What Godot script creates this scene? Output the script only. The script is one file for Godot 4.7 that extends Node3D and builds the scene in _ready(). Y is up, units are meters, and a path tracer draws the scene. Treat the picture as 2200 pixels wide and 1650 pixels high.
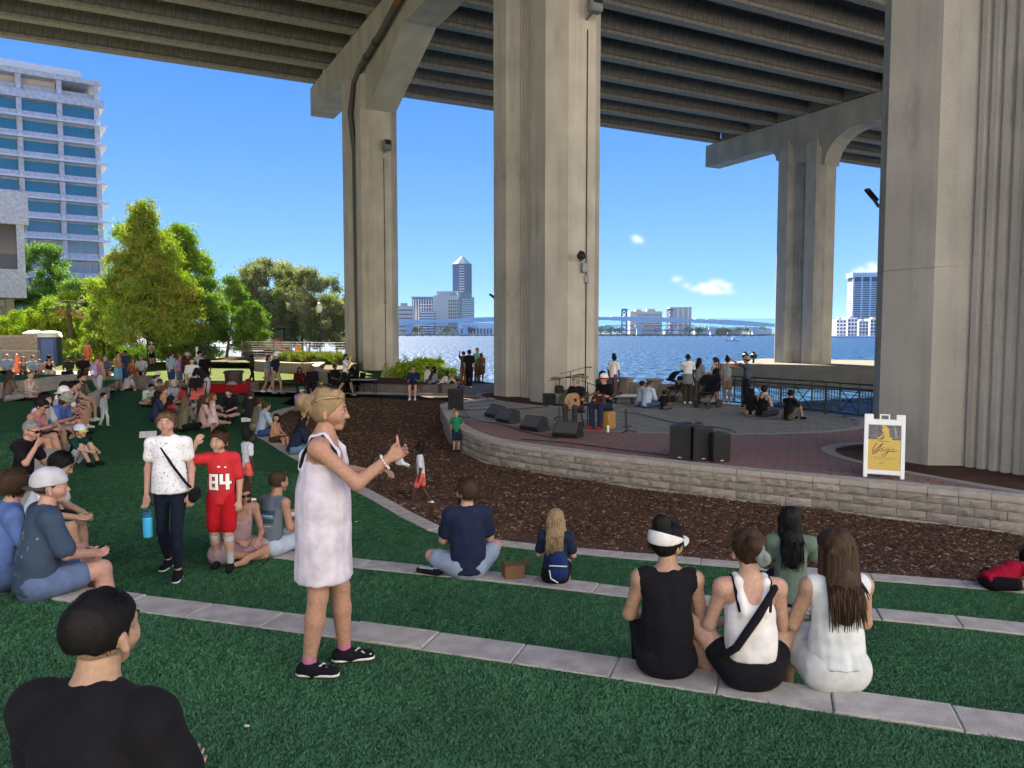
extends Node3D
# A park under a road bridge by a river: the camera, sky and sun first, then the bridge and the ground, then things and people.

const U := Vector3(0.887, 0, -0.4617)      # along the bridge
const V := Vector3(-0.4617, 0, -0.887)     # along its bents, away from the river bank's steps
const C0 := Vector3(1.26, 0, -30.4)       # middle of the centre pier
const SEAT := 0.38                         # height of one lawn step
const STAGE := -0.55
const WATER := -2.6

var mats := {}
var tex := {}
var taken := {}
var rng := RandomNumberGenerator.new()


class MB:
	# collects faces of one mesh
	var v := PackedVector3Array()
	var n := PackedVector3Array()
	var uv := PackedVector2Array()
	var c := PackedColorArray()
	var col := Color(1, 1, 1)
	var tinted := false
	func tri(a: Vector3, b: Vector3, d: Vector3) -> void:
		var m := (d - a).cross(b - a).normalized()
		v.append_array([a, b, d]); n.append_array([m, m, m])
		uv.append_array([Vector2(a.x, a.z), Vector2(b.x, b.z), Vector2(d.x, d.z)])
		c.append_array([col, col, col])
	func quad(a: Vector3, b: Vector3, d: Vector3, e: Vector3) -> void:
		tri(a, b, d); tri(a, d, e)
	func tri_n(a: Vector3, b: Vector3, d: Vector3, na: Vector3, nb: Vector3, nd: Vector3) -> void:
		if (d - a).cross(b - a).dot(na + nb + nd) < 0.0:
			var t := b; b = d; d = t
			t = nb; nb = nd; nd = t
		v.append_array([a, b, d]); n.append_array([na, nb, nd])
		uv.append_array([Vector2(a.x, a.z), Vector2(b.x, b.z), Vector2(d.x, d.z)])
		c.append_array([col, col, col])
	func quad_uv(a: Vector3, b: Vector3, d: Vector3, e: Vector3) -> void:
		# a is the upper left corner, then clockwise as seen from the front
		quad(a, b, d, e)
		var k := uv.size() - 6
		var t := [Vector2(0, 0), Vector2(1, 0), Vector2(1, 1), Vector2(0, 0), Vector2(1, 1), Vector2(0, 1)]
		for i in 6: uv[k + i] = t[i]
	func box(at: Vector3, s: Vector3, bas := Basis(), bev := 0.0) -> void:
		var h := s / 2.0
		if bev <= 0.0:
			var p := []
			for i in 8:
				p.append(at + bas * Vector3(h.x if i & 1 else -h.x, h.y if i & 2 else -h.y, h.z if i & 4 else -h.z))
			quad(p[4], p[6], p[7], p[5]); quad(p[1], p[3], p[2], p[0]); quad(p[2], p[3], p[7], p[6])
			quad(p[0], p[4], p[5], p[1]); quad(p[5], p[7], p[3], p[1]); quad(p[0], p[2], p[6], p[4])
			return
		var i3 := [h - Vector3(bev, bev, 0), h - Vector3(0, bev, bev), h - Vector3(bev, 0, bev)]
		# six faces, twelve chamfers, eight corners, built as the hull of three slabs
		for ax in 3:
			for sg: float in [-1.0, 1.0]:
				var a1 := (ax + 1) % 3
				var a2 := (ax + 2) % 3
				var q := []
				for t in [[-1, -1], [1, -1], [1, 1], [-1, 1]]:
					var w := Vector3.ZERO
					w[ax] = sg * h[ax]; w[a1] = t[0] * (h[a1] - bev); w[a2] = t[1] * (h[a2] - bev)
					q.append(at + bas * w)
				if sg > 0: quad(q[0], q[3], q[2], q[1])
				else: quad(q[0], q[1], q[2], q[3])
		for ax in 3:
			var a1 := (ax + 1) % 3
			var a2 := (ax + 2) % 3
			for s1: float in [-1.0, 1.0]:
				for s2: float in [-1.0, 1.0]:
					var q := []
					for e: float in [-1.0, 1.0]:
						for k in 2:
							var w := Vector3.ZERO
							w[ax] = e * (h[ax] - bev)
							w[a1] = s1 * (h[a1] - (bev if k == 1 else 0.0))
							w[a2] = s2 * (h[a2] - (0.0 if k == 1 else bev))
							q.append(at + bas * w)
					if s1 * s2 > 0: quad(q[0], q[2], q[3], q[1])
					else: quad(q[0], q[1], q[3], q[2])
		for i in 8:
			var sg := Vector3(1 if i & 1 else -1, 1 if i & 2 else -1, 1 if i & 4 else -1)
			var a := at + bas * (sg * (h - Vector3(0, bev, bev)))
			var b := at + bas * (sg * (h - Vector3(bev, 0, bev)))
			var d := at + bas * (sg * (h - Vector3(bev, bev, 0)))
			if sg.x * sg.y * sg.z > 0: tri(a, d, b)
			else: tri(a, b, d)
		i3.clear()
	func prism(poly: PackedVector3Array, up: Vector3, caps := true) -> void:
		# poly lies in a plane, wound counter-clockwise as seen from the tip of up
		var m := poly.size()
		for i in m:
			var a := poly[i]
			var b := poly[(i + 1) % m]
			quad(a, a + up, b + up, b)
		if not caps: return
		var e0 := (poly[1] - poly[0]).normalized()
		var nn := up.normalized()
		var e1 := nn.cross(e0)
		var flat := PackedVector2Array()
		for p in poly: flat.append(Vector2((p - poly[0]).dot(e0), (p - poly[0]).dot(e1)))
		var t := Geometry2D.triangulate_polygon(flat)
		for i in range(0, t.size(), 3):
			var a := poly[t[i]]
			var b := poly[t[i + 1]]
			var d := poly[t[i + 2]]
			tri_n(a + up, b + up, d + up, nn, nn, nn)
			tri_n(a, b, d, -nn, -nn, -nn)
	func tube(pts: Array, rads: Array, sides := 8, cap := true) -> void:
		var rings := []
		var side := Vector3.UP
		for i in pts.size():
			var dir: Vector3 = ((pts[mini(i + 1, pts.size() - 1)] as Vector3) - (pts[maxi(i - 1, 0)] as Vector3)).normalized()
			if i == 0: side = dir.cross(Vector3.UP if absf(dir.y) < 0.9 else Vector3.RIGHT).normalized()
			side = (side - dir * side.dot(dir)).normalized()
			var other := dir.cross(side)
			var ring := []
			for k in sides:
				var g := TAU * k / sides
				ring.append([pts[i] + (side * cos(g) + other * sin(g)) * rads[mini(i, rads.size() - 1)], side * cos(g) + other * sin(g)])
			rings.append(ring)
		for i in pts.size() - 1:
			for k in sides:
				var a: Array = rings[i][k]
				var b: Array = rings[i][(k + 1) % sides]
				var d: Array = rings[i + 1][(k + 1) % sides]
				var e: Array = rings[i + 1][k]
				tri_n(a[0], b[0], d[0], a[1], b[1], d[1]); tri_n(a[0], d[0], e[0], a[1], d[1], e[1])
		if cap:
			for w: int in [0, pts.size() - 1]:
				var nn: Vector3 = (pts[w] - pts[1 if w == 0 else w - 1]).normalized()
				for k in range(1, sides - 1):
					tri_n(rings[w][0][0], rings[w][k][0], rings[w][k + 1][0], nn, nn, nn)
	func lathe(at: Vector3, prof: Array, sides := 16, bas := Basis()) -> void:
		# prof: [radius, height] pairs from bottom to top
		for i in prof.size() - 1:
			var r0: float = prof[i][0]
			var r1: float = prof[i + 1][0]
			var y0: float = prof[i][1]
			var y1: float = prof[i + 1][1]
			var sl := Vector2(y1 - y0, r0 - r1).normalized()
			for k in sides:
				var g0 := TAU * k / sides
				var g1 := TAU * (k + 1) / sides
				var d0 := Vector3(cos(g0), 0, sin(g0))
				var d1 := Vector3(cos(g1), 0, sin(g1))
				var n0 := bas * (d0 * sl.x + Vector3.UP * sl.y)
				var n1 := bas * (d1 * sl.x + Vector3.UP * sl.y)
				var a := at + bas * (d0 * r0 + Vector3.UP * y0)
				var b := at + bas * (d1 * r0 + Vector3.UP * y0)
				var d := at + bas * (d1 * r1 + Vector3.UP * y1)
				var e := at + bas * (d0 * r1 + Vector3.UP * y1)
				if r0 > 0.0: tri_n(a, b, d, n0, n1, n1)
				if r1 > 0.0: tri_n(a, d, e, n0, n1, n0)
	func mesh() -> ArrayMesh:
		var m := ArrayMesh.new()
		if v.is_empty(): return m
		var ar := []
		ar.resize(Mesh.ARRAY_MAX)
		ar[Mesh.ARRAY_VERTEX] = v; ar[Mesh.ARRAY_NORMAL] = n; ar[Mesh.ARRAY_TEX_UV] = uv
		if tinted: ar[Mesh.ARRAY_COLOR] = c
		m.add_surface_from_arrays(Mesh.PRIMITIVE_TRIANGLES, ar)
		return m


func numbered(called: String) -> String:
	if not taken.has(called):
		taken[called] = 0
		return called
	taken[called] += 1
	return "%s_%03d" % [called, taken[called]]


func thing(called: String, label: String, category: String, at := Vector3.ZERO, turn := 0.0, group := "") -> Node3D:
	var o := Node3D.new()
	o.name = numbered(called)
	add_child(o)
	o.position = at
	o.rotation.y = turn
	return tag(o, label, category, group)


func tag(o: Node3D, label: String, category: String, group := "") -> Node3D:
	o.set_meta("label", label); o.set_meta("category", category)
	if group: o.set_meta("group", group)
	return o


func put(called: String, what: Variant, m: Material, parent: Node = self) -> MeshInstance3D:
	var o := MeshInstance3D.new()
	o.name = numbered(called) if parent == self else called
	o.mesh = what.mesh() if what is MB else what
	o.material_override = m
	parent.add_child(o, true)
	return o


func ground(called: String, what: Variant, m: Material) -> MeshInstance3D:
	var o := put(called, what, m)
	o.set_meta("kind", "structure")
	return o


func stuff(o: Node3D) -> Node3D:
	o.set_meta("kind", "stuff")
	return o


func scatter(called: String, shape: Mesh, m: Material, places: Array, colors: Array, parent: Node = self) -> MultiMeshInstance3D:
	var mm := MultiMesh.new()
	mm.transform_format = MultiMesh.TRANSFORM_3D
	mm.use_colors = colors.size() > 0
	mm.mesh = shape
	mm.instance_count = places.size()
	for i in places.size():
		mm.set_instance_transform(i, places[i])
		if mm.use_colors: mm.set_instance_color(i, colors[i])
	var o := MultiMeshInstance3D.new()
	o.name = numbered(called) if parent == self else called
	o.multimesh = mm
	o.material_override = m
	parent.add_child(o, true)
	return o


func lin(r: float, g: float, b: float) -> Color:
	return Color(r, g, b).linear_to_srgb()


func noise_tex(called: String, freq: float, lo: float, hi: float, size := 512, bump := 0.0, kind := FastNoiseLite.TYPE_SIMPLEX_SMOOTH, oct := 4) -> NoiseTexture2D:
	if tex.has(called): return tex[called]
	var f := FastNoiseLite.new()
	f.noise_type = kind
	f.frequency = freq
	f.fractal_octaves = oct
	f.seed = called.hash() % 1000
	var t := NoiseTexture2D.new()
	t.width = size; t.height = size
	t.seamless = true
	t.noise = f
	if bump > 0.0:
		t.as_normal_map = true
		t.bump_strength = bump
	else:
		var g := Gradient.new()
		g.set_color(0, Color(lo, lo, lo)); g.set_color(1, Color(hi, hi, hi))
		t.color_ramp = g
	tex[called] = t
	return t


func mat(key: String, color: Color, rough := 0.8, grain := "", scale := 1.0, bump := "", bscale := 1.0, metal := 0.0) -> StandardMaterial3D:
	if mats.has(key): return mats[key]
	var m := StandardMaterial3D.new()
	m.resource_name = key
	m.albedo_color = color
	m.roughness = rough
	m.metallic = metal
	if rough >= 0.85: m.metallic_specular = 0.15
	m.uv1_triplanar = true
	m.uv1_world_triplanar = false
	m.uv1_scale = Vector3.ONE * scale
	if grain: m.albedo_texture = tex[grain]
	if bump:
		m.normal_enabled = true
		m.normal_texture = tex[bump]
		m.normal_scale = bscale
	mats[key] = m
	return m


func detail(m: StandardMaterial3D, grain: String, scale: Vector3) -> void:
	m.detail_enabled = true
	m.detail_blend_mode = BaseMaterial3D.BLEND_MODE_MUL
	m.detail_albedo = tex[grain]
	m.detail_uv_layer = BaseMaterial3D.DETAIL_UV_2
	m.uv2_triplanar = true
	m.uv2_scale = scale


func look(at: Vector3, up := Vector3.UP) -> Basis:
	return Basis.looking_at(at, up)


func spline(pts: Array, step: float) -> PackedVector3Array:
	# a smooth line through the points, cut into pieces of about one step
	var c := Curve3D.new()
	for i in pts.size():
		var a: Vector3 = pts[maxi(i - 1, 0)]
		var b: Vector3 = pts[mini(i + 1, pts.size() - 1)]
		var t := (b - a) / 6.0
		if i > 0: t = t.limit_length((pts[i] as Vector3).distance_to(pts[i - 1]) * 0.4)
		c.add_point(pts[i], -t, t)
	c.bake_interval = 0.05
	var n := maxi(1, roundi(c.get_baked_length() / step))
	var out := PackedVector3Array()
	for i in n + 1: out.append(c.sample_baked(c.get_baked_length() * i / n))
	return out


func _ready() -> void:
	rng.seed = 7
	# camera
	var cam := Camera3D.new()
	cam.name = "camera"
	cam.position = Vector3(0, 2.05, 0)
	cam.rotation.x = -atan(110.0 / 1650.0)
	cam.fov = 53.13
	cam.near = 0.1
	cam.far = 9000.0
	cam.current = true
	add_child(cam)
	# sky, air and exposure
	var env := Environment.new()
	env.background_mode = Environment.BG_SKY
	var sky := Sky.new()
	var sm := PanoramaSkyMaterial.new()
	sm.panorama = sky_picture()
	sky.sky_material = sm
	env.sky = sky
	env.background_energy_multiplier = 0.187
	env.tonemap_mode = Environment.TONE_MAPPER_LINEAR
	env.tonemap_exposure = 6.3
	env.fog_enabled = true
	env.fog_density = 0.00003
	env.fog_light_color = Color(0.8, 0.9, 1.0)
	env.sdfgi_enabled = true
	env.ssao_enabled = true
	env.ssil_enabled = true
	var we := WorldEnvironment.new()
	we.name = "world"
	we.environment = env
	add_child(we)
	# the sun stands beyond the far edge of the bridge, about 45 degrees high
	var sun := DirectionalLight3D.new()
	sun.name = "sun"
	sun.light_energy = 1.6
	sun.light_color = Color(1.0, 0.95, 0.86)
	sun.light_angular_distance = 0.5
	sun.shadow_enabled = true
	add_child(sun)
	sun.look_at_from_position(Vector3.ZERO, -(V + U * 0.1 + Vector3.UP * 1.0))

	textures()
	print("bridge"); bridge()
	print("ground"); grounds()
	print("stage"); stage()
	print("site"); site()
	print("trees"); trees()
	print("city"); city()
	print("people"); people()
	print("things"); things()
	print("done ", Time.get_ticks_msec())


func sky_picture() -> ImageTexture:
	var w := 1536
	var h := 768
	var im := Image.create_empty(w, h, false, Image.FORMAT_RGBF)
	var f := FastNoiseLite.new()
	f.seed = 3
	f.fractal_octaves = 5
	f.frequency = 1.0
	# fair weather clouds low over the far bank: direction, half width, half height in degrees
	var clouds := [[14.4, 3.15, 1.9, 0.62], [12.2, 3.85, 0.35, 0.18], [9.05, 6.75, 0.55, 0.2], [25.2, 4.0, 1.35, 0.7], [31.0, 5.2, 2.2, 0.8], [-34.0, 5.6, 1.8, 0.6], [74.0, 6.0, 3.0, 1.0], [140.0, 7.0, 4.0, 1.2], [-120.0, 6.0, 3.4, 1.1]]
	for y in h:
		var el := 90.0 - 180.0 * (y + 0.5) / h
		var t := pow(1.0 - clampf(sin(deg_to_rad(maxf(el, 0.0))), 0.0, 1.0), 5.0)
		var base := Color(0.042, 0.225, 0.93).lerp(Color(0.36, 0.75, 1.06), t)
		if el < 0.0: base = Color(0.36, 0.42, 0.44)
		for x in w:
			var c := base
			if el > 0.5 and el < 9.5:
				var az := wrapf(360.0 * (x + 0.5) / w, -180.0, 180.0)
				for k in clouds:
					var dx: float = (az - k[0]) / k[2]
					var dy: float = (el - k[1]) / k[3]
					var d := dx * dx + dy * dy * (2.2 if dy < 0.0 else 0.8)
					if d < 2.5:
						var a := smoothstep(0.15, -0.55, d - 0.75 + 1.5 * f.get_noise_3d(az * 1.1, el * 2.4, 4.0))
						c = c.lerp(Color(0.98, 1.02, 1.06), a * 0.95)
			im.set_pixel(x, y, c)
	return ImageTexture.create_from_image(im)


func stain_picture() -> ImageTexture:
	# weathered concrete: cloudy tone, drip marks, darker blots and pin holes
	var im := Image.create_empty(512, 512, false, Image.FORMAT_RGB8)
	var f := FastNoiseLite.new()
	f.seed = 21
	f.frequency = 0.012
	f.fractal_octaves = 4
	for y in 512:
		var wy := absf(y - 256.0)
		for x in 512:
			var wx := absf(x - 256.0)
			var v := 0.93 + 0.09 * f.get_noise_2d(wx, wy)
			v -= 0.05 * smoothstep(0.1, 0.5, f.get_noise_2d(wx * 3.0 + 900.0, wy * 0.25))
			v -= 0.14 * smoothstep(0.25, 0.6, f.get_noise_2d(wx * 0.8 + 300.0, wy * 0.5 + 700.0)) * (0.6 + 0.8 * f.get_noise_2d(wx * 4.0, wy * 4.0))
			if f.get_noise_2d(wx * 37.0, wy * 37.0) > 0.62: v -= 0.12
			im.set_pixel(x, y, Color(v, v * 0.995, v * 0.985))
	return ImageTexture.create_from_image(im)


func textures() -> void:
	noise_tex("ripple", 0.03, 0.3, 1.0, 1024, 0.0, FastNoiseLite.TYPE_SIMPLEX_SMOOTH, 5)
	noise_tex("grain", 0.05, 0.8, 1.0)
	noise_tex("blotch", 0.008, 0.82, 1.0)
	noise_tex("streak", 0.02, 0.6, 1.0, 512, 0.0, FastNoiseLite.TYPE_PERLIN)
	noise_tex("soft", 0.015, 0.8, 1.0)
	noise_tex("speck", 0.25, 0.65, 1.0, 512)
	noise_tex("rough_bump", 0.06, 0, 0, 512, 6.0)
	noise_tex("fine_bump", 0.25, 0, 0, 512, 4.0)
	noise_tex("cloth_bump", 0.02, 0, 0, 512, 5.0)
	noise_tex("wave_bump", 0.02, 0, 0, 1024, 8.0)
	noise_tex("rock_bump", 0.03, 0, 0, 512, 14.0, FastNoiseLite.TYPE_PERLIN, 5)
	tex["stain"] = stain_picture()
	var m := mat("concrete", lin(0.5, 0.48, 0.44), 0.85, "grain", 0.9, "fine_bump", 0.35)
	m.uv1_world_triplanar = true
	detail(m, "blotch", Vector3(0.11, 0.05, 0.11))
	m.uv2_world_triplanar = true
	m = mat("pier_concrete", lin(0.51, 0.495, 0.455), 0.85, "grain", 1.3, "fine_bump", 0.35)
	m.uv1_world_triplanar = true
	detail(m, "stain", Vector3(0.16, 0.08, 0.16))
	m.uv2_world_triplanar = true
	m = mat("girder_concrete", lin(0.5, 0.48, 0.44), 0.9, "grain", 0.6, "fine_bump", 0.35)
	m.uv1_world_triplanar = true
	detail(m, "streak", Vector3(0.9, 0.12, 0.9))
	m.uv2_world_triplanar = true
	m = mat("kerb_stone", lin(0.54, 0.51, 0.465), 0.8, "grain", 3.0, "rough_bump", 0.7)
	detail(m, "blotch", Vector3(1.1, 1.1, 1.1))
	m = mat("pale_concrete", lin(0.5, 0.5, 0.48), 0.85, "grain", 2.0, "fine_bump", 0.5)
	m = mat("turf", lin(0.06, 0.2, 0.08), 0.9, "speck", 9.0, "fine_bump", 1.5)
	m.uv1_world_triplanar = true
	detail(m, "soft", Vector3(0.35, 0.35, 0.35))
	m.uv2_world_triplanar = true
	m = mat("mulch", lin(0.16, 0.1, 0.075), 0.95, "speck", 3.5, "rough_bump", 2.0)
	m.uv1_world_triplanar = true
	detail(m, "blotch", Vector3(0.4, 0.4, 0.4))
	m.uv2_world_triplanar = true
	m = mat("grass", lin(0.09, 0.135, 0.01), 0.9, "speck", 2.0, "rough_bump", 1.5)
	m.uv1_world_triplanar = true
	detail(m, "blotch", Vector3(0.13, 0.13, 0.13))
	m.uv2_world_triplanar = true
	m = mat("paving", lin(0.42, 0.4, 0.36), 0.85, "grain", 0.8, "fine_bump", 0.5)
	m.uv1_world_triplanar = true
	m = mat("soil", lin(0.12, 0.09, 0.06), 0.95, "grain", 0.5, "rough_bump", 1.0)
	m.uv1_world_triplanar = true
	m = mat("river_water", lin(0.03, 0.1, 0.23), 0.4, "ripple", 1.0, "wave_bump", 0.9)
	m.uv1_world_triplanar = true
	m.uv1_scale = Vector3(0.03, 0.02, 0.006)
	m.metallic_specular = 0.12
	mat("dark_metal", lin(0.02, 0.02, 0.022), 0.45, "", 1.0, "", 1.0, 0.6)
	mat("grey_metal", lin(0.22, 0.23, 0.24), 0.5, "grain", 3.0, "", 1.0, 0.3)
	mat("black_plastic", lin(0.012, 0.012, 0.014), 0.55, "grain", 6.0, "fine_bump", 0.4)


func at_bridge(k: float, s: float, y: float) -> Vector3:
	return C0 + V * k + U * s + Vector3.UP * y


const CAP_TOP := 20.95
const SPAN := 39.8


func pier(root: Node3D, k0: float, s0: float, foot: float, cap_bottom: float) -> void:
	# plan of the pier in (along the bent, along the bridge), near end first
	var cm: Material = mats.pier_concrete
	var half := 1.17
	var plan := [[-3.0 + 0.6 - 0.1, -half], [-1.0, -half], [-0.55, -half + 0.45], [0.55, -half + 0.45], [1.0, -half], [2.1, -half], [2.7, -half + 0.6], [2.7, half - 0.6], [2.1, half], [1.0, half], [0.55, half - 0.45], [-0.55, half - 0.45], [-1.0, half], [-2.1, half], [-2.7, half - 0.6], [-2.7, -half + 0.6]]
	plan[0] = [-2.1, -half]
	var shell := func(inset: float, y: float) -> PackedVector3Array:
		var out := PackedVector3Array()
		for p in plan:
			out.append(at_bridge(k0 + p[0] * (1.0 - inset * 0.4), s0 + p[1] * (1.0 - inset), y))
		return out
	for part in [[foot, 3.29, 0.0], [3.29, 3.31, 0.014], [3.31, cap_bottom + 0.02, 0.0]]:
		var mb := MB.new()
		var poly: PackedVector3Array = shell.call(part[2], part[0])
		if signed_area(poly) < 0: poly.reverse()
		mb.prism(poly, Vector3.UP * (part[1] - part[0]))
		put("pier_joint" if part[2] > 0.0 else "pier_shaft", mb, cm, root)
	# pilaster heads run up past the underside of the cap and end in a slope
	for sd: float in [-1.0, 1.0]:
		for e in [[-2.1, -1.0], [1.0, 2.1]]:
			var mb := MB.new()
			var y0 := cap_bottom + 0.02
			var out: float = half
			var inn := 0.86
			var a := [[e[0], out], [e[1], out], [e[1] + (0.0 if e[1] > 0 else 0.3), inn], [e[0] - (0.0 if e[0] < 0 else 0.3), inn]]
			var lowr := PackedVector3Array()
			for p in a: lowr.append(at_bridge(k0 + p[0], s0 + sd * p[1], y0))
			if signed_area(lowr) < 0: lowr.reverse()
			mb.prism(lowr, Vector3.UP * 0.5)
			var mid: float = (e[0] + e[1]) / 2.0
			var tips := [at_bridge(k0 + mid - 0.2, s0 + sd * 0.88, y0 + 1.5), at_bridge(k0 + mid + 0.2, s0 + sd * 0.88, y0 + 1.5)]
			var t := [at_bridge(k0 + e[0], s0 + sd * out, y0 + 0.5), at_bridge(k0 + e[1], s0 + sd * out, y0 + 0.5)]
			var w := [at_bridge(k0 + a[3][0], s0 + sd * inn, y0 + 0.5), at_bridge(k0 + a[2][0], s0 + sd * inn, y0 + 0.5)]
			mb.quad(t[0], tips[0], tips[1], t[1]) if sd < 0 else mb.quad(t[1], tips[1], tips[0], t[0])
			mb.tri(w[0], tips[0], t[0]) if sd < 0 else mb.tri(t[0], tips[0], w[0])
			mb.tri(t[1], tips[1], w[1]) if sd < 0 else mb.tri(w[1], tips[1], t[1])
			put("pilaster_head", mb, cm, root)
	# upright ribs cast into the recesses
	for sd: float in [-1.0, 1.0]:
		for i in 5:
			var mb := MB.new()
			var c := -0.44 + 0.22 * i
			var poly := PackedVector3Array()
			for p in [[-0.085, -0.02], [-0.05, 0.085], [0.05, 0.085], [0.085, -0.02]]:
				poly.append(at_bridge(k0 + c + p[0], s0 + sd * (half - 0.45 + p[1]), foot))
			if signed_area(poly) < 0: poly.reverse()
			mb.prism(poly, Vector3.UP * (cap_bottom - foot + 0.4))
			put("rib", mb, cm, root)


func signed_area(p: PackedVector3Array) -> float:
	# positive when counter-clockwise seen from above
	var s := 0.0
	for i in p.size():
		var a := p[i]
		var b := p[(i + 1) % p.size()]
		s += a.z * b.x - a.x * b.z
	return s


func bent(root: Node3D, s0: float, piers: Array, k_lo: float, k_hi: float, deep: float, foot: float, straight := false) -> void:
	# the cap beam: outline in the plane of the bent, with arches between the piers
	var low := CAP_TOP - 2.1
	var outline := []
	outline.append([k_lo, CAP_TOP]); outline.append([k_lo, low])
	var order := piers.duplicate()
	order.sort()
	for i in order.size():
		var k: float = order[i]
		var before: float = 1.6 if i == 0 else 3.4
		var after: float = 1.6 if i == order.size() - 1 else 3.4
		var d0: float = low if i == 0 else low - deep
		var d1: float = low if i == order.size() - 1 else low - deep
		if straight:
			# plain sloping brackets
			if i > 0: outline.append([k - 9.5, d0]); outline.append([k - 2.7, d0 - 2.8])
			else: outline.append([k - 2.9, d0]); outline.append([k - 2.7, d0 - 2.0])
			if i < order.size() - 1: outline.append([k + 2.7, d1 - 2.8]); outline.append([k + 6.5, d1])
			else: outline.append([k + 2.7, d1 - 2.0]); outline.append([k + 2.9, d1])
			continue
		for j in 8:
			var g := PI / 2 * j / 7.0
			outline.append([k - 2.7 - before * (1.0 - sin(g)), d0 - before * 0.75 * (1.0 - cos(g))])
		for j in 8:
			var g := PI / 2 * (7 - j) / 7.0
			outline.append([k + 2.7 + after * (1.0 - sin(g)), d1 - after * 0.75 * (1.0 - cos(g))])
	outline.append([k_hi, low]); outline.append([k_hi, CAP_TOP])
	var poly := PackedVector3Array()
	for p in outline: poly.append(at_bridge(p[0], s0 - 0.9, p[1]))
	poly.reverse()
	var mb := MB.new()
	mb.prism(poly, U * 1.8)
	put("cap_beam", mb, mats.concrete, root)
	for i in order.size():
		pier(root, order[i], s0, foot, low - (deep if i > 0 and i < order.size() - 1 else 0.4) - 0.6)


func bridge() -> void:
	var root := thing("road_bridge", "concrete road bridge overhead on fluted piers with dark parallel girders", "bridge")
	# spans of girders on the bents
	var girder := MB.new()
	var prof := [[-0.33, 0.0], [0.33, 0.0], [0.33, 0.2], [0.12, 0.42], [0.1, 1.5], [0.5, 1.68], [0.5, 1.82], [-0.5, 1.82], [-0.5, 1.68], [-0.1, 1.5], [-0.12, 0.42], [-0.33, 0.2]]
	var poly := PackedVector3Array()
	for p in prof: poly.append(Vector3(0, p[1], p[0]))
	girder.prism(poly, Vector3.RIGHT * (SPAN - 0.5))
	var gm := girder.mesh()
	for span in range(-2, 3):
		for i in 16:
			var k := 33.6 - 3.62 * i
			var g := put("girder", gm, mats.girder_concrete, root)
			g.transform = Transform3D(Basis(U, Vector3.UP, -V), at_bridge(k, span * SPAN + 0.25, CAP_TOP + 0.06))
	for i in range(-1, 3):
		for j in 15:
			var mb := MB.new()
			mb.box(Vector3.ZERO, Vector3(0.36, 1.3, 3.4))
			var d := put("end_diaphragm", mb, mats.concrete, root)
			d.transform = Transform3D(Basis(U, Vector3.UP, -V), at_bridge(33.6 - 3.62 * j - 1.81, i * SPAN, CAP_TOP + 1.0))
	var slab := MB.new()
	slab.box(at_bridge(6.6, 20.0, CAP_TOP + 2.02), Vector3(300, 0.24, 59.2), Basis(U, Vector3.UP, -V))
	put("deck_slab", slab, mats.girder_concrete, root)
	for e: float in [-22.85, 36.05]:
		var mb := MB.new()
		mb.box(at_bridge(e, 20.0, CAP_TOP + 2.6), Vector3(300, 0.95, 0.3), Basis(U, Vector3.UP, -V))
		put("parapet", mb, mats.concrete, root)
	bent(root, 0.0, [-18.0, 0.0, 22.8], -22.4, 34.9, 0.4, -1.5, true)
	bent(root, SPAN, [-18.0, 0.0, 22.8], -22.4, 34.9, 0.0, -0.65)
	bent(root, -SPAN, [-18.0, 0.0, 22.8], -22.4, 34.9, 0.9, -1.5)
	bent(root, 2 * SPAN, [-18.0, 0.0, 22.8], -22.4, 34.9, 0.0, -0.65)


# kerb lines of the lawn steps, from the far left round to the right (points on the step that each one edges)
var lawns := []
var kerb_a: PackedVector3Array
var kerb_b: PackedVector3Array
var kerb_c: PackedVector3Array
var kerb_z: PackedVector3Array
var wall_line: PackedVector3Array
var path_line: PackedVector3Array


func offset_line(p: PackedVector3Array, d: float) -> PackedVector3Array:
	var out := PackedVector3Array()
	for i in p.size():
		var t := (p[mini(i + 1, p.size() - 1)] - p[maxi(i - 1, 0)]).normalized()
		out.append(p[i] + Vector3(-t.z, 0, t.x) * d)
	return out


func flat_sheet(called: String, pts: Array, y: float, m: Material) -> MeshInstance3D:
	var mb := MB.new()
	var flat := PackedVector2Array()
	for p in pts: flat.append(Vector2(p.x, p.z))
	var t := Geometry2D.triangulate_polygon(flat)
	for i in range(0, t.size(), 3):
		var q := []
		for j in 3: q.append(Vector3(flat[t[i + j]].x, y, flat[t[i + j]].y))
		mb.tri_n(q[0], q[1], q[2], Vector3.UP, Vector3.UP, Vector3.UP)
	return ground(called, mb, m)


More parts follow.
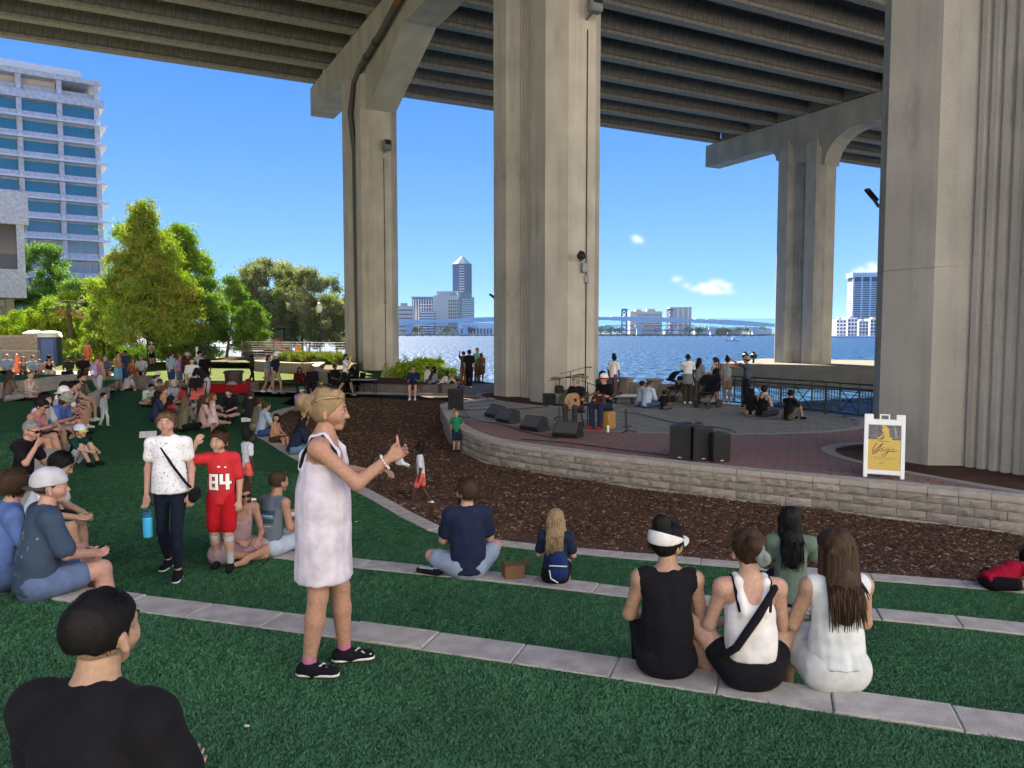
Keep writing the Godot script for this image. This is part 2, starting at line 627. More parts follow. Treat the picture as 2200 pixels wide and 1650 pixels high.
func kerb(label: String, line: PackedVector3Array, width: float, deep: float, side: float, m: Material, called := "seat_kerb") -> Node3D:
	# a row of cast stones along a line, each stone a part
	var root := thing(called, label, "kerb")
	var outer := offset_line(line, side * width / 2.0)
	var inner := offset_line(line, -side * width / 2.0)
	for i in line.size() - 1:
		var mb := MB.new()
		var t := (line[i + 1] - line[i]).normalized() * 0.0025
		var a := [outer[i] + t, outer[i + 1] - t, inner[i + 1] - t, inner[i] + t]
		var lift := Vector3.UP * rng.randf_range(-0.004, 0.006)
		var poly := PackedVector3Array()
		for p in a: poly.append(p + lift - Vector3.UP * deep)
		if signed_area(poly) < 0: poly.reverse()
		var bev := 0.008
		mb.prism(poly, Vector3.UP * (deep - bev), false)
		var mid := (poly[0] + poly[1] + poly[2] + poly[3]) / 4.0
		var top := []
		for p in poly: top.append(p + (mid - p).normalized() * bev * 1.4 + Vector3.UP * deep)
		for j in 4:
			var k := (j + 1) % 4
			mb.quad(poly[j] + Vector3.UP * (deep - bev), top[j], top[k], poly[k] + Vector3.UP * (deep - bev))
		mb.quad(top[3], top[2], top[1], top[0])
		put("stone", mb, m, root)
	return root


func along(l: PackedVector3Array, t: float) -> Vector3:
	var x := t * (l.size() - 1)
	var i := mini(int(x), l.size() - 2)
	return l[i].lerp(l[i + 1], x - i)


func loft(mb: MB, a: PackedVector3Array, b: PackedVector3Array, rows: int, height: Callable) -> void:
	# a sheet between two lines, cut into the same number of pieces
	var n := maxi(a.size(), b.size())
	var grid := []
	for i in n:
		var row := []
		for j in rows + 1:
			var q: Vector3 = along(a, i / float(n - 1)).lerp(along(b, i / float(n - 1)), j / float(rows))
			q.y = height.call(i / float(n - 1), j / float(rows), q)
			row.append(q)
		grid.append(row)
	for i in n - 1:
		for j in rows:
			var p: Array = [grid[i][j], grid[i + 1][j], grid[i + 1][j + 1], grid[i][j + 1]]
			var m: Vector3 = (p[2] - p[0]).cross(p[3] - p[1]).normalized()
			if m.y < 0: m = -m
			mb.tri_n(p[0], p[1], p[2], m, m, m); mb.tri_n(p[0], p[2], p[3], m, m, m)


func grounds() -> void:
	# the river to the horizon, and the land as one sheet under everything
	var mb := MB.new()
	mb.quad(Vector3(-9000, WATER, 300), Vector3(-9000, WATER, -9000), Vector3(9000, WATER, -9000), Vector3(9000, WATER, 300))
	ground("river", mb, mats.river_water)
	var bank := [Vector3(-400, 0, 200), Vector3(-400, 0, -230), Vector3(-120, 0, -150), Vector3(-60, 0, -112), Vector3(-34, 0, -86), Vector3(-20, 0, -66), Vector3(-9, 0, -54), Vector3(-4, 0, -45), Vector3(0.9, 0, -38.5), Vector3(4.3, 0, -32.5), Vector3(8.7, 0, -27.9), Vector3(10.6, 0, -24.9), Vector3(11.6, 0, -22.9), Vector3(15, 0, -18.6), Vector3(24, 0, -12), Vector3(60, 0, 6), Vector3(400, 0, 150), Vector3(400, 0, 200)]
	flat_sheet("land", bank, -1.6, mats.soil)
	var quay := MB.new()
	for i in range(1, bank.size() - 2):
		quay.quad(bank[i + 1] + Vector3.UP * -3.5, bank[i + 1] + Vector3.UP * -1.0, bank[i] + Vector3.UP * -1.0, bank[i] + Vector3.UP * -3.5)
	ground("river_bank", quay, mats.pale_concrete)
	# lawn steps
	kerb_a = spline([Vector3(-15.4, 0, -29), Vector3(-13.3, 0, -24), Vector3(-10.7, 0, -18.2), Vector3(-8.2, 0, -13.5), Vector3(-6.4, 0, -10.0), Vector3(-4.9, 0, -7.6), Vector3(-3.5, 0, -5.96), Vector3(-2.92, 0, -5.76), Vector3(-1.52, 0, -5.33), Vector3(-0.31, 0, -4.93), Vector3(0.74, 0, -4.57), Vector3(1.59, 0, -4.25), Vector3(2.47, 0, -3.95), Vector3(3.6, 0, -3.6), Vector3(6.5, 0, -2.6)], 0.62)
	kerb_b = spline([Vector3(-2.71, -0.38, -8.39), Vector3(-1.68, -0.38, -8.01), Vector3(0, -0.38, -7.48), Vector3(0.89, -0.38, -7.16), Vector3(1.7, -0.38, -6.87), Vector3(3.08, -0.38, -6.54), Vector3(4.22, -0.38, -6.18), Vector3(6, -0.38, -5.5), Vector3(10, -0.38, -3.6)], 0.62)
	kerb_c = spline([Vector3(-8.1, -0.76, -30.25), Vector3(-8.42, -0.76, -27.37), Vector3(-7.31, -0.76, -21.99), Vector3(-6.14, -0.76, -19.63), Vector3(-4.85, -0.76, -17.26), Vector3(-2.42, -0.76, -13.16), Vector3(-1.14, -0.76, -10.93), Vector3(-0.25, -0.76, -10.18), Vector3(1.19, -0.76, -9.66), Vector3(2.09, -0.76, -9.38), Vector3(3.04, -0.76, -9.11), Vector3(3.96, -0.76, -8.77), Vector3(5.21, -0.76, -8.42), Vector3(6.03, -0.76, -8.13), Vector3(9, -0.76, -6.9), Vector3(13, -0.76, -5)], 0.95)
	kerb_z = spline([Vector3(-17, 0.44, -30), Vector3(-15.5, 0.44, -20), Vector3(-12, 0.44, -11), Vector3(-7, 0.44, -5.6), Vector3(-3, 0.44, -2.85), Vector3(-1.07, 0.44, -1.97), Vector3(1.2, 0.44, -1.3), Vector3(5, 0.44, -0.2), Vector3(8, 0.44, 0.9)], 0.8)
	path_line = spline([Vector3(-34, -0.5, -33.6), Vector3(-23, -0.5, -34.4), Vector3(-16.9, -0.55, -34.6), Vector3(-12.5, -0.62, -34.4), Vector3(-7.4, -0.66, -33.6), Vector3(-2.8, -0.62, -32.3), Vector3(-0.5, -0.57, -31.6)], 0.5)
	var ks: Material = mats.kerb_stone
	kerb("pale stone kerb edging the lawn step where three women sit in a row", kerb_a, 0.3, 0.5, 1, ks)
	kerb("pale stone kerb with a black shirted man and a brown box on it", kerb_b, 0.28, 0.5, 1, ks)
	kerb("pale stone kerb curving along the edge of the brown mulch", kerb_c, 0.26, 0.55, 1, ks)
	kerb("topmost stone kerb where the black shirted man with shaved neck sits", kerb_z, 0.36, 0.5, 1, ks)
	var tm: Material = mats.turf
	# upper lawns
	var up0 := []
	for p in kerb_a: up0.append(p)
	up0.append_array([Vector3(20, 0, 2), Vector3(20, 0, 6), Vector3(-45, 0, 6), Vector3(-45, 0, -33.5), Vector3(-17.2, 0, -33.5)])
	lawns.append(flat_sheet("upper_lawn", up0, -0.012, tm))
	var up1 := []
	for p in kerb_z: up1.append(p)
	up1.append_array([Vector3(22, 0, 5), Vector3(22, 0, 7), Vector3(-45, 0, 7), Vector3(-45, 0, -30)])
	flat_sheet("top_lawn", up1, 0.428, tm)
	# the step between the first two kerbs, the one between the second and third, and the slope where they merge on the left
	var ia := 0
	for i in kerb_a.size():
		if kerb_a[i].x < -2.95: ia = i
	var ic := 0
	for i in kerb_c.size():
		if kerb_c[i].x < -1.9: ic = i
	var s1 := MB.new()
	loft(s1, kerb_a.slice(ia), kerb_b, 8, func(_s: float, _t: float, _q: Vector3) -> float: return -SEAT - 0.012)
	loft(s1, kerb_b, kerb_c.slice(ic), 8, func(_s: float, _t: float, _q: Vector3) -> float: return -2.0 * SEAT - 0.012)
	var b0 := kerb_b[0]
	var tb := b0.distance_to(kerb_a[ia]) / (b0.distance_to(kerb_a[ia]) + b0.distance_to(kerb_c[ic]))
	var left_c := PackedVector3Array([Vector3(-9.6, -0.7, -33.6), Vector3(-9.2, -0.7, -30.5)])
	left_c.append_array(kerb_c.slice(1, ic + 1))
	var left_a := PackedVector3Array([Vector3(-17.3, -0.38, -33.8)])
	left_a.append_array(kerb_a.slice(0, ia + 1))
	var left_b := PackedVector3Array()
	for i in 41:
		var x := i / 40.0
		var ya: Vector3 = along(left_a, x)
		left_b.append(ya.lerp(along(left_c, x), tb) + (b0 - kerb_a[ia].lerp(kerb_c[ic], tb)) * smoothstep(0.8, 1.0, x))
	var fall := func(x: float) -> float: return 0.5 * SEAT * smoothstep(1.0, 0.6, x)
	loft(s1, left_a, left_b, 12, func(x: float, t: float, _q: Vector3) -> float:
		return -SEAT - 0.012 - fall.call(x) * smoothstep(0.0, 1.0, t))
	loft(s1, left_b, left_c, 16, func(x: float, t: float, _q: Vector3) -> float:
		return lerpf(-SEAT - fall.call(x), -2.0 * SEAT, smoothstep(0.0, lerpf(1.0, 0.12, smoothstep(0.5, 1.0, x)), t)) - 0.012)
	lawns.append(ground("lawn", s1, tm))
	# mulch between the third kerb and the stage
	var mu := MB.new()
	var far_s := spline([Vector3(-9.4, 0, -33.3), Vector3(-7.4, 0, -33.0), Vector3(-2.8, 0, -31.7), Vector3(-1.0, 0, -31.0), Vector3(2, 0, -27), Vector3(8, 0, -19), Vector3(14, 0, -14), Vector3(20, 0, -11)], 0.6)
	var far_m := PackedVector3Array()
	var cl := kerb_c.slice(0)
	for i in cl.size(): far_m.append(along(far_s, i / float(cl.size() - 1)))
	loft(mu, cl, far_m, 26, func(_s: float, _t: float, q: Vector3) -> float: return mulch_height(q.x, q.z))
	ground("mulch_bed", mu, mats.mulch)
	# the pale path behind the lawn, then the sunlit lawn and paving
	var pa := MB.new()
	loft(pa, offset_line(path_line, 0.6), offset_line(path_line, -0.6), 1, func(_s: float, _t: float, q: Vector3) -> float: return lerpf(-0.45, -0.57, clampf((q.x + 30.0) / 25.0, 0, 1)))
	ground("path", pa, mats.pale_concrete)
	flat_sheet("far_lawn", [Vector3(-120, 0, -35.0), Vector3(-16, 0, -35.4), Vector3(-10, 0, -35.2), Vector3(-6.5, 0, -37.5), Vector3(-9, 0, -54), Vector3(-20, 0, -66), Vector3(-34, 0, -86), Vector3(-60, 0, -112), Vector3(-120, 0, -150)], -0.3, mats.grass)
	# beyond the near edge of the bridge: unseen pale paving and a white building, added to bounce sun under the deck
	var pl := MB.new()
	var q := [at_bridge(-33.5, -170, 0.45), at_bridge(-33.5, 120, 0.45), at_bridge(-58.5, 120, 0.45), at_bridge(-58.5, -170, 0.45)]
	pl.quad(q[0], q[1], q[2], q[3])
	ground("plaza", pl, mats.paving)  # added paving out of view, throws sunlight up under the deck
	var b := thing("bounce_building", "long white office building beyond the plaza with rows of windows", "building")
	var bas := Basis(U, Vector3.UP, -V)
	var w := MB.new()
	w.box(at_bridge(-66, -20, 20), Vector3(230, 42, 16), bas)
	put("wall", w, mat("white_render", lin(0.8, 0.78, 0.75), 0.85, "soft", 0.3), b)
	var win := MB.new()
	win.box(Vector3.ZERO, Vector3(5.0, 1.3, 0.1))
	var wm := win.mesh()
	for r in 6:
		for i in 16:
			var o := put("window", wm, mat("dark_glass", lin(0.05, 0.07, 0.08), 0.08), b)
			o.transform = Transform3D(bas, at_bridge(-58.04, -118 + 13 * i, 6 + 6.2 * r))


var stage_edge: PackedVector3Array


func stage() -> void:
	stage_edge = spline([Vector3(-0.9, STAGE, -30.6), Vector3(-2.52, -0.55, -28.36), Vector3(-2.32, -0.55, -25.78), Vector3(-2.02, -0.55, -23.5), Vector3(-1.69, -0.55, -21.7), Vector3(-1.22, -0.55, -20.06), Vector3(-0.69, -0.55, -18.81), Vector3(0, -0.55, -17.86), Vector3(0.63, -0.55, -17.27), Vector3(1.32, -0.55, -16.66), Vector3(1.97, -0.55, -16.15), Vector3(2.84, -0.55, -15.5), Vector3(3.71, -0.55, -14.84), Vector3(4.82, -0.55, -14.1), Vector3(5.6, -0.55, -13.64), Vector3(6.26, -0.55, -13.21), Vector3(7.05, -0.55, -12.69), Vector3(7.76, -0.55, -12.17), Vector3(8.9, STAGE, -11.4), Vector3(12, STAGE, -9.6), Vector3(16, STAGE, -8.6)], 0.46)
	var rim := thing("stage_wall", "curved pale split block retaining wall with cap stones round the stage", "wall")
	var cap_m: Material = mats.kerb_stone
	var tones := []
	for i in 4:
		var k := 0.86 + 0.09 * i
		var m := mat("split_block_%d" % i, lin(0.44 * k, 0.405 * k, 0.36 * k), 0.9, "grain", 2.5, "rock_bump", 1.3)
		detail(m, "blotch", Vector3(1.3, 1.3, 1.3))
		tones.append(m)
	# cap stones overhang the blocks a little
	var n := stage_edge.size()
	var cap_in := offset_line(stage_edge, 0.36)
	if cap_in[20].z > stage_edge[20].z: cap_in = offset_line(stage_edge, -0.36)
	var toward := 1.0 if offset_line(stage_edge, 1.0)[20].z > stage_edge[20].z else -1.0
	for i in n - 1:
		var t := (stage_edge[i + 1] - stage_edge[i]).normalized() * 0.004
		var poly := PackedVector3Array()
		for p: Vector3 in [stage_edge[i] + t, stage_edge[i + 1] - t, cap_in[i + 1] - t, cap_in[i] + t]: poly.append(p + Vector3.UP * (-0.09 + rng.randf_range(-0.003, 0.003)))
		if signed_area(poly) < 0: poly.reverse()
		var mb := MB.new()
		mb.prism(poly, Vector3.UP * 0.1)
		put("cap_stone", mb, cap_m, rim)
	# three courses of split face blocks, joints staggered, faces bulging unevenly
	for course in 4:
		var top := STAGE - 0.095 - 0.155 * course
		var face := offset_line(stage_edge, toward * (-0.035 + 0.012 * course))
		var back := offset_line(stage_edge, toward * -0.3)
		for i in n - 1:
			var a := face[i].lerp(face[i + 1], 0.5 if course % 2 else 0.0)
			var b := face[i + 1] if course % 2 == 0 else face[i + 1].lerp(face[mini(i + 2, n - 1)], 0.5)
			var a2 := back[i].lerp(back[i + 1], 0.5 if course % 2 else 0.0)
			var b2 := back[i + 1] if course % 2 == 0 else back[i + 1].lerp(back[mini(i + 2, n - 1)], 0.5)
			if a.distance_to(b) < 0.05: continue
			var t := (b - a).normalized() * 0.004
			var out := (a - a2).normalized()
			a += t; b -= t
			var mb := MB.new()
			var y0 := top - 0.15
			# the split face: a grid of knobbly points
			var grid := []
			for u in 6:
				var row := []
				for w in 4:
					var edge := u == 0 or u == 5 or w == 0 or w == 3
					var p := a.lerp(b, u / 5.0)
					p.y = lerpf(y0, top, w / 3.0)
					row.append(p + out * (0.0 if edge else rng.randf_range(0.004, 0.032)))
				grid.append(row)
			for u in 5:
				for w in 3:
					mb.quad(grid[u][w], grid[u][w + 1], grid[u + 1][w + 1], grid[u + 1][w])
			if mb.n[0].dot(out) < 0:
				mb = MB.new()
				for u in 5:
					for w in 3:
						mb.quad(grid[u + 1][w], grid[u + 1][w + 1], grid[u][w + 1], grid[u][w])
			for e: Array in [[a, a2], [b, b2]]:
				var m := Vector3(e[0].x, y0, e[0].z)
				var k := Vector3(e[1].x, y0, e[1].z)
				mb.quad(m, m + Vector3.UP * 0.15, k + Vector3.UP * 0.15, k)
			put("block", mb, tones[rng.randi() % 4], rim)
	# the plaza that the stage is part of
	var rail := [Vector3(0.6, 0, -38.3), Vector3(4.1, 0, -32.3), Vector3(8.4, 0, -27.8), Vector3(10.3, 0, -24.8), Vector3(11.3, 0, -22.8), Vector3(14.7, 0, -18.6), Vector3(24, 0, -12)]
	var area := []
	for p in cap_in: area.append(p)
	area.append_array([Vector3(24, 0, -9)])
	for i in range(rail.size() - 1, -1, -1): area.append(rail[i])
	area.append_array([Vector3(-4, 0, -44.6), Vector3(-6.2, 0, -42), Vector3(-3.6, 0, -36), Vector3(-2.4, 0, -32.9)])
	flat_sheet("stage_bed", area, STAGE - 0.03, mat("joint_sand", lin(0.10, 0.09, 0.085), 0.95, "grain", 1.0))
	pavers(area)


func in_bed(p: Vector3) -> bool:
	# the mulch beds round the feet of two piers
	for k: float in [0.0, -18.0]:
		var r := p - (C0 + V * k)
		var a := absf(r.dot(V)) / 3.6
		var b := absf(r.dot(U)) / 2.0
		if pow(a, 2.4) + pow(b, 2.4) < 1.0: return true
	return false


func pavers(area: Array) -> void:
	var root := Node3D.new()
	root.name = "stage_floor"
	root.set_meta("kind", "structure")
	add_child(root)
	var flat := PackedVector2Array()
	for p in area: flat.append(Vector2(p.x, p.z))
	var hub := Vector3(4.2, 0, -24.6)
	var dark := [mat("paver_grey", lin(0.17, 0.185, 0.18), 0.7, "grain", 3.0, "fine_bump", 0.8), mat("paver_grey_light", lin(0.21, 0.22, 0.215), 0.7, "grain", 3.0, "fine_bump", 0.8)]
	var red := [mat("paver_red", lin(0.23, 0.13, 0.12), 0.7, "grain", 3.0, "fine_bump", 0.8), mat("paver_plum", lin(0.19, 0.13, 0.13), 0.7, "grain", 3.0, "fine_bump", 0.8)]
	var slate := [mat("paver_slate", lin(0.16, 0.15, 0.155), 0.7, "grain", 3.0, "fine_bump", 0.8), mat("paver_brown", lin(0.18, 0.15, 0.14), 0.7, "grain", 3.0, "fine_bump", 0.8)]
	var band := mat("band_concrete", lin(0.3, 0.31, 0.3), 0.8, "grain", 2.0, "fine_bump", 0.5)
	var one := MB.new()
	var shape := func(mb: MB, at: Transform3D, lx: float, lz: float) -> void:
		var b := 0.012
		var lo := []
		var hi := []
		for t in [[-1, -1], [1, -1], [1, 1], [-1, 1]]:
			lo.append(at * Vector3(t[0] * lx / 2, -b, t[1] * lz / 2))
			hi.append(at * Vector3(t[0] * (lx / 2 - b), 0, t[1] * (lz / 2 - b)))
		for i in 4:
			var k := (i + 1) % 4
			mb.quad(lo[i], hi[i], hi[k], lo[k])
		mb.quad(hi[3], hi[2], hi[1], hi[0])
	shape.call(one, Transform3D(), 0.39, 0.19)
	var unit := one.mesh()
	var ax := Vector3(0.93, 0, 0.36)
	var az := Vector3(-0.36, 0, 0.93)
	var bas := Basis(ax, Vector3.UP, az)
	var near := []
	var rest := {}
	for i in range(-70, 70):
		for j in range(-90, 110):
			var p := hub + ax * (0.4 * i + (0.2 if j % 2 else 0.0)) + az * (0.2 * j)
			if p.z < -39.0 or not Geometry2D.is_point_in_polygon(Vector2(p.x, p.z), flat) or in_bed(p): continue
			var r := Vector2(p.x - hub.x, p.z - hub.z)
			var d := Vector2(r.dot(Vector2(ax.x, ax.z)) / 6.6, r.dot(Vector2(az.x, az.z)) / 4.6).length()
			var far_arc := p.distance_to(Vector3(3.5, 0, -12.0))
			if absf(far_arc - 15.4) < 0.2 and p.x > 0.5: continue
			if absf(d - 1.0) < 0.035: continue
			var m: Material = (dark if d < 1.0 else slate if far_arc > 15.4 else red)[rng.randi() % 2]
			p.y = STAGE - 0.004 + rng.randf_range(-0.0015, 0.0015)
			near.append([Vector2(p.x, p.z + 0.0).length(), p, m])
	near.sort_custom(func(a: Array, b: Array) -> bool: return a[0] < b[0])
	for i in near.size():
		var xf := Transform3D(bas, near[i][1])
		if i < 300:
			put("paver", unit, near[i][2], root).transform = xf
		else:
			if not rest.has(near[i][2]): rest[near[i][2]] = MB.new()
			shape.call(rest[near[i][2]], xf, 0.39, 0.19)
	for m in rest:
		stuff(put("pavers_beyond", rest[m], m, root))
	# the pale bands between the paved fields
	var strips := MB.new()
	for i in 96:
		var g0 := TAU * i / 96.0
		var g1 := TAU * (i + 1) / 96.0
		var q := []
		for e in [[g0, 0.97], [g0, 1.035], [g1, 1.035], [g1, 0.97]]:
			q.append(hub + (ax * 6.6 * cos(e[0]) + az * 4.6 * sin(e[0])) * e[1])
		ring_piece(strips, q, flat)
	for i in 60:
		var q := []
		for e in [[i, 15.18], [i, 15.62], [i + 1, 15.62], [i + 1, 15.18]]:
			var g: float = -PI / 2 - 0.35 + 1.5 * e[0] / 60.0
			q.append(Vector3(3.5, 0, -12.0) + Vector3(cos(g), 0, sin(g)) * e[1])
		ring_piece(strips, q, flat)
	put("pale_band", strips, band, root)
	# raised edging round the mulch at the piers
	for k: float in [0.0, -18.0]:
		var mb := MB.new()
		var bed := MB.new()
		var mid := C0 + V * k + Vector3.UP * (STAGE - 0.005)
		for i in 48:
			var q := []
			for e in [[i, 1.0], [i, 1.09], [i + 1, 1.09], [i + 1, 1.0]]:
				var g: float = TAU * e[0] / 48.0
				var c := cos(g)
				var s := sin(g)
				q.append(mid + V * 3.6 * e[1] * signf(c) * pow(absf(c), 0.83) + U * 2.0 * e[1] * signf(s) * pow(absf(s), 0.83))
			var up := Vector3.UP * 0.02
			mb.tri_n(q[0] + up, q[1] + up, q[2] + up, Vector3.UP, Vector3.UP, Vector3.UP); mb.tri_n(q[0] + up, q[2] + up, q[3] + up, Vector3.UP, Vector3.UP, Vector3.UP)
			mb.quad(q[1] - up, q[1] + up, q[2] + up, q[2] - up)
			bed.tri_n(mid + Vector3.UP * 0.1, q[0], q[3], Vector3.UP, Vector3.UP, Vector3.UP)
		put("bed_edging", mb, band, root)
		ground("pier_mulch", bed, mats.mulch)


func ring_piece(mb: MB, q: Array, flat: PackedVector2Array) -> void:
	for p: Vector3 in q:
		if not Geometry2D.is_point_in_polygon(Vector2(p.x, p.z), flat) or in_bed(p): return
	for i in 4: q[i].y = STAGE - 0.004
	mb.tri_n(q[0], q[1], q[2], Vector3.UP, Vector3.UP, Vector3.UP); mb.tri_n(q[0], q[2], q[3], Vector3.UP, Vector3.UP, Vector3.UP)


func bar(mb: MB, a: Vector3, b: Vector3, w: float, h: float) -> void:
	# a straight bar of w by h between two points
	var d := b - a
	if d.length() < 0.001: return
	var up := Vector3.UP if absf(d.normalized().y) < 0.95 else Vector3.RIGHT
	mb.box((a + b) / 2.0, Vector3(w, h, d.length()), look(d, up))


func panel_wall(called: String, label: String, line: PackedVector3Array, height: float, thick: float, m: Material, cap: Material = null, part := "panel") -> Node3D:
	var root := thing(called, label, "wall")
	for i in line.size() - 1:
		var a := line[i]
		var b := line[i + 1]
		var t := (b - a).normalized() * 0.005
		var mb := MB.new()
		bar(mb, a + t + Vector3.UP * height / 2, b - t + Vector3.UP * height / 2, thick, height)
		put(part, mb, m, root)
		if cap:
			mb = MB.new()
			bar(mb, a + t + Vector3.UP * (height + 0.035), b - t + Vector3.UP * (height + 0.035), thick + 0.08, 0.07)
			put("cap_stone", mb, cap, root)
	return root


func site() -> void:
	var ks: Material = mats.kerb_stone
	var brown := mat("weathered_block", lin(0.24, 0.21, 0.19), 0.9, "grain", 1.5, "rough_bump", 1.0)
	detail(brown, "blotch", Vector3(0.8, 0.8, 0.8))
	var tan_block := mat("tan_block", lin(0.3, 0.26, 0.2), 0.9, "grain", 1.5, "rough_bump", 1.0)
	# the long low wall behind the lawn, people sit along it
	panel_wall("bench_wall", "long low grey wall behind the lawn with a row of people sitting on it", spline([Vector3(-34, -0.5, -34.6), Vector3(-23, -0.5, -35.3), Vector3(-16.6, -0.56, -35.6)], 1.5), 0.55, 0.5, brown, brown)
	panel_wall("bench_wall", "low grey block wall behind the trash can and red wagon", spline([Vector3(-16.0, -0.58, -35.6), Vector3(-11.6, -0.62, -35.4)], 1.1), 0.42, 0.5, brown)
	# two long steps between the wall and the pier
	var st := thing("garden_steps", "two long grey steps between the lawn and the tall pier", "steps")
	for i in 2:
		for j in 4:
			var mb := MB.new()
			var a := Vector3(-11.5, -0.62, -35.5 - 0.5 * i).lerp(Vector3(-7.3, -0.64, -35.0 - 0.5 * i), j / 4.0)
			var b := Vector3(-11.5, -0.62, -35.5 - 0.5 * i).lerp(Vector3(-7.3, -0.64, -35.0 - 0.5 * i), (j + 1) / 4.0 - 0.005)
			bar(mb, a + Vector3.UP * (0.08 + 0.08 * i), b + Vector3.UP * (0.08 + 0.08 * i), 0.5, 0.16 + 0.16 * i)
			put("tread", mb, brown, st)
	panel_wall("planter_wall", "low brown planter wall in front of the tall left pier", spline([Vector3(-7.0, -0.66, -35.6), Vector3(-5.4, -0.66, -34.9), Vector3(-3.2, -0.62, -34.2), Vector3(-2.6, -0.6, -34.6)], 0.8), 0.36, 0.45, brown)
	flat_sheet("planter_soil", [Vector3(-7.0, 0, -35.6), Vector3(-5.4, 0, -34.9), Vector3(-3.2, 0, -34.2), Vector3(-3.9, 0, -37), Vector3(-6.2, 0, -42), Vector3(-9.5, 0, -43.5), Vector3(-9, 0, -38)], -0.42, mats.mulch)
	# curved retaining wall with pale coping, tall grasses behind
	var curve := spline([Vector3(-16.14, -0.3, -47.93), Vector3(-13.85, -0.3, -45.66), Vector3(-11.91, -0.3, -44.1), Vector3(-11.36, -0.3, -45.66), Vector3(-10.29, -0.3, -40), Vector3(-9.02, -0.3, -36.24), Vector3(-7.46, -0.3, -34.31)], 0.8)
	panel_wall("retaining_wall", "curved tan block wall with pale coping in front of tall grasses", curve, 0.55, 0.35, tan_block, mat("coping", lin(0.42, 0.37, 0.3), 0.85, "grain", 2.0), "block_panel")
	flat_sheet("raised_bed", [Vector3(-16.88, -0.3, -50.42), Vector3(-12.33, -0.3, -45.66), Vector3(-11.08, -0.3, -45.66), Vector3(-9.2, -0.3, -36.94), Vector3(-7.6, -0.3, -34.93), Vector3(-9.6, 0, -46), Vector3(-9.8, 0, -53), Vector3(-22, 0, -60), Vector3(-24, 0, -52)], 0.14, mats.soil)
	# paving in the sun on the left, and paths
	flat_sheet("sunny_paving", [Vector3(-60, 0, -36), Vector3(-18.5, 0, -36.4), Vector3(-20.5, 0, -41), Vector3(-26, 0, -47), Vector3(-60, 0, -50)], -0.28, mats.paving)
	flat_sheet("garden_path", [Vector3(-32.97, -0.3, -70.66), Vector3(-24, -0.3, -73.33), Vector3(-20.85, -0.3, -63.69), Vector3(-29.25, -0.3, -62.66)], -0.29, mats.pale_concrete)
	# pink garden wall with a pillar
	var pink := mat("pink_stucco", lin(0.55, 0.42, 0.36), 0.9, "soft", 0.5, "fine_bump", 0.5)
	var pale := mat("pale_stucco", lin(0.62, 0.57, 0.5), 0.9, "soft", 0.5)
	var gw := thing("garden_wall", "long pink stucco garden wall with a square pillar at its end", "wall")
	var a0 := Vector3(-49.39, 1.14, -60)
	var a1 := Vector3(-36.51, 1.17, -58)
	for piece in [[a0, a1, 2.2, 0.3, pink, "wall"], [a0, a1, 0.14, 0.4, pale, "coping"]]:
		var mb := MB.new()
		var yy: float = 0.6 if piece[5] == "wall" else 1.78
		bar(mb, Vector3(piece[0].x, yy, piece[0].z), Vector3(piece[1].x, yy, piece[1].z), piece[3], piece[2])
		put(piece[5], mb, piece[4], gw)
	var pc := Vector3(-35.71, 1.18, -57.5)
	var pm := MB.new()
	pm.box(Vector3(pc.x, 0.7, pc.z), Vector3(1.05, 2.4, 1.05), Basis(), 0.03)
	put("pillar", pm, pink, gw)
	pm = MB.new()
	pm.lathe(Vector3(pc.x, 1.9, pc.z), [[0.8, 0.0], [0.8, 0.12], [0.62, 0.2], [0.35, 0.32], [0, 0.36]], 4, Basis(Vector3.UP, PI / 4))
	put("pillar_cap", pm, pale, gw)
	# portable toilet
	var pt := thing("portable_toilet", "blue portable toilet with a white roof beside the pink wall", "toilet", Vector3(-33.03, 0.22, -55) * Vector3(1, 0, 1) + Vector3(0, -0.3, 0), 0.25)
	var blue := mat("blue_plastic", lin(0.02, 0.05, 0.22), 0.45, "soft", 0.7)
	var mb := MB.new()
	mb.box(Vector3(0, 1.02, 0), Vector3(1.16, 2.04, 1.16), Basis(), 0.03)
	put("cabin", mb, blue, pt)
	mb = MB.new()
	mb.box(Vector3(0, 1.0, 0.6), Vector3(0.8, 1.8, 0.05), Basis(), 0.015)
	put("door", mb, mat("blue_plastic_light", lin(0.04, 0.1, 0.35), 0.45), pt)
	mb = MB.new()
	mb.lathe(Vector3(0, 2.04, 0), [[0.88, 0.0], [0.88, 0.1], [0.8, 0.32], [0.5, 0.42], [0, 0.44]], 4, Basis(Vector3.UP, PI / 4))
	put("roof", mb, mat("white_plastic", lin(0.75, 0.75, 0.75), 0.5), pt)
	# railing in front of the pink wall, and a cone
	var rl := thing("steel_railing", "thin grey steel railing in front of the pink garden wall", "railing")
	var r0 := Vector3(-33.05, 0.34, -47)
	var r1 := Vector3(-28.27, 0.38, -46)
	for yy: float in [0.1, 0.95]:
		mb = MB.new()
		bar(mb, Vector3(r0.x, yy, r0.z), Vector3(r1.x, yy, r1.z), 0.05, 0.05)
		put("rail", mb, mats.grey_metal, rl)
	for i in 29:
		mb = MB.new()
		var p := r0.lerp(r1, i / 28.0)
		bar(mb, Vector3(p.x, -0.3, p.z), Vector3(p.x, 0.95, p.z), 0.025, 0.025)
		put("baluster", mb, mats.grey_metal, rl)
	var cn := thing("traffic_cone", "tall orange traffic cone by the railing at the pink wall", "cone", Vector3(-28.37, 0.59, -44) * Vector3(1, 0, 1) + Vector3(0, -0.28, 0))
	mb = MB.new()
	mb.lathe(Vector3.ZERO, [[0.2, 0.04], [0.17, 0.1], [0.1, 0.9], [0.06, 1.1], [0, 1.12]], 14)
	put("cone_body", mb, mat("orange_plastic", lin(0.6, 0.09, 0.02), 0.5), cn)
	mb = MB.new()
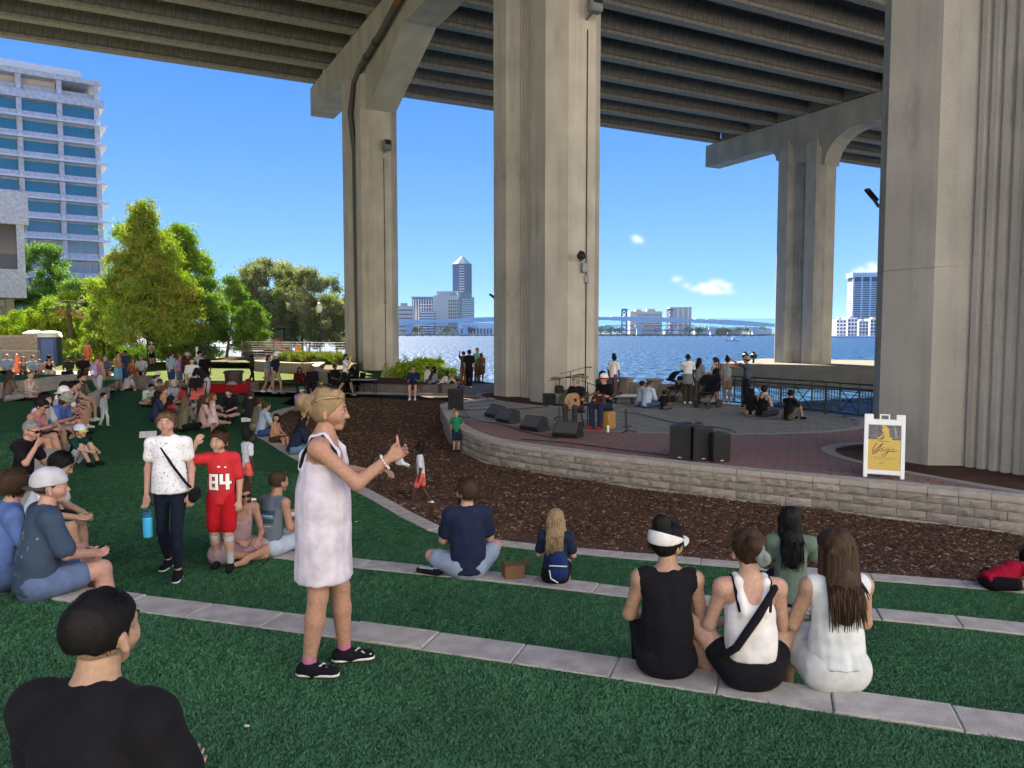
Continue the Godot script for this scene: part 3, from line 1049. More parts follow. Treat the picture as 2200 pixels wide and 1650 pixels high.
	mb.box(Vector3(0, 0.02, 0), Vector3(0.42, 0.04, 0.42), Basis(), 0.01)
	put("base", mb, mats.black_plastic, cn)
	lamp_post()
	works()
	quay_things()


func lamp_post() -> void:
	var lp := thing("lamp_post", "dark lamp post with a pale acorn globe in front of the oaks", "lamp post", Vector3(-14.48, 0.12, -58) * Vector3(1, 0, 1) + Vector3(0, -0.3, 0))
	var mb := MB.new()
	mb.lathe(Vector3.ZERO, [[0.2, 0], [0.2, 0.25], [0.11, 0.4], [0.09, 0.9], [0.065, 1.1], [0.05, 3.7], [0.09, 3.75], [0.09, 3.85]], 12)
	put("pole", mb, mats.dark_metal, lp)
	mb = MB.new()
	mb.lathe(Vector3(0, 3.85, 0), [[0.1, 0], [0.2, 0.18], [0.23, 0.4], [0.17, 0.62]], 12)
	put("globe", mb, mat("frosted_glass", lin(0.6, 0.6, 0.58), 0.3), lp)
	mb = MB.new()
	mb.lathe(Vector3(0, 4.47, 0), [[0.2, 0], [0.14, 0.1], [0.03, 0.16], [0.02, 0.28], [0, 0.29]], 12)
	put("finial", mb, mats.grey_metal, lp)


func works() -> void:
	# temporary fence panels round a building site
	var steel := mat("galvanised", lin(0.22, 0.22, 0.21), 0.5, "", 1.0, "", 1.0, 0.4)
	var ends := [Vector3(-24.55, -0.13, -60), Vector3(-21.7, -0.02, -57), Vector3(-19.69, 0.02, -56), Vector3(-16.76, 0.09, -54), Vector3(-13.87, 0.16, -52), Vector3(-10.85, 0.24, -50)]
	for i in ends.size() - 1:
		var a: Vector3 = ends[i] * Vector3(1, 0, 1) + Vector3.UP * (-0.28 if i < 2 else 0.14)
		var b: Vector3 = ends[i + 1] * Vector3(1, 0, 1) + Vector3.UP * (-0.28 if i < 2 else 0.14)
		var fp := thing("fence_panel", ["chain link fence panel beside a thin white post", "chain link fence panel in front of the cypress trunk", "chain link fence panel in front of the orange machine", "chain link fence panel with a yellow sign on it", "chain link fence panel behind the tall grasses by the pier"][i], "fence")
		var h := 1.15
		for q in [[a, b, 0.0], [a, b, h]]:
			var mb := MB.new()
			mb.tube([a + Vector3.UP * (0.1 + q[2]), b + Vector3.UP * (0.1 + q[2])], [0.028], 6)
			put("rail", mb, steel, fp)
		for q: Vector3 in [a, b]:
			var mb := MB.new()
			mb.tube([q, q + Vector3.UP * (h + 0.2)], [0.03], 6)
			put("post", mb, steel, fp)
		var mesh := MB.new()
		for j in 16:
			var p := a.lerp(b, (j + 0.5) / 16.0)
			mesh.tube([p + Vector3.UP * 0.1, p + Vector3.UP * (h + 0.1)], [0.006], 4, false)
		for j in 6:
			mesh.tube([a + Vector3.UP * (0.25 + 0.17 * j), b + Vector3.UP * (0.25 + 0.17 * j)], [0.006], 4, false)
		put("wire_mesh", mesh, steel, fp)
		if i == 3:
			var sg := MB.new()
			var sp := a.lerp(b, 0.75)
			sg.box(sp + Vector3(0, 0.85, 0.05), Vector3(0.45, 0.34, 0.02))
			put("sign_plate", sg, mat("yellow_sign", lin(0.7, 0.3, 0.02), 0.6), fp)
	var gp := thing("white_post", "slim white square post standing at the edge of the sunny lawn", "post", Vector3(-22.54, -0.05, -55) * Vector3(1, 0, 1) + Vector3(0, -0.3, 0))
	var mb := MB.new()
	mb.box(Vector3(0, 0.65, 0), Vector3(0.14, 1.3, 0.14), Basis(), 0.01)
	put("shaft", mb, mat("white_paint", lin(0.7, 0.7, 0.68), 0.5), gp)
	mb = MB.new()
	mb.box(Vector3(0, 1.32, 0), Vector3(0.2, 0.06, 0.2), Basis(), 0.01)
	put("post_cap", mb, mats.white_paint, gp)
	# orange digger
	var ex := thing("orange_excavator", "orange compact excavator behind the fence panels", "excavator", Vector3(-22.08, -0.15, -66) * Vector3(1, 0, 1) + Vector3(0, -0.1, 0), 0.3)
	var org := mat("machine_orange", lin(0.5, 0.05, 0.015), 0.45, "soft", 0.8)
	mb = MB.new()
	mb.box(Vector3(0, 1.0, 0), Vector3(1.9, 0.7, 1.5), Basis(), 0.12)
	put("house", mb, org, ex)
	mb = MB.new()
	mb.box(Vector3(-0.75, 0.9, 0), Vector3(0.7, 0.9, 1.5), Basis(), 0.15)
	put("counterweight", mb, org, ex)
	for s: float in [-1, 1]:
		mb = MB.new()
		mb.box(Vector3(0, 0.3, 0.6 * s), Vector3(2.2, 0.55, 0.38), Basis(), 0.2)
		put("track", mb, mats.black_plastic, ex)
	for pc in [["boom", Vector3(0.7, 1.2, 0), Vector3(1.9, 1.5, 0), 0.28], ["dipper", Vector3(1.9, 1.5, 0), Vector3(2.5, 0.6, 0), 0.22]]:
		mb = MB.new()
		bar(mb, pc[1], pc[2], 0.25, pc[3])
		put(pc[0], mb, org, ex)
	mb = MB.new()
	mb.box(Vector3(2.55, 0.35, 0), Vector3(0.5, 0.5, 0.7), Basis(Vector3.BACK, 0.4), 0.08)
	put("bucket", mb, org, ex)
	var ld := thing("site_loader", "small loader with a dark glazed cab behind the orange excavator", "loader", Vector3(-21.29, -0.07, -70) * Vector3(1, 0, 1) + Vector3(0, -0.1, 0), 0.2)
	mb = MB.new()
	mb.box(Vector3(0, 0.9, 0), Vector3(2.4, 0.9, 1.5), Basis(), 0.1)
	put("body", mb, mat("site_grey", lin(0.3, 0.28, 0.26), 0.5), ld)
	mb = MB.new()
	mb.box(Vector3(0, 1.9, 0), Vector3(1.2, 1.2, 1.3), Basis(), 0.08)
	put("cab", mb, mat("cab_glass", lin(0.02, 0.04, 0.045), 0.1), ld)
	mb = MB.new()
	mb.box(Vector3(0, 2.54, 0), Vector3(1.4, 0.1, 1.5), Basis(), 0.03)
	put("cab_roof", mb, mats.dark_metal, ld)
	for x: float in [-0.8, 0.8]:
		for s: float in [-1, 1]:
			mb = MB.new()
			mb.lathe(Vector3(x, 0.42, 0.75 * s), [[0, -0.14], [0.42, -0.14], [0.42, 0.14], [0, 0.14]], 14, Basis(Vector3.RIGHT, PI / 2))
			put("wheel", mb, mats.black_plastic, ld)
	var tn := thing("blue_canopy", "pale blue canopy tent far behind the orange excavator", "tent", Vector3(-30.75, 0.1, -92) * Vector3(1, 0, 1) + Vector3(0, -0.3, 0), 0.3)
	mb = MB.new()
	mb.lathe(Vector3(0, 2.0, 0), [[2.6, 0], [2.6, 0.25], [0.1, 1.1], [0, 1.12]], 4, Basis(Vector3.UP, PI / 4))
	put("roof", mb, mat("blue_canvas", lin(0.12, 0.25, 0.5), 0.8), tn)
	for x: float in [-1.7, 1.7]:
		for z: float in [-1.7, 1.7]:
			mb = MB.new()
			mb.tube([Vector3(x, 0, z), Vector3(x, 2.1, z)], [0.04], 6)
			put("leg", mb, steel, tn)


func quay_things() -> void:
	# railing along the water
	var pts := [Vector3(7.55, STAGE, -28.35), Vector3(8.25, STAGE, -27.4), Vector3(9.15, STAGE, -26.05), Vector3(10.05, STAGE, -24.5), Vector3(10.85, STAGE, -22.9), Vector3(11.75, STAGE, -21.4), Vector3(12.7, STAGE, -20.0)]
	var rail := thing("quay_railing", "dark green steel railing with crossed panels along the river", "railing")
	var dm := mat("railing_paint", lin(0.012, 0.025, 0.03), 0.4, "", 1.0, "", 1.0, 0.2)
	for i in pts.size():
		var mb := MB.new()
		mb.box(pts[i] + Vector3.UP * 0.53, Vector3(0.07, 1.06, 0.07), Basis(), 0.008)
		put("post", mb, dm, rail)
		if i == pts.size() - 1: break
		var a: Vector3 = pts[i]
		var b: Vector3 = pts[i + 1]
		var lift := func(t: float, y: float) -> Vector3: return a.lerp(b, t) + Vector3.UP * y
		mb = MB.new()
		for y: float in [0.1, 0.88, 1.03]: bar(mb, lift.call(0, y), lift.call(1, y), 0.045, 0.05)
		put("rail", mb, dm, rail)
		mb = MB.new()
		for t: float in [0.3, 0.7]: bar(mb, lift.call(t, 0.1), lift.call(t, 1.03), 0.045, 0.045)
		# crossed middle panel with a square and a ring
		bar(mb, lift.call(0.3, 0.12), lift.call(0.7, 0.86), 0.02, 0.025)
		bar(mb, lift.call(0.3, 0.86), lift.call(0.7, 0.12), 0.02, 0.025)
		bar(mb, lift.call(0.3, 0.2), lift.call(0.7, 0.2), 0.02, 0.02)
		bar(mb, lift.call(0.3, 0.78), lift.call(0.7, 0.78), 0.02, 0.02)
		put("crossed_panel", mb, dm, rail)
		for k in 8:
			var t: float = 0.06 + 0.06 * k if k < 4 else 0.76 + 0.06 * (k - 4)
			mb = MB.new()
			bar(mb, lift.call(t, 0.1), lift.call(t, 0.88), 0.018, 0.018)
			put("baluster", mb, dm, rail)
		mb = MB.new()
		for y: float in [0.3, 0.5, 0.7]:
			bar(mb, lift.call(0.06, y), lift.call(0.24, y), 0.014, 0.014)
			bar(mb, lift.call(0.76, y), lift.call(0.94, y), 0.014, 0.014)
		put("cross_bar", mb, dm, rail)
	# stone balustrade with posts and ribbed panels
	var stone := mat("balustrade_stone", lin(0.26, 0.24, 0.21), 0.9, "grain", 2.0, "rough_bump", 0.8)
	var bl := thing("balustrade", "low stone balustrade with capped posts and ribbed panels by the river", "balustrade")
	var line := [Vector3(0.2, STAGE, -37.4), Vector3(1.3, STAGE, -35.4), Vector3(2.4, STAGE, -33.6), Vector3(3.5, STAGE, -32.0), Vector3(4.6, STAGE, -30.95), Vector3(5.6, STAGE, -30.05), Vector3(6.6, STAGE, -29.15), Vector3(7.4, STAGE, -28.4)]
	for i in line.size():
		var d: Vector3 = line[mini(i + 1, line.size() - 1)] - line[maxi(i - 1, 0)]
		var mb := MB.new()
		mb.box(line[i] + Vector3.UP * 0.36, Vector3(0.42, 0.72, 0.42), look(d), 0.015)
		put("post", mb, stone, bl)
		mb = MB.new()
		mb.box(line[i] + Vector3.UP * 0.76, Vector3(0.54, 0.09, 0.54), look(d), 0.02)
		put("post_cap", mb, stone, bl)
		if i == line.size() - 1: break
		mb = MB.new()
		bar(mb, line[i] + Vector3.UP * 0.31, line[i + 1] + Vector3.UP * 0.31, 0.16, 0.62)
		put("panel", mb, stone, bl)
		for k in 9:
			mb = MB.new()
			var p: Vector3 = line[i].lerp(line[i + 1], 0.22 + 0.07 * k)
			mb.box(p + Vector3.UP * 0.33, Vector3(0.24, 0.44, 0.045), look(d))
			put("rib", mb, stone, bl)
	# the concrete footing in the water under the far pier
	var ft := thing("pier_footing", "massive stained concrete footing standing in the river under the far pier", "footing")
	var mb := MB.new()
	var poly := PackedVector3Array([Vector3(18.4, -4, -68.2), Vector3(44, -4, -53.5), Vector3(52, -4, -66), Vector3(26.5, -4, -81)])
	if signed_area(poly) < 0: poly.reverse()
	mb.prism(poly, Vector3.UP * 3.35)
	put("block", mb, mat("footing_shade_concrete", lin(0.2, 0.195, 0.18), 0.9, "grain", 0.6), ft)  # base colour darkened so the sunlit top looks shaded
	detail(mats.footing_shade_concrete, "stain", Vector3(0.1, 0.12, 0.1))
	for q in [Vector3(21.05, -0.56, -68.5), Vector3(21.64, -0.54, -68)]:
		var nl := thing("mooring_light", "small dark marker light on a short stand on the concrete footing", "light", Vector3(q.x, -0.65, q.z - 0.8), 0.0, "marker lights on the pier footing")
		mb = MB.new()
		mb.tube([Vector3.ZERO, Vector3(0, 0.4, 0)], [0.09], 8)
		put("stand", mb, mats.dark_metal, nl)
		mb = MB.new()
		mb.lathe(Vector3(0, 0.4, 0), [[0.1, 0], [0.3, 0.05], [0.32, 0.35], [0.14, 0.45], [0.12, 0.62], [0, 0.66]], 10)
		put("lamp_head", mb, mats.dark_metal, nl)


func leaf_spray(kind: int, rs: int) -> ArrayMesh:
	# a little spray of leaves: 0 feathery and drooping, 1 broad oak leaves, 2 grass blades, 3 fern-like shrub
	var r := RandomNumberGenerator.new()
	r.seed = rs
	var mb := MB.new()
	var n: int = [14, 12, 9, 11][kind]
	for i in n:
		var d := Vector3(r.randf_range(-1, 1), r.randf_range(-1, 1), r.randf_range(-1, 1)).normalized()
		var o := Vector3.ZERO
		var ln := 0.16
		var w := 0.035
		if kind == 0:
			o = Vector3(r.randf_range(-0.22, 0.22), r.randf_range(-0.2, 0.16), r.randf_range(-0.22, 0.22))
			d = (Vector3(r.randf_range(-1, 1), -0.45, r.randf_range(-1, 1))).normalized()
			ln = r.randf_range(0.14, 0.26); w = 0.035
		elif kind == 1:
			o = Vector3(r.randf_range(-0.22, 0.22), r.randf_range(-0.2, 0.2), r.randf_range(-0.22, 0.22))
			ln = r.randf_range(0.1, 0.17); w = 0.04
		elif kind == 2:
			d = Vector3(r.randf_range(-0.5, 0.5), 1.0, r.randf_range(-0.5, 0.5)).normalized()
			o = Vector3(r.randf_range(-0.1, 0.1), 0, r.randf_range(-0.1, 0.1))
			ln = r.randf_range(0.6, 1.0); w = 0.02
		else:
			o = Vector3(r.randf_range(-0.15, 0.15), r.randf_range(-0.15, 0.15), r.randf_range(-0.15, 0.15))
			ln = r.randf_range(0.14, 0.22); w = 0.03
		var side := d.cross(Vector3(r.randf_range(-1, 1), r.randf_range(-1, 1), r.randf_range(-1, 1))).normalized() * w
		var mid := o + d * ln * 0.5
		var tip := o + d * ln - Vector3.UP * (0.25 * ln if kind == 2 else 0.02)
		var nn := (d.cross(side).normalized() + Vector3.UP * 0.4).normalized()
		mb.tri_n(o, mid + side, mid - side, nn, nn, nn)
		mb.tri_n(mid + side, tip, mid - side, nn, nn, nn)
	return mb.mesh()


func leaf_mat(key: String) -> StandardMaterial3D:
	if mats.has(key): return mats[key]
	var m := StandardMaterial3D.new()
	m.resource_name = key
	m.vertex_color_use_as_albedo = true
	m.roughness = 0.75
	m.metallic_specular = 0.15
	m.cull_mode = BaseMaterial3D.CULL_DISABLED
	m.backlight_enabled = true
	m.backlight = Color(0.6, 0.66, 0.2)
	mats[key] = m
	return m


func tree(called: String, label: String, at: Vector3, trunk: float, height: float, radius: float, tints: Array, kind: int, rs: int, count: int, shape := 0, group := "", stems := 1, size := 1.0) -> Node3D:
	# shape 0 round, 1 conical, 2 spreading shrub
	var r := RandomNumberGenerator.new()
	r.seed = rs
	var root := thing(called, label, "tree" if trunk > 0.5 else "shrub", at, 0.0, group)
	var bark := mat("bark", lin(0.13, 0.11, 0.09), 0.9, "grain", 2.0, "rough_bump", 1.5)
	var tr := MB.new()
	var crown0 := trunk
	var lim := []
	for s in stems:
		var b := Vector3.ZERO if stems == 1 else Vector3(r.randf_range(-0.5, 0.5), 0, r.randf_range(-0.4, 0.4))
		var lean := Vector3(r.randf_range(-0.1, 0.1), 0, r.randf_range(-0.1, 0.1)) * height
		var tip := b + lean + Vector3.UP * height * (0.92 if shape == 1 else 0.7)
		var br := height * 0.022 / sqrt(stems)
		tr.tube([b, b.lerp(tip, 0.3), b.lerp(tip, 0.65), tip], [br, br * 0.75, br * 0.45, 0.02], 8)
		for k in 9:
			var t := lerpf(maxf(crown0 / height, 0.12), 0.85, k / 8.0)
			var from := b.lerp(tip, t)
			var g := r.randf() * TAU
			var reach := radius * (1.0 - t * 0.75 if shape == 1 else sqrt(maxf(0.1, 1.0 - pow(absf(t - 0.4) * 1.5, 2.0)))) * r.randf_range(0.55, 0.9)
			var to := from + Vector3(cos(g), r.randf_range(0.1, 0.6) * (0.4 if shape == 1 else 1.0), sin(g)) * reach
			tr.tube([from, from.lerp(to, 0.5) + Vector3.UP * 0.1 * reach, to], [br * 0.35, br * 0.22, 0.012], 5)
			lim.append(to)
			lim.append(from.lerp(to, 0.6))
	put("trunk", tr, bark, root)
	# clumps of sprays round the limb ends and through the crown
	var clumps := []
	for p: Vector3 in lim: clumps.append([p, radius * r.randf_range(0.16, 0.3)])
	var nz := FastNoiseLite.new()
	nz.seed = rs
	nz.frequency = 0.35
	for i in 46 * (2 if radius > 3.0 else 1):
		var y := r.randf()
		var prof: float = (1.04 - pow(y, 1.7)) * (0.75 + 0.25 * sin(y * 17.0 + rs)) if shape == 1 else sqrt(maxf(0.02, 1.0 - pow(absf(y - 0.38) * 1.55, 2.0)))
		var g := r.randf() * TAU
		var rad := radius * prof * sqrt(r.randf_range(0.25, 1.0)) * (1.0 + 0.75 * nz.get_noise_2d(cos(g) * 6.0, sin(g) * 6.0 + y * 5.0))
		clumps.append([Vector3(cos(g) * rad, lerpf(crown0, height, y), sin(g) * rad), radius * r.randf_range(0.07, 0.18)])
	var places := []
	var cols := []
	for i in count:
		var c: Array = clumps[r.randi() % clumps.size()]
		var o: Vector3 = Vector3(r.randfn(), r.randfn() * 0.7, r.randfn()) * c[1] * 0.55
		var p: Vector3 = c[0] + o
		if p.y < crown0 * 0.6: continue
		var b := Basis.from_euler(Vector3(r.randf_range(-0.5, 0.5), r.randf() * TAU, r.randf_range(-0.5, 0.5))) * Basis.from_scale(Vector3.ONE * r.randf_range(0.7, 1.35) * size)
		places.append(Transform3D(b, p))
		var ci: Color = tints[hash(clumps.find(c)) % tints.size()] if r.randf() < 0.7 else tints[r.randi() % tints.size()]
		cols.append(ci * r.randf_range(0.75, 1.25))
	var key := "spray%d" % kind
	if not tex.has(key): tex[key] = leaf_spray(kind, 11 + kind)
	stuff(scatter("crown", tex[key], leaf_mat("leaves"), places, cols, root))
	return root


func ground_at(px: Vector3, y: float) -> Vector3:
	return Vector3(px.x, y, px.z)


func trees() -> void:
	var cyp := [Color(0.29, 0.38, 0.07), Color(0.24, 0.36, 0.06), Color(0.32, 0.41, 0.08), Color(0.38, 0.36, 0.08)]
	var cyg := [Color(0.2, 0.33, 0.06), Color(0.23, 0.36, 0.06), Color(0.28, 0.38, 0.07)]
	var green := [Color(0.14, 0.25, 0.06), Color(0.17, 0.28, 0.07), Color(0.12, 0.22, 0.05)]
	var oak := [Color(0.2, 0.23, 0.12), Color(0.26, 0.28, 0.17), Color(0.15, 0.19, 0.1), Color(0.32, 0.33, 0.22)]
	var lime := [Color(0.26, 0.38, 0.04), Color(0.23, 0.33, 0.035), Color(0.31, 0.41, 0.05)]
	tree("cypress_tree", "tall yellow green cypress with a pointed crown and pale trunk", ground_at(Vector3(-27.09, -0.19, -57), -0.3), 2.0, 11.6, 4.6, cyp, 0, 21, 9000, 1, "", 2, 1.0)
	tree("cypress_tree", "broad green cypress leaning close behind the tall yellow green one", ground_at(Vector3(-26.92, -0.24, -63), -0.3), 1.6, 10.9, 4.4, cyg, 0, 22, 8000, 1, "", 1, 1.0)
	tree("cypress_tree", "smaller blue green cypress with a rounded feathery crown beside the oaks", ground_at(Vector3(-22.37, -0.02, -60), -0.3), 1.4, 6.6, 2.7, green, 0, 23, 5000, 0, "", 1, 0.9)
	tree("cypress_tree", "slender young cypress with a thin crown beside the round shrub", ground_at(Vector3(-31.93, -0.13, -60), -0.3), 1.2, 5.2, 2.0, cyp, 0, 24, 2600, 1, "", 1, 0.9)
	tree("oak_tree", "wide grey green live oak with a dark forked trunk", ground_at(Vector3(-24.34, -0.31, -78), -0.3), 2.2, 9.4, 4.2, oak, 1, 25, 9000, 0, "", 2, 1.15)
	tree("oak_tree", "tall grey green live oak behind the lamp post", ground_at(Vector3(-19.95, -0.19, -74), -0.3), 1.8, 8.2, 3.4, oak, 1, 26, 7000, 0, "", 2, 1.1)
	tree("oak_tree", "low dark live oak half hidden behind the left pier", ground_at(Vector3(-15.91, -0.07, -70), -0.3), 1.2, 5.6, 2.8, oak, 1, 27, 4500, 0, "", 1, 1.0)
	tree("crape_myrtle", "round bright green spreading shrub above the portable toilet", ground_at(Vector3(-39.12, -0.15, -66), -0.3), 1.2, 5.1, 2.7, lime, 3, 28, 5000, 2, "", 3, 1.2)
	tree("crape_myrtle", "bright green round shrub in front of the columned building", ground_at(Vector3(-43.68, -0.15, -66), -0.3), 0.9, 3.8, 2.0, lime, 3, 29, 3000, 2, "", 3, 1.2)
	tree("oak_tree", "dark green tree behind the palm at the office tower's foot", ground_at(Vector3(-56.02, -0.73, -92), -0.3), 3.0, 12.5, 4.6, green, 1, 30, 5000, 0, "", 1, 1.5)
	tree("oak_tree", "deep green tree between the palm and the yellow cypress", ground_at(Vector3(-46.32, -0.49, -84), -0.3), 2.4, 7.6, 3.8, green, 1, 31, 4000, 0, "", 1, 1.4)
	# low hedges and shrubs under the trees
	var hedges := [[395, 62, 1.2, 2.2, green, "dark hedge in the shade under the cypress trees"], [345, 66, 1.3, 2.0, green, "dark hedge behind the pale cypress trunks"], [235, 64, 1.0, 1.8, lime, "light green low shrub on the sunny bank"], [430, 64, 1.4, 1.5, green, "rounded green shrub beside the slim white post"], [145, 58, 1.0, 1.0, cyp, "small yellowish shrub beside the portable toilet"], [900, 43, 1.3, 1.6, lime, "light green bush on the river bank by the sitting people"], [940, 43, 0.7, 0.9, green, "small green bush on the river bank by the stone balustrade"], [290, 63, 1.1, 1.6, green, "dark low shrub left of the pale cypress trunks"]]
	for i in hedges.size():
		var h: Array = hedges[i]
		var p := Vector3(-0.67, 2.02, -1)
		p = Vector3((h[0] - 1100.0) / 1650.0 * h[1], -0.3 if h[0] < 800 else -0.75, -h[1])
		tree("shrub", h[5], p, 0.15, h[2], h[3], h[4], 3, 40 + i, 900, 2, "", 2, 1.0)
	# cabbage palm
	palm()
	# ornamental grasses in the raised bed
	var gr := [Color(0.1, 0.14, 0.03), Color(0.13, 0.16, 0.05), Color(0.16, 0.15, 0.06)]
	for i in 13:
		var x := 606.0 + 10.5 * i
		var d := 49.0 - 0.25 * i + (i % 3) * 1.2
		var at := Vector3((x - 1100.0) / 1650.0 * d, 0.14, -d)
		var t := thing("grass_clump", "tall feathery grass clump in the raised bed behind the curved wall", "grass", at, 0.0, "tall grasses in the raised bed")
		var r := RandomNumberGenerator.new()
		r.seed = 70 + i
		var places := []
		var cols := []
		for k in 60:
			var g := r.randf() * TAU
			var q := Vector3(cos(g), 0, sin(g)) * r.randf_range(0, 0.45)
			places.append(Transform3D(Basis.from_euler(Vector3(q.z * 1.1, r.randf() * TAU, -q.x * 1.1)) * Basis.from_scale(Vector3.ONE * r.randf_range(0.7, 1.3)), q))
			cols.append(gr[r.randi() % 3] * r.randf_range(0.8, 1.3))
		if not tex.has("spray2"): tex["spray2"] = leaf_spray(2, 13)
		stuff(scatter("blades", tex["spray2"], leaf_mat("leaves"), places, cols, t))


func palm() -> void:
	var root := thing("palm_tree", "cabbage palm with a shaggy yellowish head beside the tall cypress", "tree", ground_at(Vector3(-35.62, -0.01, -62), -0.3))
	var mb := MB.new()
	mb.tube([Vector3.ZERO, Vector3(0.1, 2.2, 0), Vector3(0.05, 4.4, 0.1)], [0.24, 0.2, 0.18], 10)
	put("trunk", mb, mats.bark, root)
	var r := RandomNumberGenerator.new()
	r.seed = 5
	var m := leaf_mat("leaves")
	for k in 30:
		var f := MB.new()
		f.tinted = true
		var old := k >= 20
		f.col = (Color(0.2, 0.14, 0.05) if old else Color(0.075, 0.1, 0.02)) * r.randf_range(0.8, 1.2)
		var g := TAU * k / 30.0 * 7.0
		var el := r.randf_range(-0.9, -0.2) if old else r.randf_range(-0.1, 1.2)
		var dir := Vector3(cos(g) * cos(el), sin(el), sin(g) * cos(el))
		var base := Vector3(0.05, 4.4, 0.1)
		var hub := base + dir * r.randf_range(0.5, 0.9)
		f.tube([base, hub], [0.02, 0.012], 4)
		var sd := dir.cross(Vector3.UP).normalized()
		var up := sd.cross(dir)
		for j in 15:
			var a := lerpf(-1.7, 1.7, j / 14.0)
			var d := (dir * cos(a) + sd * sin(a) + up * 0.15).normalized()
			var ln := 0.95 * (0.75 + 0.25 * cos(a))
			var w := d.cross(up).normalized() * 0.035
			var midp := hub + d * ln * 0.6
			var tip := hub + d * ln - Vector3.UP * 0.28
			f.tri_n(hub, midp + w, midp - w, up, up, up)
			f.tri_n(midp + w, tip, midp - w, up, up, up)
		put("frond", f, m, root)


func block(parent: Node3D, called: String, at: Vector3, s: Vector3, turn: float, m: Material) -> MeshInstance3D:
	var mb := MB.new()
	mb.box(Vector3(0, s.y / 2, 0), s)
	var o := put(called, mb, m, parent)
	o.position = at
	o.rotation.y = turn
	return o


func far(px: float, d: float, y := WATER) -> Vector3:
	# a point on the far bank in the direction of a column of the view
	return Vector3((px - 1100.0) / 1650.0 * d, y, -d)


func windows_on(parent: Node3D, size: Vector3, cols: int, rows: int, w: float, h: float, y0: float, y1: float, m: Material, turn := 0.0) -> void:
	# recessed-looking window strips on the face that looks to the river
	var mb := MB.new()
	mb.box(Vector3.ZERO, Vector3(w, h, 0.3))
	var me := mb.mesh()
	for r in rows:
		for c in cols:
			var o := put("window", me, m, parent)
			o.position = Basis(Vector3.UP, turn) * Vector3(size.x * ((c + 0.5) / cols - 0.5), lerpf(y0, y1, (r + 0.5) / rows), size.z / 2 + 0.05)
			o.rotation.y = turn


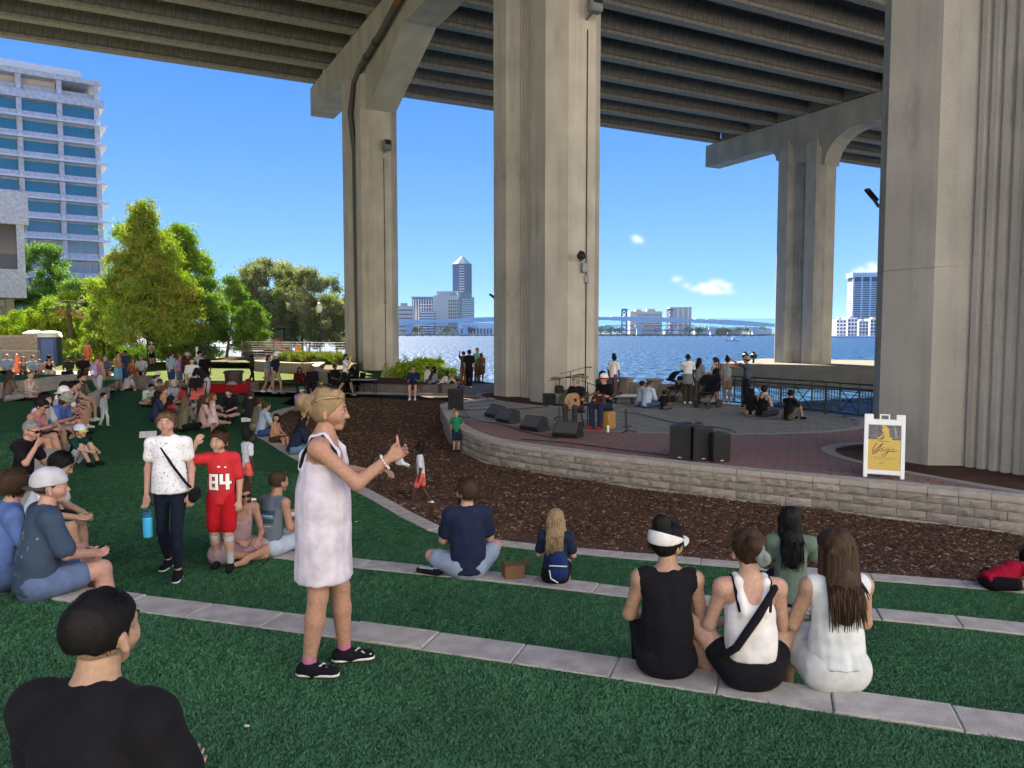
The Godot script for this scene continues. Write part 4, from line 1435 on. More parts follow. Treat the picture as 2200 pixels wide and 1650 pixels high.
func city() -> void:
	office_tower()
	arcade_building()
	var pale := mat("far_white", lin(0.78, 0.77, 0.75), 0.8)
	var beige := mat("far_beige", lin(0.66, 0.57, 0.48), 0.85)
	var tan_m := mat("far_tan", lin(0.52, 0.44, 0.37), 0.85)
	var glass := mat("far_blue_glass", lin(0.03, 0.08, 0.17), 0.3)
	var glass2 := mat("far_teal_glass", lin(0.1, 0.18, 0.22), 0.3)
	var dark := mat("far_window", lin(0.06, 0.08, 0.11), 0.4)
	# land along the far bank
	var bank := MB.new()
	bank.box(Vector3(0, WATER + 0.6, -2100), Vector3(5200, 3.0, 1500))
	ground("far_bank", bank, mat("far_land", lin(0.07, 0.08, 0.06), 0.95))
	var d := 1700.0
	var m := d / 1650.0
	# pointed blue glass tower
	var t := thing("glass_tower", "tall blue glass skyscraper with a pointed pyramid top", "skyscraper", far(994, d))
	var s := 21.0 * m
	var shape := MB.new()
	var oct := PackedVector3Array()
	for i in 8:
		var g := TAU * (i + 0.5) / 8.0
		oct.append(Vector3(cos(g), 0, -sin(g)) * s * 1.04)
	shape.prism(oct, Vector3.UP * 150.0 * m)
	put("shaft", shape, glass, t)
	shape = MB.new()
	for i in 8:
		var a := oct[i] + Vector3.UP * 150.0 * m
		var b := oct[(i + 1) % 8] + Vector3.UP * 150.0 * m
		shape.tri(a, Vector3.UP * 168.0 * m, b)
	put("pyramid_roof", shape, glass2, t)
	for i in 26:
		var mb := MB.new()
		mb.box(Vector3(0, (12 + 5.3 * i) * m, s * 0.97), Vector3(s * 0.55, 0.9 * m, 0.8))
		put("floor_band", mb, pale, t)
	# its neighbours
	t = thing("white_slab_building", "broad cream office block with a windowed end and rooftop box", "building", far(966, 1620))
	m = 1620.0 / 1650.0
	block(t, "wall", Vector3.ZERO, Vector3(63, 84, 30) * m, 0, beige)
	block(t, "roof_box", Vector3(-4, 84 * m, -2), Vector3(44, 9, 24) * m, 0, beige)
	var ww := MB.new()
	ww.box(Vector3.ZERO, Vector3(2.9 * m, 4.6 * m, 0.4))
	for r in 9:
		for c in 7:
			var o := put("window", ww.mesh() if r + c == 0 else (t.get_child(2) as MeshInstance3D).mesh, dark, t)
			o.position = Vector3((1.0 + 4.5 * c) * m, (16 + 7.0 * r) * m, 15.1 * m)
	var lt := TextMesh.new()
	lt.text = "CSX"
	lt.font_size = 16
	lt.pixel_size = 0.42
	lt.depth = 0.4
	put("roof_letters", lt, mat("far_letters", lin(0.05, 0.06, 0.12), 0.7), t).position = Vector3(8 * m, 86.5 * m, 10.4 * m)
	t = thing("curved_glass_building", "pale banded glass office block with a rounded crown beside the tower", "building", far(1003, 1560))
	m = 1560.0 / 1650.0
	block(t, "wall", Vector3.ZERO, Vector3(32, 80, 26) * m, 0, glass2)
	shape = MB.new()
	shape.lathe(Vector3(0, 0, 0), [[0, -12 * m], [13 * m, -12 * m], [13 * m, 12 * m], [0, 12 * m]], 20, Basis(Vector3.RIGHT, PI / 2))
	put("rounded_crown", shape, glass2, t).position = Vector3(-2 * m, 80 * m, 0)
	for i in 16: block(t, "floor_band", Vector3(3 * m, (6 + 4.6 * i) * m, 13.2 * m), Vector3(24 * m, 1.2 * m, 0.6), 0, pale)
	t = thing("green_glass_building", "square green tinted office block with white mullions", "building", far(910, 1650))
	block(t, "wall", Vector3.ZERO, Vector3(44, 78, 30), 0, glass)
	block(t, "roof_edge", Vector3(0, 78, 0), Vector3(46, 3, 32), 0, glass2)
	for i in 8: block(t, "mullion", Vector3(-19 + 5.4 * i, 0, 15.2), Vector3(1.2, 76, 0.6), 0, pale)
	for i in 9: block(t, "floor_band", Vector3(8, 8 + 7.0 * i, 15.7), Vector3(28, 1.2, 0.6), 0, pale)
	t = thing("banded_building", "low office block with white and blue bands in front of the cream block", "building", far(920, 1500))
	block(t, "wall", Vector3.ZERO, Vector3(28, 46, 20), 0, glass)
	for i in 9: block(t, "floor_band", Vector3(0, 4 + 4.8 * i, 10.2), Vector3(28, 2.0, 0.6), 0, pale)
	t = thing("tan_building", "low tan building at the pier's edge on the far bank", "building", far(874, 1600))
	block(t, "wall", Vector3.ZERO, Vector3(30, 60, 20), 0, beige)
	block(t, "roof_box", Vector3(-4, 60, 0), Vector3(14, 6, 14), 0, tan_m)
	for i in 6: block(t, "floor_band", Vector3(0, 8 + 8.4 * i, 10.2), Vector3(28, 2.4, 0.6), 0, dark)
	t = thing("waterfront_hall", "long low white hall on the far bank beside the bridge", "building", far(1025, 1330))
	block(t, "wall", Vector3.ZERO, Vector3(64, 22, 20), 0, pale)
	for i in 10: block(t, "window", Vector3(-26 + 5.6 * i, 3, 10.1), Vector3(3, 9, 0.4), 0, dark)
	# the group beyond the middle of the river
	t = thing("hotel_building", "long beige hotel blocks behind the far road bridge", "building", far(1418, 1500))
	block(t, "wing", Vector3(-30, 0, 0), Vector3(62, 46, 24), 0, beige)
	block(t, "tower", Vector3(36, 0, 0), Vector3(42, 54, 26), 0, tan_m)
	block(t, "roof_box", Vector3(-20, 46, 0), Vector3(16, 5, 16), 0, beige)
	block(t, "roof_box", Vector3(-44, 46, 0), Vector3(12, 4, 14), 0, beige)
	for i in 7: block(t, "floor_band", Vector3(-24, 6 + 5.4 * i, 12.2), Vector3(48, 1.6, 0.6), 0, glass2)
	for i in 4: block(t, "pilaster", Vector3(21 + 10 * i, 0, 13.2), Vector3(2.5, 52, 0.8), 0, pale)
	# right hand towers
	m = 900.0 / 1650.0
	t = thing("banded_tower", "white high rise with rows of arched balconies and a wide top", "skyscraper", far(1850, 900), -0.15)
	block(t, "wall", Vector3.ZERO, Vector3(52, 133, 40) * m, 0, dark)
	block(t, "crown", Vector3(0, 126 * m, 0), Vector3(58, 9, 46) * m, 0, pale)
	for i in 24: block(t, "floor_band", Vector3(0, (8 + 4.6 * i) * m, 0.4), Vector3(54 * m, 2.0 * m, 42 * m), 0, pale)
	for i in 4: block(t, "pier", Vector3((-25.5 + 17 * i) * m, 0, 20.8 * m), Vector3(3 * m, 128 * m, 1), 0, pale)
	t = thing("teal_tower", "slim teal glass high rise beside the banded white one", "skyscraper", far(1899, 940), -0.1)
	block(t, "wall", Vector3.ZERO, Vector3(20, 68, 20), 0, glass2)
	for i in 12: block(t, "floor_band", Vector3(0, 6 + 5 * i, 10.2), Vector3(20, 1.2, 0.5), 0, pale)
	for i in 5:
		t = thing("apartment_block", ["grey and white riverside apartment block with dark balconies", "white riverside apartment block with a blue glazed middle", "pale riverside apartment block with many small windows", "white riverside apartment block with dark vertical bays", "tall pale riverside apartment block beside the near pier"][i], "building", far(1798 + 24 * i, 700 + 12 * i), 0.1)
		var w: float = 9.4
		var h: float = [17.0, 18.5, 16.0, 18.0, 19.0][i]
		block(t, "wall", Vector3.ZERO, Vector3(w, h, 12), 0, pale)
		for r in 5:
			for c in 3: block(t, "window", Vector3(-w / 2 + w * (c + 0.5) / 3, 1.2 + h / 5.4 * r, 6.05), Vector3(w / 4.6, h / 9.0, 0.3), 0, dark if (r + c + i) % 3 else glass)
		block(t, "roof_box", Vector3(1, h, 0), Vector3(3, 1.6, 4), 0, tan_m)
	var q := MB.new()
	q.box(far(1880, 680, WATER + 0.8), Vector3(150, 2.4, 16))
	ground("far_quay", q, pale)
	river_bridges(pale)
	# trees and low roofs along the bank
	var gm := [Color(0.03, 0.045, 0.02), Color(0.045, 0.06, 0.025)]
	for i in 16:
		var x: float = [1010, 1290, 1310, 1480, 1500, 1525, 1560, 1585, 1605, 1630, 960, 895, 1330, 1400, 1545, 1640][i]
		var f := MB.new()
		var r := RandomNumberGenerator.new()
		r.seed = 300 + i
		var tt := thing("far_tree", "small dark tree on the far bank of the river", "tree", far(x, 1320 + 8 * i, WATER + 2), 0.0, "trees on the far bank")
		f.tube([Vector3.ZERO, Vector3(0, 6, 0)], [0.7, 0.4], 5)
		put("trunk", f, mats.bark, tt)
		var places := []
		var cols := []
		for k in 150:
			var o := Vector3(r.randfn() * 5, 8 + r.randfn() * 2.6, r.randfn() * 4)
			places.append(Transform3D(Basis.from_euler(Vector3(r.randf() * 3, r.randf() * 6, 0)) * Basis.from_scale(Vector3.ONE * 8.0), o))
			cols.append(gm[k % 2] * r.randf_range(0.7, 1.3))
		stuff(scatter("crown", tex["spray1"], leaf_mat("leaves"), places, cols, tt))
	for i in 7:
		var t2 := thing("waterfront_shed", ["low white shed between the trees on the far bank", "low rust red shed on the far bank", "long pale grey shed on the far bank", "low cream shed near the bridge pier on the far bank", "small white shed under the lift bridge", "wide low tan shed on the far bank", "low grey shed beside the far pier"][i], "shed", far([1505, 1545, 1575, 1622, 1440, 1390, 1640][i], 1360 + 9 * i, WATER + 2))
		block(t2, "wall", Vector3.ZERO, Vector3(24, [9, 10, 7, 9, 8, 10, 8][i], 12), 0, [pale, mat("far_rust", lin(0.25, 0.1, 0.06), 0.9), beige, pale, pale, tan_m, pale][i])
		block(t2, "roof", Vector3(0, [9, 10, 7, 9, 8, 10, 8][i], 0), Vector3(26, 1.2, 14), 0, tan_m)
	# a motor boat on the river
	var bt := thing("motor_boat", "small white motor boat out on the river", "boat", Vector3((1575 - 1100.0) / 1650.0 * 420, WATER, -420), 1.4)
	var mb := MB.new()
	var hull := PackedVector3Array([Vector3(-1.1, 0, 3.4), Vector3(1.1, 0, 3.4), Vector3(1.1, 0, -1.5), Vector3(0, 0, -4.2), Vector3(-1.1, 0, -1.5)])
	if signed_area(hull) < 0: hull.reverse()
	mb.prism(hull, Vector3.UP * 1.0)
	put("hull", mb, mat("boat_white", lin(0.7, 0.7, 0.7), 0.4), bt)
	mb = MB.new()
	mb.box(Vector3(0, 1.5, 0.2), Vector3(1.6, 1.0, 2.0), Basis(), 0.2)
	put("cabin", mb, mats.boat_white, bt)
	mb = MB.new()
	mb.box(Vector3(0, 2.4, 0.4), Vector3(1.7, 0.1, 2.2), Basis(), 0.03)
	put("canopy", mb, pale, bt)


func river_bridges(pale: Material) -> void:
	# the long concrete road bridge, rising to the middle
	var rb := thing("far_road_bridge", "long pale concrete road bridge across the far side of the river", "bridge")
	var pts := []
	for i in 41:
		var x := lerpf(700, 1720, i / 40.0)
		var yy := 684.0 + pow(absf(x - 1230.0) / 420.0, 2.0) * 14.0
		var d := 1120.0
		pts.append(Vector3((x - 1100.0) / 1650.0 * d, 2.05 + (715.0 - yy) / 1650.0 * d, -d))
	for i in 40:
		var mb := MB.new()
		bar(mb, pts[i], pts[i + 1], 14.0, 4.2 + 2.6 * absf(sin(PI * (i - 2) / 7.0)))
		put("deck_span", mb, pale, rb)
	for x: float in [800, 880, 1000, 1120, 1240, 1372, 1530, 1620, 1700]:
		var p := Vector3((x - 1100.0) / 1650.0 * 1120.0, WATER - 1, -1120)
		var h := 17.0 if x < 1500 else 13.0
		block(rb, "pier", p, Vector3(7, h, 5), 0, pale)
		block(rb, "pier_head", p + Vector3.UP * (h - 2.5), Vector3(11, 3, 8), 0, pale)
	# railway trestle with steel trusses
	var steel := mat("far_rust_steel", lin(0.05, 0.045, 0.05), 0.8)
	var tr := thing("railway_trestle", "low dark railway trestle with steel truss spans over the river", "bridge")
	var d := 1000.0
	var mb := MB.new()
	mb.box(Vector3((1130 - 1100.0) / 1650.0 * d, WATER + 1.6, -d), Vector3(620, 1.4, 5))
	put("trestle_deck", mb, steel, tr)
	for i in 60:
		block(tr, "pile", Vector3(-290 + 10.2 * i, WATER - 1, -d), Vector3(1.2, 2.6, 4), 0, steel)
	for span in [[880, 988], [1276, 1326]]:
		mb = MB.new()
		var x0: float = (span[0] - 1100.0) / 1650.0 * d
		var x1: float = (span[1] - 1100.0) / 1650.0 * d
		var n := 8 if span[1] - span[0] > 80 else 4
		var y0 := WATER + 2.5
		for i in n:
			var a := lerpf(x0, x1, i / float(n))
			var b := lerpf(x0, x1, (i + 1) / float(n))
			var ya: float = y0 + (10.0 if i > 0 else 0.0)
			var yb: float = y0 + (10.0 if i < n - 1 else 0.0)
			bar(mb, Vector3(a, ya, -d), Vector3(b, yb, -d), 0.7, 0.8)
			if i > 0: bar(mb, Vector3(a, y0, -d), Vector3(a, ya, -d), 0.5, 0.5)
			if i > 0 and i < n - 1: bar(mb, Vector3(a, y0 if i % 2 else ya, -d), Vector3(b, yb if i % 2 else y0, -d), 0.5, 0.5)
		put("truss", mb, steel, tr)
	# blue lift bridge
	var blue := mat("far_blue_steel", lin(0.05, 0.13, 0.28), 0.6)
	var lb := thing("lift_bridge", "blue steel lift bridge with two towers beyond the road bridge", "bridge")
	d = 1300.0
	for x: float in [1340, 1438]:
		var p := Vector3((x - 1100.0) / 1650.0 * d, WATER, -d)
		var mm := MB.new()
		for sx: float in [-4, 4]:
			for sz: float in [-4, 4]: bar(mm, p + Vector3(sx, 0, sz), p + Vector3(sx, 42, sz), 1.0, 1.0)
		for k in 6:
			for sz: float in [-4, 4]:
				bar(mm, p + Vector3(-4, 7 * k, sz), p + Vector3(4, 7 * k + 7, sz), 0.6, 0.6)
				bar(mm, p + Vector3(4, 7 * k, sz), p + Vector3(-4, 7 * k + 7, sz), 0.6, 0.6)
		put("lift_tower", mm, blue, lb)
		block(lb, "tower_cap", p + Vector3.UP * 42, Vector3(10, 3, 10), 0, blue)
	mb = MB.new()
	var xa := (1300 - 1100.0) / 1650.0 * d
	var xb := (1490 - 1100.0) / 1650.0 * d
	bar(mb, Vector3(xa, WATER + 9, -d), Vector3(xb, WATER + 9, -d), 8, 1.6)
	bar(mb, Vector3(xa, WATER + 17, -d), Vector3(xb, WATER + 17, -d), 1, 1)
	for i in 14:
		var a := lerpf(xa, xb, i / 14.0)
		var b := lerpf(xa, xb, (i + 1) / 14.0)
		bar(mb, Vector3(a, WATER + (9 if i % 2 else 17), -d), Vector3(b, WATER + (17 if i % 2 else 9), -d), 0.6, 0.6)
	put("lift_span", mb, blue, lb)


func office_tower() -> void:
	var far_end := Vector3(-86.5, 0, -165)
	var along_face := Vector3(16.2, 0, -11).normalized()
	var turn := atan2(-along_face.z, along_face.x)
	var t := thing("office_tower", "tall pale office tower with blue window bands and ledges on every floor", "office building", far_end - along_face * 30.0, turn)
	var wall := mat("tower_concrete", lin(0.78, 0.74, 0.71), 0.9, "soft", 0.12)
	var ledge := mat("tower_ledge", lin(0.8, 0.77, 0.73), 0.9)
	var glass := mat("tower_glass", lin(0.04, 0.22, 0.36), 0.12)
	var floor_h := 4.0
	var y0 := 1.0
	var floors := 12
	block(t, "core", Vector3(0, 0, -14.2), Vector3(58.6, y0 + floors * floor_h + 3.0, 26), 0, wall)
	for f in floors:
		var y := y0 + f * floor_h
		block(t, "ledge", Vector3(0.35, y + 0.15, -13.4), Vector3(61.2, 0.35, 29.2), 0, ledge)
		block(t, "spandrel", Vector3(0, y + 0.5, -13.8), Vector3(59.6, 1.1, 27.4), 0, wall)
		for b in 9:
			# each window is a pane in a frame set back behind the piers
			var x := -30.0 + 7.05 * b + 0.6
			var w := block(t, "window", Vector3(x - 1.0, y + 1.6, -1.05), Vector3(5.9, 2.25, 0.25), 0, glass)
			for k in 3:
				block(w, "mullion", Vector3(-1.5 + 1.5 * k, 0, 0.14), Vector3(0.06, 2.25, 0.05), 0, mats.grey_metal)
		for b in 4: block(t, "side_window", Vector3(29.2, y + 1.6, -5.0 - 6.2 * b), Vector3(0.4, 2.25, 5.2), 0, glass)
	for b in 10:
		block(t, "pier", Vector3(-34.0 + 7.05 * b + 0.1 if b < 9 else 29.2, 0, -0.35), Vector3(0.95, y0 + floors * floor_h + 5.5, 0.9), 0, wall)
		for f in floors:
			block(t, "corbel", Vector3(-34.0 + 7.05 * b + 0.1 if b < 9 else 29.2, y0 + f * floor_h + 0.5, 0.35), Vector3(0.5, 0.5, 0.5), 0, ledge)
	var top := y0 + floors * floor_h
	block(t, "crown_wall", Vector3(-4, top, -14.5), Vector3(52, 5.5, 24), 0, mat("tower_crown", lin(0.7, 0.58, 0.5), 0.9))
	block(t, "crown_sill", Vector3(0.3, top, -13.6), Vector3(60.6, 1.6, 28.4), 0, wall)
	block(t, "crown_beam", Vector3(0.2, top + 4.6, -13.6), Vector3(60.2, 1.0, 28.2), 0, wall)
	block(t, "roof_edge", Vector3(-2, top + 5.6, -13.6), Vector3(57, 1.3, 28.6), 0, ledge)


func arcade_building() -> void:
	var t := thing("arcade_building", "grey concrete building with an overhanging windowed floor above white arches", "building", Vector3(-52.3, 0, -83.5), 0.62)
	var wall := mat("arcade_concrete", lin(0.8, 0.77, 0.76), 0.9, "soft", 0.3)
	var dark := mat("arcade_glass", lin(0.07, 0.065, 0.07), 0.15)
	block(t, "upper_floor", Vector3(-15.2, 5.8, -12), Vector3(30, 3.0, 24), 0, wall)
	block(t, "parapet", Vector3(-15.0, 13.6, -11.9), Vector3(30.6, 3.4, 24.4), 0, wall)
	block(t, "setback", Vector3(-15.2, 8.8, -12.4), Vector3(29.4, 4.8, 23), 0, dark)
	for i in 9:
		block(t, "fin", Vector3(-0.5 - 3.3 * i, 5.8, -0.35), Vector3(0.7 if i == 0 else 0.3, 11.2, 0.9), 0, wall)
		if i < 8:
			var w := block(t, "window", Vector3(-2.1 - 3.3 * i, 8.8, -0.75), Vector3(2.8, 4.8, 0.3), 0, dark)
			block(w, "sill", Vector3(0, -0.1, 0.3), Vector3(2.9, 0.15, 0.4), 0, wall)
			block(w, "blind", Vector3(0, 0.1, 0.2), Vector3(2.7, 1.6 + 0.7 * (i % 2), 0.05), 0, mat("window_blind", lin(0.16, 0.15, 0.15), 0.8))
	for i in 7:
		block(t, "column", Vector3(-1.6 - 4.4 * i, -0.3, -2.6), Vector3(0.8, 6.1, 0.8), 0, mat("white_column", lin(0.4, 0.39, 0.37), 0.85))
		var a := MB.new()
		for k in 10:
			var g0 := PI * k / 10.0
			var g1 := PI * (k + 1) / 10.0
			bar(a, Vector3(-3.8 - 4.4 * i + cos(g0) * 1.9, 3.9 + sin(g0) * 1.6, -2.6), Vector3(-3.8 - 4.4 * i + cos(g1) * 1.9, 3.9 + sin(g1) * 1.6, -2.6), 0.5, 0.35)
		put("arch", a, mats.white_column, t)
	block(t, "ground_floor", Vector3(-15.4, -0.3, -13), Vector3(28, 6.1, 20), 0, dark)
	var lampp := MB.new()
	lampp.tube([Vector3(-0.3, 17.0, 0.1), Vector3(-0.3, 17.6, 0.3), Vector3(-0.5, 17.75, 0.8)], [0.07], 6)
	put("roof_light", lampp, mats.grey_metal, t)


# ---------------------------------------------------------------- people
# A figure is a skeleton of joints; every layer (body, shirt, trousers, hair ...) is a field of tapered limbs joined smoothly and meshed as surface nets.

func blob(bones: Array, cell: float, cuts := [], grow := 0.0) -> Array:
	# bones: [from, to, radius, radius, blend, squash]; cuts: [normal, offset] keep the side where normal.p < offset
	var lo := Vector3(1e9, 1e9, 1e9)
	var hi := -lo
	for b: Array in bones:
		var rr: float = maxf(b[2], b[3]) + cell * 2.5
		for q: Vector3 in [b[0], b[1]]:
			lo = lo.min(q - Vector3.ONE * rr); hi = hi.max(q + Vector3.ONE * rr)
	var nx := int((hi.x - lo.x) / cell) + 2
	var ny := int((hi.y - lo.y) / cell) + 2
	var nz := int((hi.z - lo.z) / cell) + 2
	var sy := nx
	var sz := nx * ny
	var d := PackedFloat32Array()
	d.resize(sz * nz)
	d.fill(9.0)
	for b: Array in bones:
		var a: Vector3 = b[0]
		var ba: Vector3 = b[1] - a
		var ra: float = b[2] + grow
		var rb: float = b[3] + grow
		var k: float = b[4]
		var sq: Vector3 = b[5] if b.size() > 5 else Vector3.ONE
		var squash := b.size() > 5
		var pad := maxf(ra, rb) + k * 0.5 + cell * 2.2
		var l2 := maxf(ba.length_squared(), 1e-8)
		var b0: Vector3 = ((a.min(b[1]) - Vector3.ONE * pad - lo) / cell)
		var b1: Vector3 = ((a.max(b[1]) + Vector3.ONE * pad - lo) / cell)
		var x0 := maxi(0, int(b0.x))
		var x1 := mini(nx - 1, int(b1.x) + 1)
		var y0 := maxi(0, int(b0.y))
		var y1 := mini(ny - 1, int(b1.y) + 1)
		var z0 := maxi(0, int(b0.z))
		var z1 := mini(nz - 1, int(b1.z) + 1)
		for z in range(z0, z1 + 1):
			for y in range(y0, y1 + 1):
				var at := z * sz + y * sy
				var p := Vector3(lo.x + x0 * cell, lo.y + y * cell, lo.z + z * cell) - a
				for x in range(x0, x1 + 1):
					var t := clampf(p.dot(ba) / l2, 0.0, 1.0)
					var o := p - ba * t
					if squash: o *= sq
					var e := o.length() - (ra + (rb - ra) * t)
					var f := d[at + x]
					var g := k - absf(e - f)
					d[at + x] = minf(e, f) - (g * g * 0.25 / k if g > 0.0 else 0.0)
					p.x += cell
	for c: Array in cuts:
		var n: Vector3 = c[0]
		var off: float = c[1]
		var at := 0
		for z in nz:
			for y in ny:
				var e := n.x * lo.x + n.y * (lo.y + y * cell) + n.z * (lo.z + z * cell) - off
				for x in nx:
					if e > d[at]: d[at] = e
					e += n.x * cell
					at += 1
	var verts := PackedVector3Array()
	var norms := PackedVector3Array()
	var idx := PackedInt32Array()
	var ids := PackedInt32Array()
	ids.resize(sz * nz)
	ids.fill(-1)
	var lim := cell * 2.6
	for z in nz - 1:
		for y in ny - 1:
			var at := z * sz + y * sy
			for x in nx - 1:
				var i := at + x
				var q0 := d[i]
				if q0 > lim or q0 < -lim: continue
				var q1 := d[i + 1]
				var q2 := d[i + sy]
				var q3 := d[i + sy + 1]
				var q4 := d[i + sz]
				var q5 := d[i + sz + 1]
				var q6 := d[i + sz + sy]
				var q7 := d[i + sz + sy + 1]
				var m := int(q0 < 0.0) + int(q1 < 0.0) + int(q2 < 0.0) + int(q3 < 0.0) + int(q4 < 0.0) + int(q5 < 0.0) + int(q6 < 0.0) + int(q7 < 0.0)
				if m == 0 or m == 8: continue
				var s := Vector3.ZERO
				var n := 0
				if (q0 < 0.0) != (q1 < 0.0): s += Vector3(q0 / (q0 - q1), 0, 0); n += 1
				if (q2 < 0.0) != (q3 < 0.0): s += Vector3(q2 / (q2 - q3), 1, 0); n += 1
				if (q4 < 0.0) != (q5 < 0.0): s += Vector3(q4 / (q4 - q5), 0, 1); n += 1
				if (q6 < 0.0) != (q7 < 0.0): s += Vector3(q6 / (q6 - q7), 1, 1); n += 1
				if (q0 < 0.0) != (q2 < 0.0): s += Vector3(0, q0 / (q0 - q2), 0); n += 1
				if (q1 < 0.0) != (q3 < 0.0): s += Vector3(1, q1 / (q1 - q3), 0); n += 1
				if (q4 < 0.0) != (q6 < 0.0): s += Vector3(0, q4 / (q4 - q6), 1); n += 1
				if (q5 < 0.0) != (q7 < 0.0): s += Vector3(1, q5 / (q5 - q7), 1); n += 1
				if (q0 < 0.0) != (q4 < 0.0): s += Vector3(0, 0, q0 / (q0 - q4)); n += 1
				if (q1 < 0.0) != (q5 < 0.0): s += Vector3(1, 0, q1 / (q1 - q5)); n += 1
				if (q2 < 0.0) != (q6 < 0.0): s += Vector3(0, 1, q2 / (q2 - q6)); n += 1
				if (q3 < 0.0) != (q7 < 0.0): s += Vector3(1, 1, q3 / (q3 - q7)); n += 1
				ids[i] = verts.size()
				verts.append(lo + (Vector3(x, y, z) + s / n) * cell)
				norms.append(Vector3(q1 + q3 + q5 + q7 - q0 - q2 - q4 - q6, q2 + q3 + q6 + q7 - q0 - q1 - q4 - q5, q4 + q5 + q6 + q7 - q0 - q1 - q2 - q3).normalized())
				# faces round the three edges that leave this corner
				var neg := q0 < 0.0
				if y > 0 and z > 0 and neg != (q1 < 0.0):
					face(idx, ids, i, i - sy, i - sy - sz, i - sz, neg)
				if x > 0 and z > 0 and neg != (q2 < 0.0):
					face(idx, ids, i, i - sz, i - sz - 1, i - 1, neg)
				if x > 0 and y > 0 and neg != (q4 < 0.0):
					face(idx, ids, i, i - 1, i - 1 - sy, i - sy, neg)
	return [verts, norms, idx]


func face(idx: PackedInt32Array, ids: PackedInt32Array, a: int, b: int, c: int, e: int, neg: bool) -> void:
	var i := ids[a]
	var j := ids[b]
	var k := ids[c]
	var l := ids[e]
	if i < 0 or j < 0 or k < 0 or l < 0: return
	if neg:
		idx.append(i); idx.append(k); idx.append(j); idx.append(i); idx.append(l); idx.append(k)
	else:
		idx.append(i); idx.append(j); idx.append(k); idx.append(i); idx.append(k); idx.append(l)


func blob_mesh(parts: Array, ripple := 0.0, rs := 0) -> ArrayMesh:
	# joins blobs into one mesh; ripple adds soft creases to cloth
	var v := PackedVector3Array()
	var n := PackedVector3Array()
	var ix := PackedInt32Array()
	for p in parts:
		var o := v.size()
		v.append_array(p[0]); n.append_array(p[1])
		for i: int in p[2]: ix.append(i + o)
	var m := ArrayMesh.new()
	if v.is_empty(): return m
	if ripple > 0.0:
		var f := FastNoiseLite.new()
		f.seed = rs
		f.frequency = 7.0
		f.fractal_octaves = 2
		for i in v.size():
			v[i] += n[i] * ripple * (0.35 + f.get_noise_3d(v[i].x * 1.7, v[i].y * 0.4, v[i].z * 1.7))
		# the creases turn the normals too
		var acc := PackedVector3Array()
		acc.resize(v.size())
		for i in range(0, ix.size(), 3):
			var a := ix[i]
			var b := ix[i + 1]
			var c := ix[i + 2]
			var w := (v[c] - v[a]).cross(v[b] - v[a])
			acc[a] += w; acc[b] += w; acc[c] += w
		for i in v.size():
			var w := acc[i]
			if w.dot(n[i]) < 0.0: w = -w
			if w.length_squared() > 1e-16: n[i] = w.normalized()
	var uv := PackedVector2Array()
	for q in v: uv.append(Vector2(q.x, q.y))
	var ar := []
	ar.resize(Mesh.ARRAY_MAX)
	ar[Mesh.ARRAY_VERTEX] = v; ar[Mesh.ARRAY_NORMAL] = n; ar[Mesh.ARRAY_TEX_UV] = uv; ar[Mesh.ARRAY_INDEX] = ix
	m.add_surface_from_arrays(Mesh.PRIMITIVE_TRIANGLES, ar)
	return m


